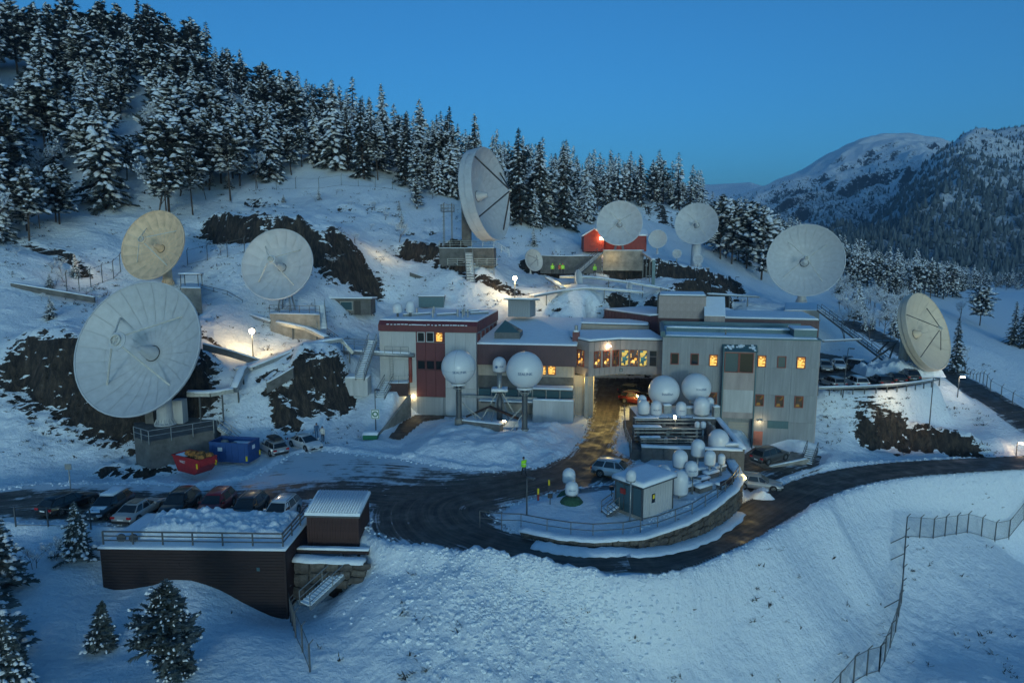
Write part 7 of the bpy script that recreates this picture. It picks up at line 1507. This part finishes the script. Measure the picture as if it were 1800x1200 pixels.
# foreground young trees, built closer and finer
def young(label, u, vb, vt, seed, wid=.3, snow=.55, Y=None, kind='young_spruce', sz=1.0, pine=False, sk=.6):
    p = W(u, vb, Y=Y) if Y else hit(u, vb); p.z = H(p.x, p.y); h = W(u, vt, Y=p.y).z - p.z; a, b, c = conifer(seed, h, wid, .03, int(14 + h * 3), 16, .05, snow, pine, k=6, sz=.6 * sz, sk=sk)
    t = thing(kind, label, 'tree', p); ms = []
    tree_meshes(kind + str(seed), (a, b, c), ('bark', 'needles_frost', 'tree_snow')); m = PROTO[kind + str(seed)]; part('trunk', m[0], None, t); cr = part('crown', m[1], None, t); part('snow', m[2], None, cr)['kind'] = 'stuff'
young('bushy young pine growing on the mound before the timber building', 316, 1190, 1018, 201, .25, .75, kind='young_pine', pine=True, sk=.3); young('small young spruce on the slope left of the bushy pine', 182, 1138, 1058, 202, .33, .4, sk=.4); young('slender snowy spruce in front of the parked black estate', 137, 950, 884, 203, .30, .8, Y=48.6, sk=.5)
for lab, u, vb, vt, sd_, Y in (('large dark conifer at the lower left edge', -22, 1230, 905, 204, 37.5), ('snowy conifer at the left edge above the large dark one', -6, 1060, 868, 205, 43.5), ('low snowy conifer at the bottom left corner', 22, 1270, 1075, 206, 35.5)): young(lab, u, vb, vt, sd_, .24, 1.0, Y, sz=1.3, sk=.55)
for k, (u, vb, h) in enumerate(((95, 985, 2.2), (60, 1000, 2.4), (100, 890, .1))[:2]):
    p = hit(u, vb); b = birch(300 + k, h, 4); tree_meshes('bush%d' % k, b, ('twig', 'twig', 'tree_snow')); t = thing('bush', ('bare twiggy bush right of the left edge conifers', 'bare twiggy bush against the left edge conifers')[k], 'bush', p); m = PROTO['bush%d' % k]; part('stem', m[0], None, t); c = part('twigs', m[1], None, t); part('snow', m[2], None, c)['kind'] = 'stuff'

# stragglers and low shrubs on the open hillside
rs = random.Random(21); nS = 0
for _ in range(400):
    if nS >= 34: break
    u, v = (rs.uniform(250, 1010), rs.uniform(322, 470)) if rs.random() < .72 else (rs.uniform(0, 220), rs.uniform(432, 560))
    if (u - 487) ** 2 + (v - 464) ** 2 < 95 ** 2 or (u - 268) ** 2 + (v - 430) ** 2 < 90 ** 2 or (760 < u < 900): continue
    p = hit(u, v, 70)
    if p.y > 170: continue
    k = rs.choice(('birch0', 'birch1', 'birch2', 'birch1', 'spruce0', 'spruce2')); h = rs.uniform(1.2, 2.8) if k[0] == 'b' else rs.uniform(1.5, 3.8); nS += 1
    tree(k, (p.x, p.y, p.z - .08), h, 'low frosted shrub dotted on the open snowy hillside' if k[0] == 'b' else 'small snowy sapling dotted on the open hillside', 'shrubs on the open hillside' if k[0] == 'b' else 'saplings on the open hillside', wide=1.5 if k[0] == 'b' else 1.2)
# ------------------------------------------------------------------ small ground cover, clods, mountains
def tufts():
    r = random.Random(3); b = MB(); sp = []
    for _ in range(4200):
        q = r.random()
        if q < .45: u, v = r.uniform(0, 1150), r.uniform(330, 560)
        elif q < .7: u, v = r.uniform(0, 640), r.uniform(500, 820)
        elif q < .85: u, v = r.uniform(1440, 1790), r.uniform(640, 800)
        else: u, v = r.uniform(560, 1790), r.uniform(960, 1195)
        sp.append((u, v, q))
    for u, v, q in sp:
        n = float(fbm(np.array([u / 60.]), np.array([v / 40.]), 5, 3)[0])
        if n < (-.04 if q < .85 else .18): continue
        p = hit(u, v, 34)
        if p.y > 190 or sdist(YARD, np.array([p.x]), np.array([p.y]))[0] < 1.5 or pline(ROADC, np.array([p.x]), np.array([p.y]))[0][0] < 3.5 or pline(UPROAD, np.array([p.x]), np.array([p.y]))[0][0] < 3.5: continue
        s = r.uniform(.12, .38) * (1 + p.y / 160)
        for _ in range(7):
            a = r.uniform(0, 6.28); d = Vector((math.cos(a), math.sin(a), r.uniform(.25, .9))) * s * r.uniform(.5, 1.1); e = Vector((-d.y, d.x, 0)).normalized() * s * .13; c = p + Vector((r.uniform(-s, s), r.uniform(-s, s), -.04)) * .7
            o = len(b.v); b.v += [tuple(c - e), tuple(c + e), tuple(c + d)]; b.f.append((o, o + 1, o + 2))
    me = bpy.data.meshes.new('heather'); me.from_pydata(b.v, [], b.f); me.update(); o = part('heather', me, 'heather_twig'); tag(o, 'dark heather and grass tips poking through the snow', None, kind='stuff')
mat('heather_twig', (0.05, 0.042, 0.034), 0.9, var=0.4)
tufts()
def clods():
    r = random.Random(9); b = MB()
    ico = [(0, 0, 1), (.89, 0, .45), (.28, .85, .45), (-.72, .53, .45), (-.72, -.53, .45), (.28, -.85, .45), (.72, .53, -.45), (-.28, .85, -.45), (-.89, 0, -.45), (-.28, -.85, -.45), (.72, -.53, -.45), (0, 0, -1)]
    icf = [(0, 1, 2), (0, 2, 3), (0, 3, 4), (0, 4, 5), (0, 5, 1), (1, 6, 2), (2, 7, 3), (3, 8, 4), (4, 9, 5), (5, 10, 1), (6, 7, 2), (7, 8, 3), (8, 9, 4), (9, 10, 5), (10, 6, 1), (11, 7, 6), (11, 8, 7), (11, 9, 8), (11, 10, 9), (11, 6, 10)]
    def add(p, s): 
        k = [r.uniform(.7, 1.25) for _ in ico]; sx, sy, sz = r.uniform(.8, 1.3), r.uniform(.8, 1.3), r.uniform(.6, .95); b.add([(p[0] + x * s * q * sx, p[1] + y * s * q * sy, p[2] + z * s * q * sz) for (x, y, z), q in zip(ico, k)], icf)
    for _ in range(2600):                                  # tipped snow fan below the yard
        u = r.gauss(930, 115); v = 965 + abs(r.gauss(0, 1)) * 105
        if v > 1210: continue
        p = hit(u, v, 33)
        if float(sdist(YARD, np.array([p.x]), np.array([p.y]))[0]) < .3 or float(pline(ROADC, np.array([p.x]), np.array([p.y]))[0][0]) < 2.5: continue
        add((p.x, p.y, p.z + .02), r.uniform(.04, .15) * (1 + (v > 1050) * .3))
    edges = [YARD[i] for i in range(len(YARD))]
    for a, c in zip(edges, edges[1:] + edges[:1]):          # crumbs along the ploughed edges
        l = math.hypot(c[0] - a[0], c[1] - a[1])
        for _ in range(int(l * 5)):
            t = r.random(); x = a[0] + (c[0] - a[0]) * t; y = a[1] + (c[1] - a[1]) * t; a_ = r.uniform(0, 6.28); k = abs(r.gauss(0, .5)); x += math.cos(a_) * k; y += math.sin(a_) * k
            if y < 88 and float(sdist(YARD, np.array([x]), np.array([y]))[0]) > -.45 and float(pline(ROADC, np.array([x]), np.array([y]))[0][0]) > 2.2: add((x, y, max(H(x, y), 0) + .02), r.uniform(.04, .14))
    for p, q in zip(ROADC[6:-1], ROADC[7:]):
        l = math.hypot(q[0] - p[0], q[1] - p[1]); nx, ny = -(q[1] - p[1]) / l, (q[0] - p[0]) / l
        for sg in (-1, 1):
            for _ in range(int(l * 6)): t = r.random(); k = sg * (2.45 + abs(r.gauss(0, .35))); x = p[0] + (q[0] - p[0]) * t + nx * k; y = p[1] + (q[1] - p[1]) * t + ny * k; add((x, y, H(x, y) + .02), r.uniform(.04, .15)) if float(sdist(YARD, np.array([x]), np.array([y]))[0]) > .2 else None
    o = part('snow_clods', b.mesh('snow_clods'), 'snow_crisp'); tag(o, 'loose snow clods along the ploughed edges and tipped snow', None, kind='stuff')
clods()
x0 = W(1318, 880, z=-2.5); heap('lit_snow_heap', 'rough heap of ploughed snow beside the stone wall end', x0.x - .6, x0.x + 3.4, x0.y - 1.2, x0.y + 1.6, lambda x, y: -2.55 + 0 * x, lambda x, y: 1.0 * np.exp(-((x - x0.x - 1.2) / 1.1) ** 2 - ((y - x0.y) / .8) ** 2), .22, .1, 3); lamp('yard_light', W(1316, 838, z=.6), 130, (1, .72, .2), r=.2)
hp = W(1590, 660, z=3); heap('car_park_snow', 'ploughed snow heap at the end of the car park', hp.x - 6, hp.x + 6, hp.y - .5, hp.y + 4.5, lambda x, y: 2.9 + 0 * x, lambda x, y: 1.2 + .5 * np.sin(x * .9), .9, .22, 5)
# rough yellow light on the snow under the car park rail and below the dish on the slope
lamp('slope_light', W(1592, 664, z=5.2) + Vector((0, -1.5, 0)), 900, (1, .78, .45), spot=95, rot=(R(38), 0, R(-12)), r=.2)
lamp('hill_spot', W(688, 448, Y=123) + Vector((0, -3, 2.0)), 260, (1, .74, .34), r=.15); lamp('dish_light', W(130, 468, Y=100) + Vector((2.5, -1, 1.6)), 160, (1, .74, .36), r=.15); lamp('dish_light', W(1075, 452, Y=130.5), 160, (1, .7, .25), r=.15); lamp('walk_light', W(985, 497, Y=119) + Vector((0, -1, .6)), 160, (1, .7, .2), r=.1)
# ------------------------------------------------------------------ mountains
def mountain_material():
    m, N, l, p = nodes('mountain_side'); tc = N('TexCoord'); hg = N('Attribute', attribute_name='height'); rk = N('Attribute', attribute_name='crag'); geo = N('NewGeometry'); sx = N('SeparateXYZ'); l.new(geo.outputs['Normal'], sx.inputs[0])
    mp = N('Mapping'); mp.inputs['Scale'].default_value = (0.030, 0.013, 0.02); l.new(tc.outputs['Object'], mp.inputs[0])
    n1 = N('TexNoise', i_Scale=1.0, i_Detail=10.0, i_Roughness=.7); n2 = N('TexNoise', i_Scale=7.0, i_Detail=8.0, i_Roughness=.75); vo = N('TexVoronoi', i_Scale=9.0)
    for n in (n1, n2, vo): l.new(mp.outputs[0], n.inputs['Vector'])
    f = math_(N, l, 'MULTIPLY_ADD', math_(N, l, 'SUBTRACT', n1.outputs[0], .5), 1.8, math_(N, l, 'MULTIPLY_ADD', math_(N, l, 'SUBTRACT', n2.outputs[0], .5), 1.6, .5))
    wood = math_(N, l, 'SUBTRACT', math_(N, l, 'ADD', f, .35), hg.outputs['Fac']); rw = ramp(N, [(.32, 0), (.72, 1)]); l.new(wood, rw.inputs[0])
    cr = math_(N, l, 'ADD', math_(N, l, 'MULTIPLY', math_(N, l, 'SUBTRACT', n2.outputs[0], .5), 2.4), rk.outputs['Fac']); rc = ramp(N, [(.52, 0), (.62, 1)]); l.new(cr, rc.inputs[0])
    tre = ramp(N, [(.12, (.05, .06, .065)), (.36, (.16, .18, .20)), (.58, (.42, .45, .49))]); l.new(vo.outputs['Distance'], tre.inputs[0])
    a = N('Mix', data_type='RGBA'); l.new(rw.outputs[0], a.inputs['Factor']); a.inputs['A'].default_value = (.78, .81, .85, 1); l.new(tre.outputs[0], a.inputs['B'])
    b = N('Mix', data_type='RGBA'); l.new(rc.outputs[0], b.inputs['Factor']); l.new(a.outputs['Result'], b.inputs['A']); b.inputs['B'].default_value = (.03, .03, .033, 1)
    l.new(b.outputs['Result'], p.inputs['Base Color']); p.inputs['Roughness'].default_value = .9; p.inputs['Specular IOR Level'].default_value = .1
    bp = N('Bump', i_Strength=.8, i_Distance=6.0); l.new(n2.outputs[0], bp.inputs['Height']); l.new(bp.outputs[0], p.inputs['Normal'])
mountain_material()
def mountain(name, label, sky_, Y0, Y1, z0, amp, seed, craggy=.3, u0=1000, u1=2700, prof=1.25, nu=330, nv=120, top=1.0):
    us = np.linspace(u0, u1, nu); su = [a for a, _ in sky_]; sv = [b for _, b in sky_]
    S, U = np.meshgrid(np.concatenate([np.linspace(0, 1, nv), np.linspace(1.02, 1.35, 14)]), us, indexing='ij'); Yc = Y1 * (1 + .05 * np.sin(U / 90 + seed)); Y = Y0 + (Yc - Y0) * S; X = (U - 900) / FPX * Y
    k = np.interp(U, su, sv); up = -(k - 600) / FPX; zc = CAMZ + Yc / (math.cos(PITCH) + up * math.sin(PITCH)) * (-math.sin(PITCH) + up * math.cos(PITCH))
    s1 = np.clip(S, 0, 1); Z = z0 + (zc - z0) * np.clip(s1 ** prof, 0, 1) - np.maximum(S - 1, 0) * 500
    rid = 1 - np.abs(fbm(X / 420, Y / 420, seed, 5, .55)) * 2; cr = fbm(X / 130, Y / 130, seed + 9, 5, .6); win = (np.sin(PI * np.clip(S, 0, 1)) ** .8)
    Z = Z + (rid - .5) * amp * win + cr * amp * .35 * (win + .3)
    gz = np.gradient(Z, axis=0) / (np.gradient(Y, axis=0) + 1e-6); crag = np.clip((gz - .55) * 1.1, 0, 1) * .75 + craggy * np.clip(fbm(X / 300, Y / 300, seed + 4, 3) * 1.6, 0, 1)
    hgt = np.clip((Z - z0) / (np.max(zc) - z0), 0, 1.2) * top
    o = part(name, grid_mesh(name, X, Y, Z, {'height': hgt, 'crag': crag}), 'mountain_side'); tag(o, label, None, kind='structure'); return X, Y, Z, hgt, crag
MT0 = mountain('far_mountain', 'low snowy ridge far away at the valley end', [(900, 345), (1080, 334), (1150, 329), (1200, 326), (1260, 324), (1310, 321), (1340, 330), (1420, 345), (1700, 350)], 1500, 3200, -10, 40, 31, .2, 800, 1800, 1.2, top=1.25)
MT1 = mountain('mountain', 'snowy mountain with rounded pale peak across the valley', [(1150, 420), (1230, 372), (1300, 342), (1340, 326), (1400, 297), (1440, 270), (1490, 248), (1530, 238), (1570, 236), (1630, 244), (1680, 262), (1800, 280), (2700, 300)], 1050, 2300, -10, 85, 12, .35, 1120, 2300, 1.1, 420, 130, top=1.12)
MT2 = mountain('wooded_mountain', 'dark wooded mountain shoulder with crags at the right', [(1300, 470), (1400, 440), (1500, 405), (1560, 360), (1600, 300), (1640, 256), (1665, 240), (1700, 231), (1750, 225), (1800, 223), (1900, 212), (2100, 190), (2700, 230)], 640, 1500, -12, 70, 25, .45, 1280, 2700, 1.0, 420, 130, top=.85)
def far_forest():
    g = np.random.default_rng(4); VV, FF, off = [], [], 0
    for (X, Y, Z, hg, cr), n, hm in ((MT1, 6000, .62), (MT2, 15000, .95)):
        ny, nx = X.shape; j = g.integers(0, ny - 16, n * 3); i = g.integers(0, nx - 1, n * 3); t = g.random(n * 3); s = g.random(n * 3)
        f = lambda A: A[j, i] * (1 - t) * (1 - s) + A[j + 1, i] * t * (1 - s) + A[j, i + 1] * (1 - t) * s + A[j + 1, i + 1] * t * s
        x, y, z, h, c = f(X), f(Y), f(Z), f(hg), f(cr)
        w = (hm - h) * 1.4 + .9 * fbm(x / 140, y / 140, 61, 4) - np.clip(c, 0, 1) * .5; k = np.where(g.random(n * 3) < np.clip(w + .25, 0, 1))[0][:n]
        H_ = g.uniform(6, 14, len(k)) * np.clip(1.2 - h[k], .35, 1); r = H_ * g.uniform(.16, .28, len(k))
        P = np.zeros((len(k), 7, 3)); a0 = g.uniform(0, 6.28, len(k))
        for q in range(5): P[:, q, 0] = r * np.cos(a0 + q * 1.257) * g.uniform(.7, 1.3, len(k)); P[:, q, 1] = r * np.sin(a0 + q * 1.257); P[:, q, 2] = H_ * g.uniform(.05, .22, len(k))
        P[:, 5, 2] = H_; P[:, 6, 2] = -1; P += np.stack([x[k], y[k], z[k]], 1)[:, None]
        VV.append(P.reshape(-1, 3)); b = off + np.arange(len(k)) * 7
        for q in range(5): FF.append(np.stack([b + q, b + (q + 1) % 5, b + 5], 1)); FF.append(np.stack([b + (q + 1) % 5, b + q, b + 6], 1))
        off += len(k) * 7
    me = bpy.data.meshes.new('far_forest'); me.from_pydata(np.concatenate(VV).tolist(), [], np.concatenate(FF).tolist()); me.update(); o = part('far_forest', me, 'far_tree'); tag(o, 'distant frosted forest on the mountain sides', None, kind='stuff')
mat('far_tree', (0.018, 0.028, 0.028), .9, scale=.09, spec=.1, col2=(.15, .18, .19))
far_forest()
# valley floor beyond the near ground
X, Y = np.meshgrid(np.linspace(-600, 4200, 120), np.linspace(500, 3600, 90)); part_v = part('valley_floor', grid_mesh('valley_floor', X, Y, -16 + fbm(X / 200, Y / 200, 3, 3) * 5, {'height': 0 * X + .35, 'crag': 0 * X}), 'mountain_side'); tag(part_v, 'snowy wooded valley floor', None, kind='structure')
# ------------------------------------------------------------------ haze
hz = bpy.data.materials.new('haze_air'); hz.use_nodes = True; n = hz.node_tree.nodes; n.remove(n['Principled BSDF']); pv = n.new('ShaderNodeVolumePrincipled'); pv.inputs['Color'].default_value = (.55, .78, 1.0, 1); pv.inputs['Density'].default_value = HAZE; pv.inputs['Anisotropy'].default_value = .2
hz.node_tree.links.new(pv.outputs[0], n['Material Output'].inputs['Volume'])
if HAZE > 0:
    zl = min(float(GZ.min()), float(MT0[2].min()), float(MT1[2].min()), float(MT2[2].min()), -22.0) - 1; zh = max(float(MT0[2].max()), float(MT1[2].max()), float(MT2[2].max()), float(GZ.max())) + 25; print('HAZE', zl, zh)
    o = part('haze', MB().box((1500, 2300, (zl + zh) / 2), (7200, 5500, zh - zl)), hz); tag(o, 'thin blue valley haze', None, kind='stuff')
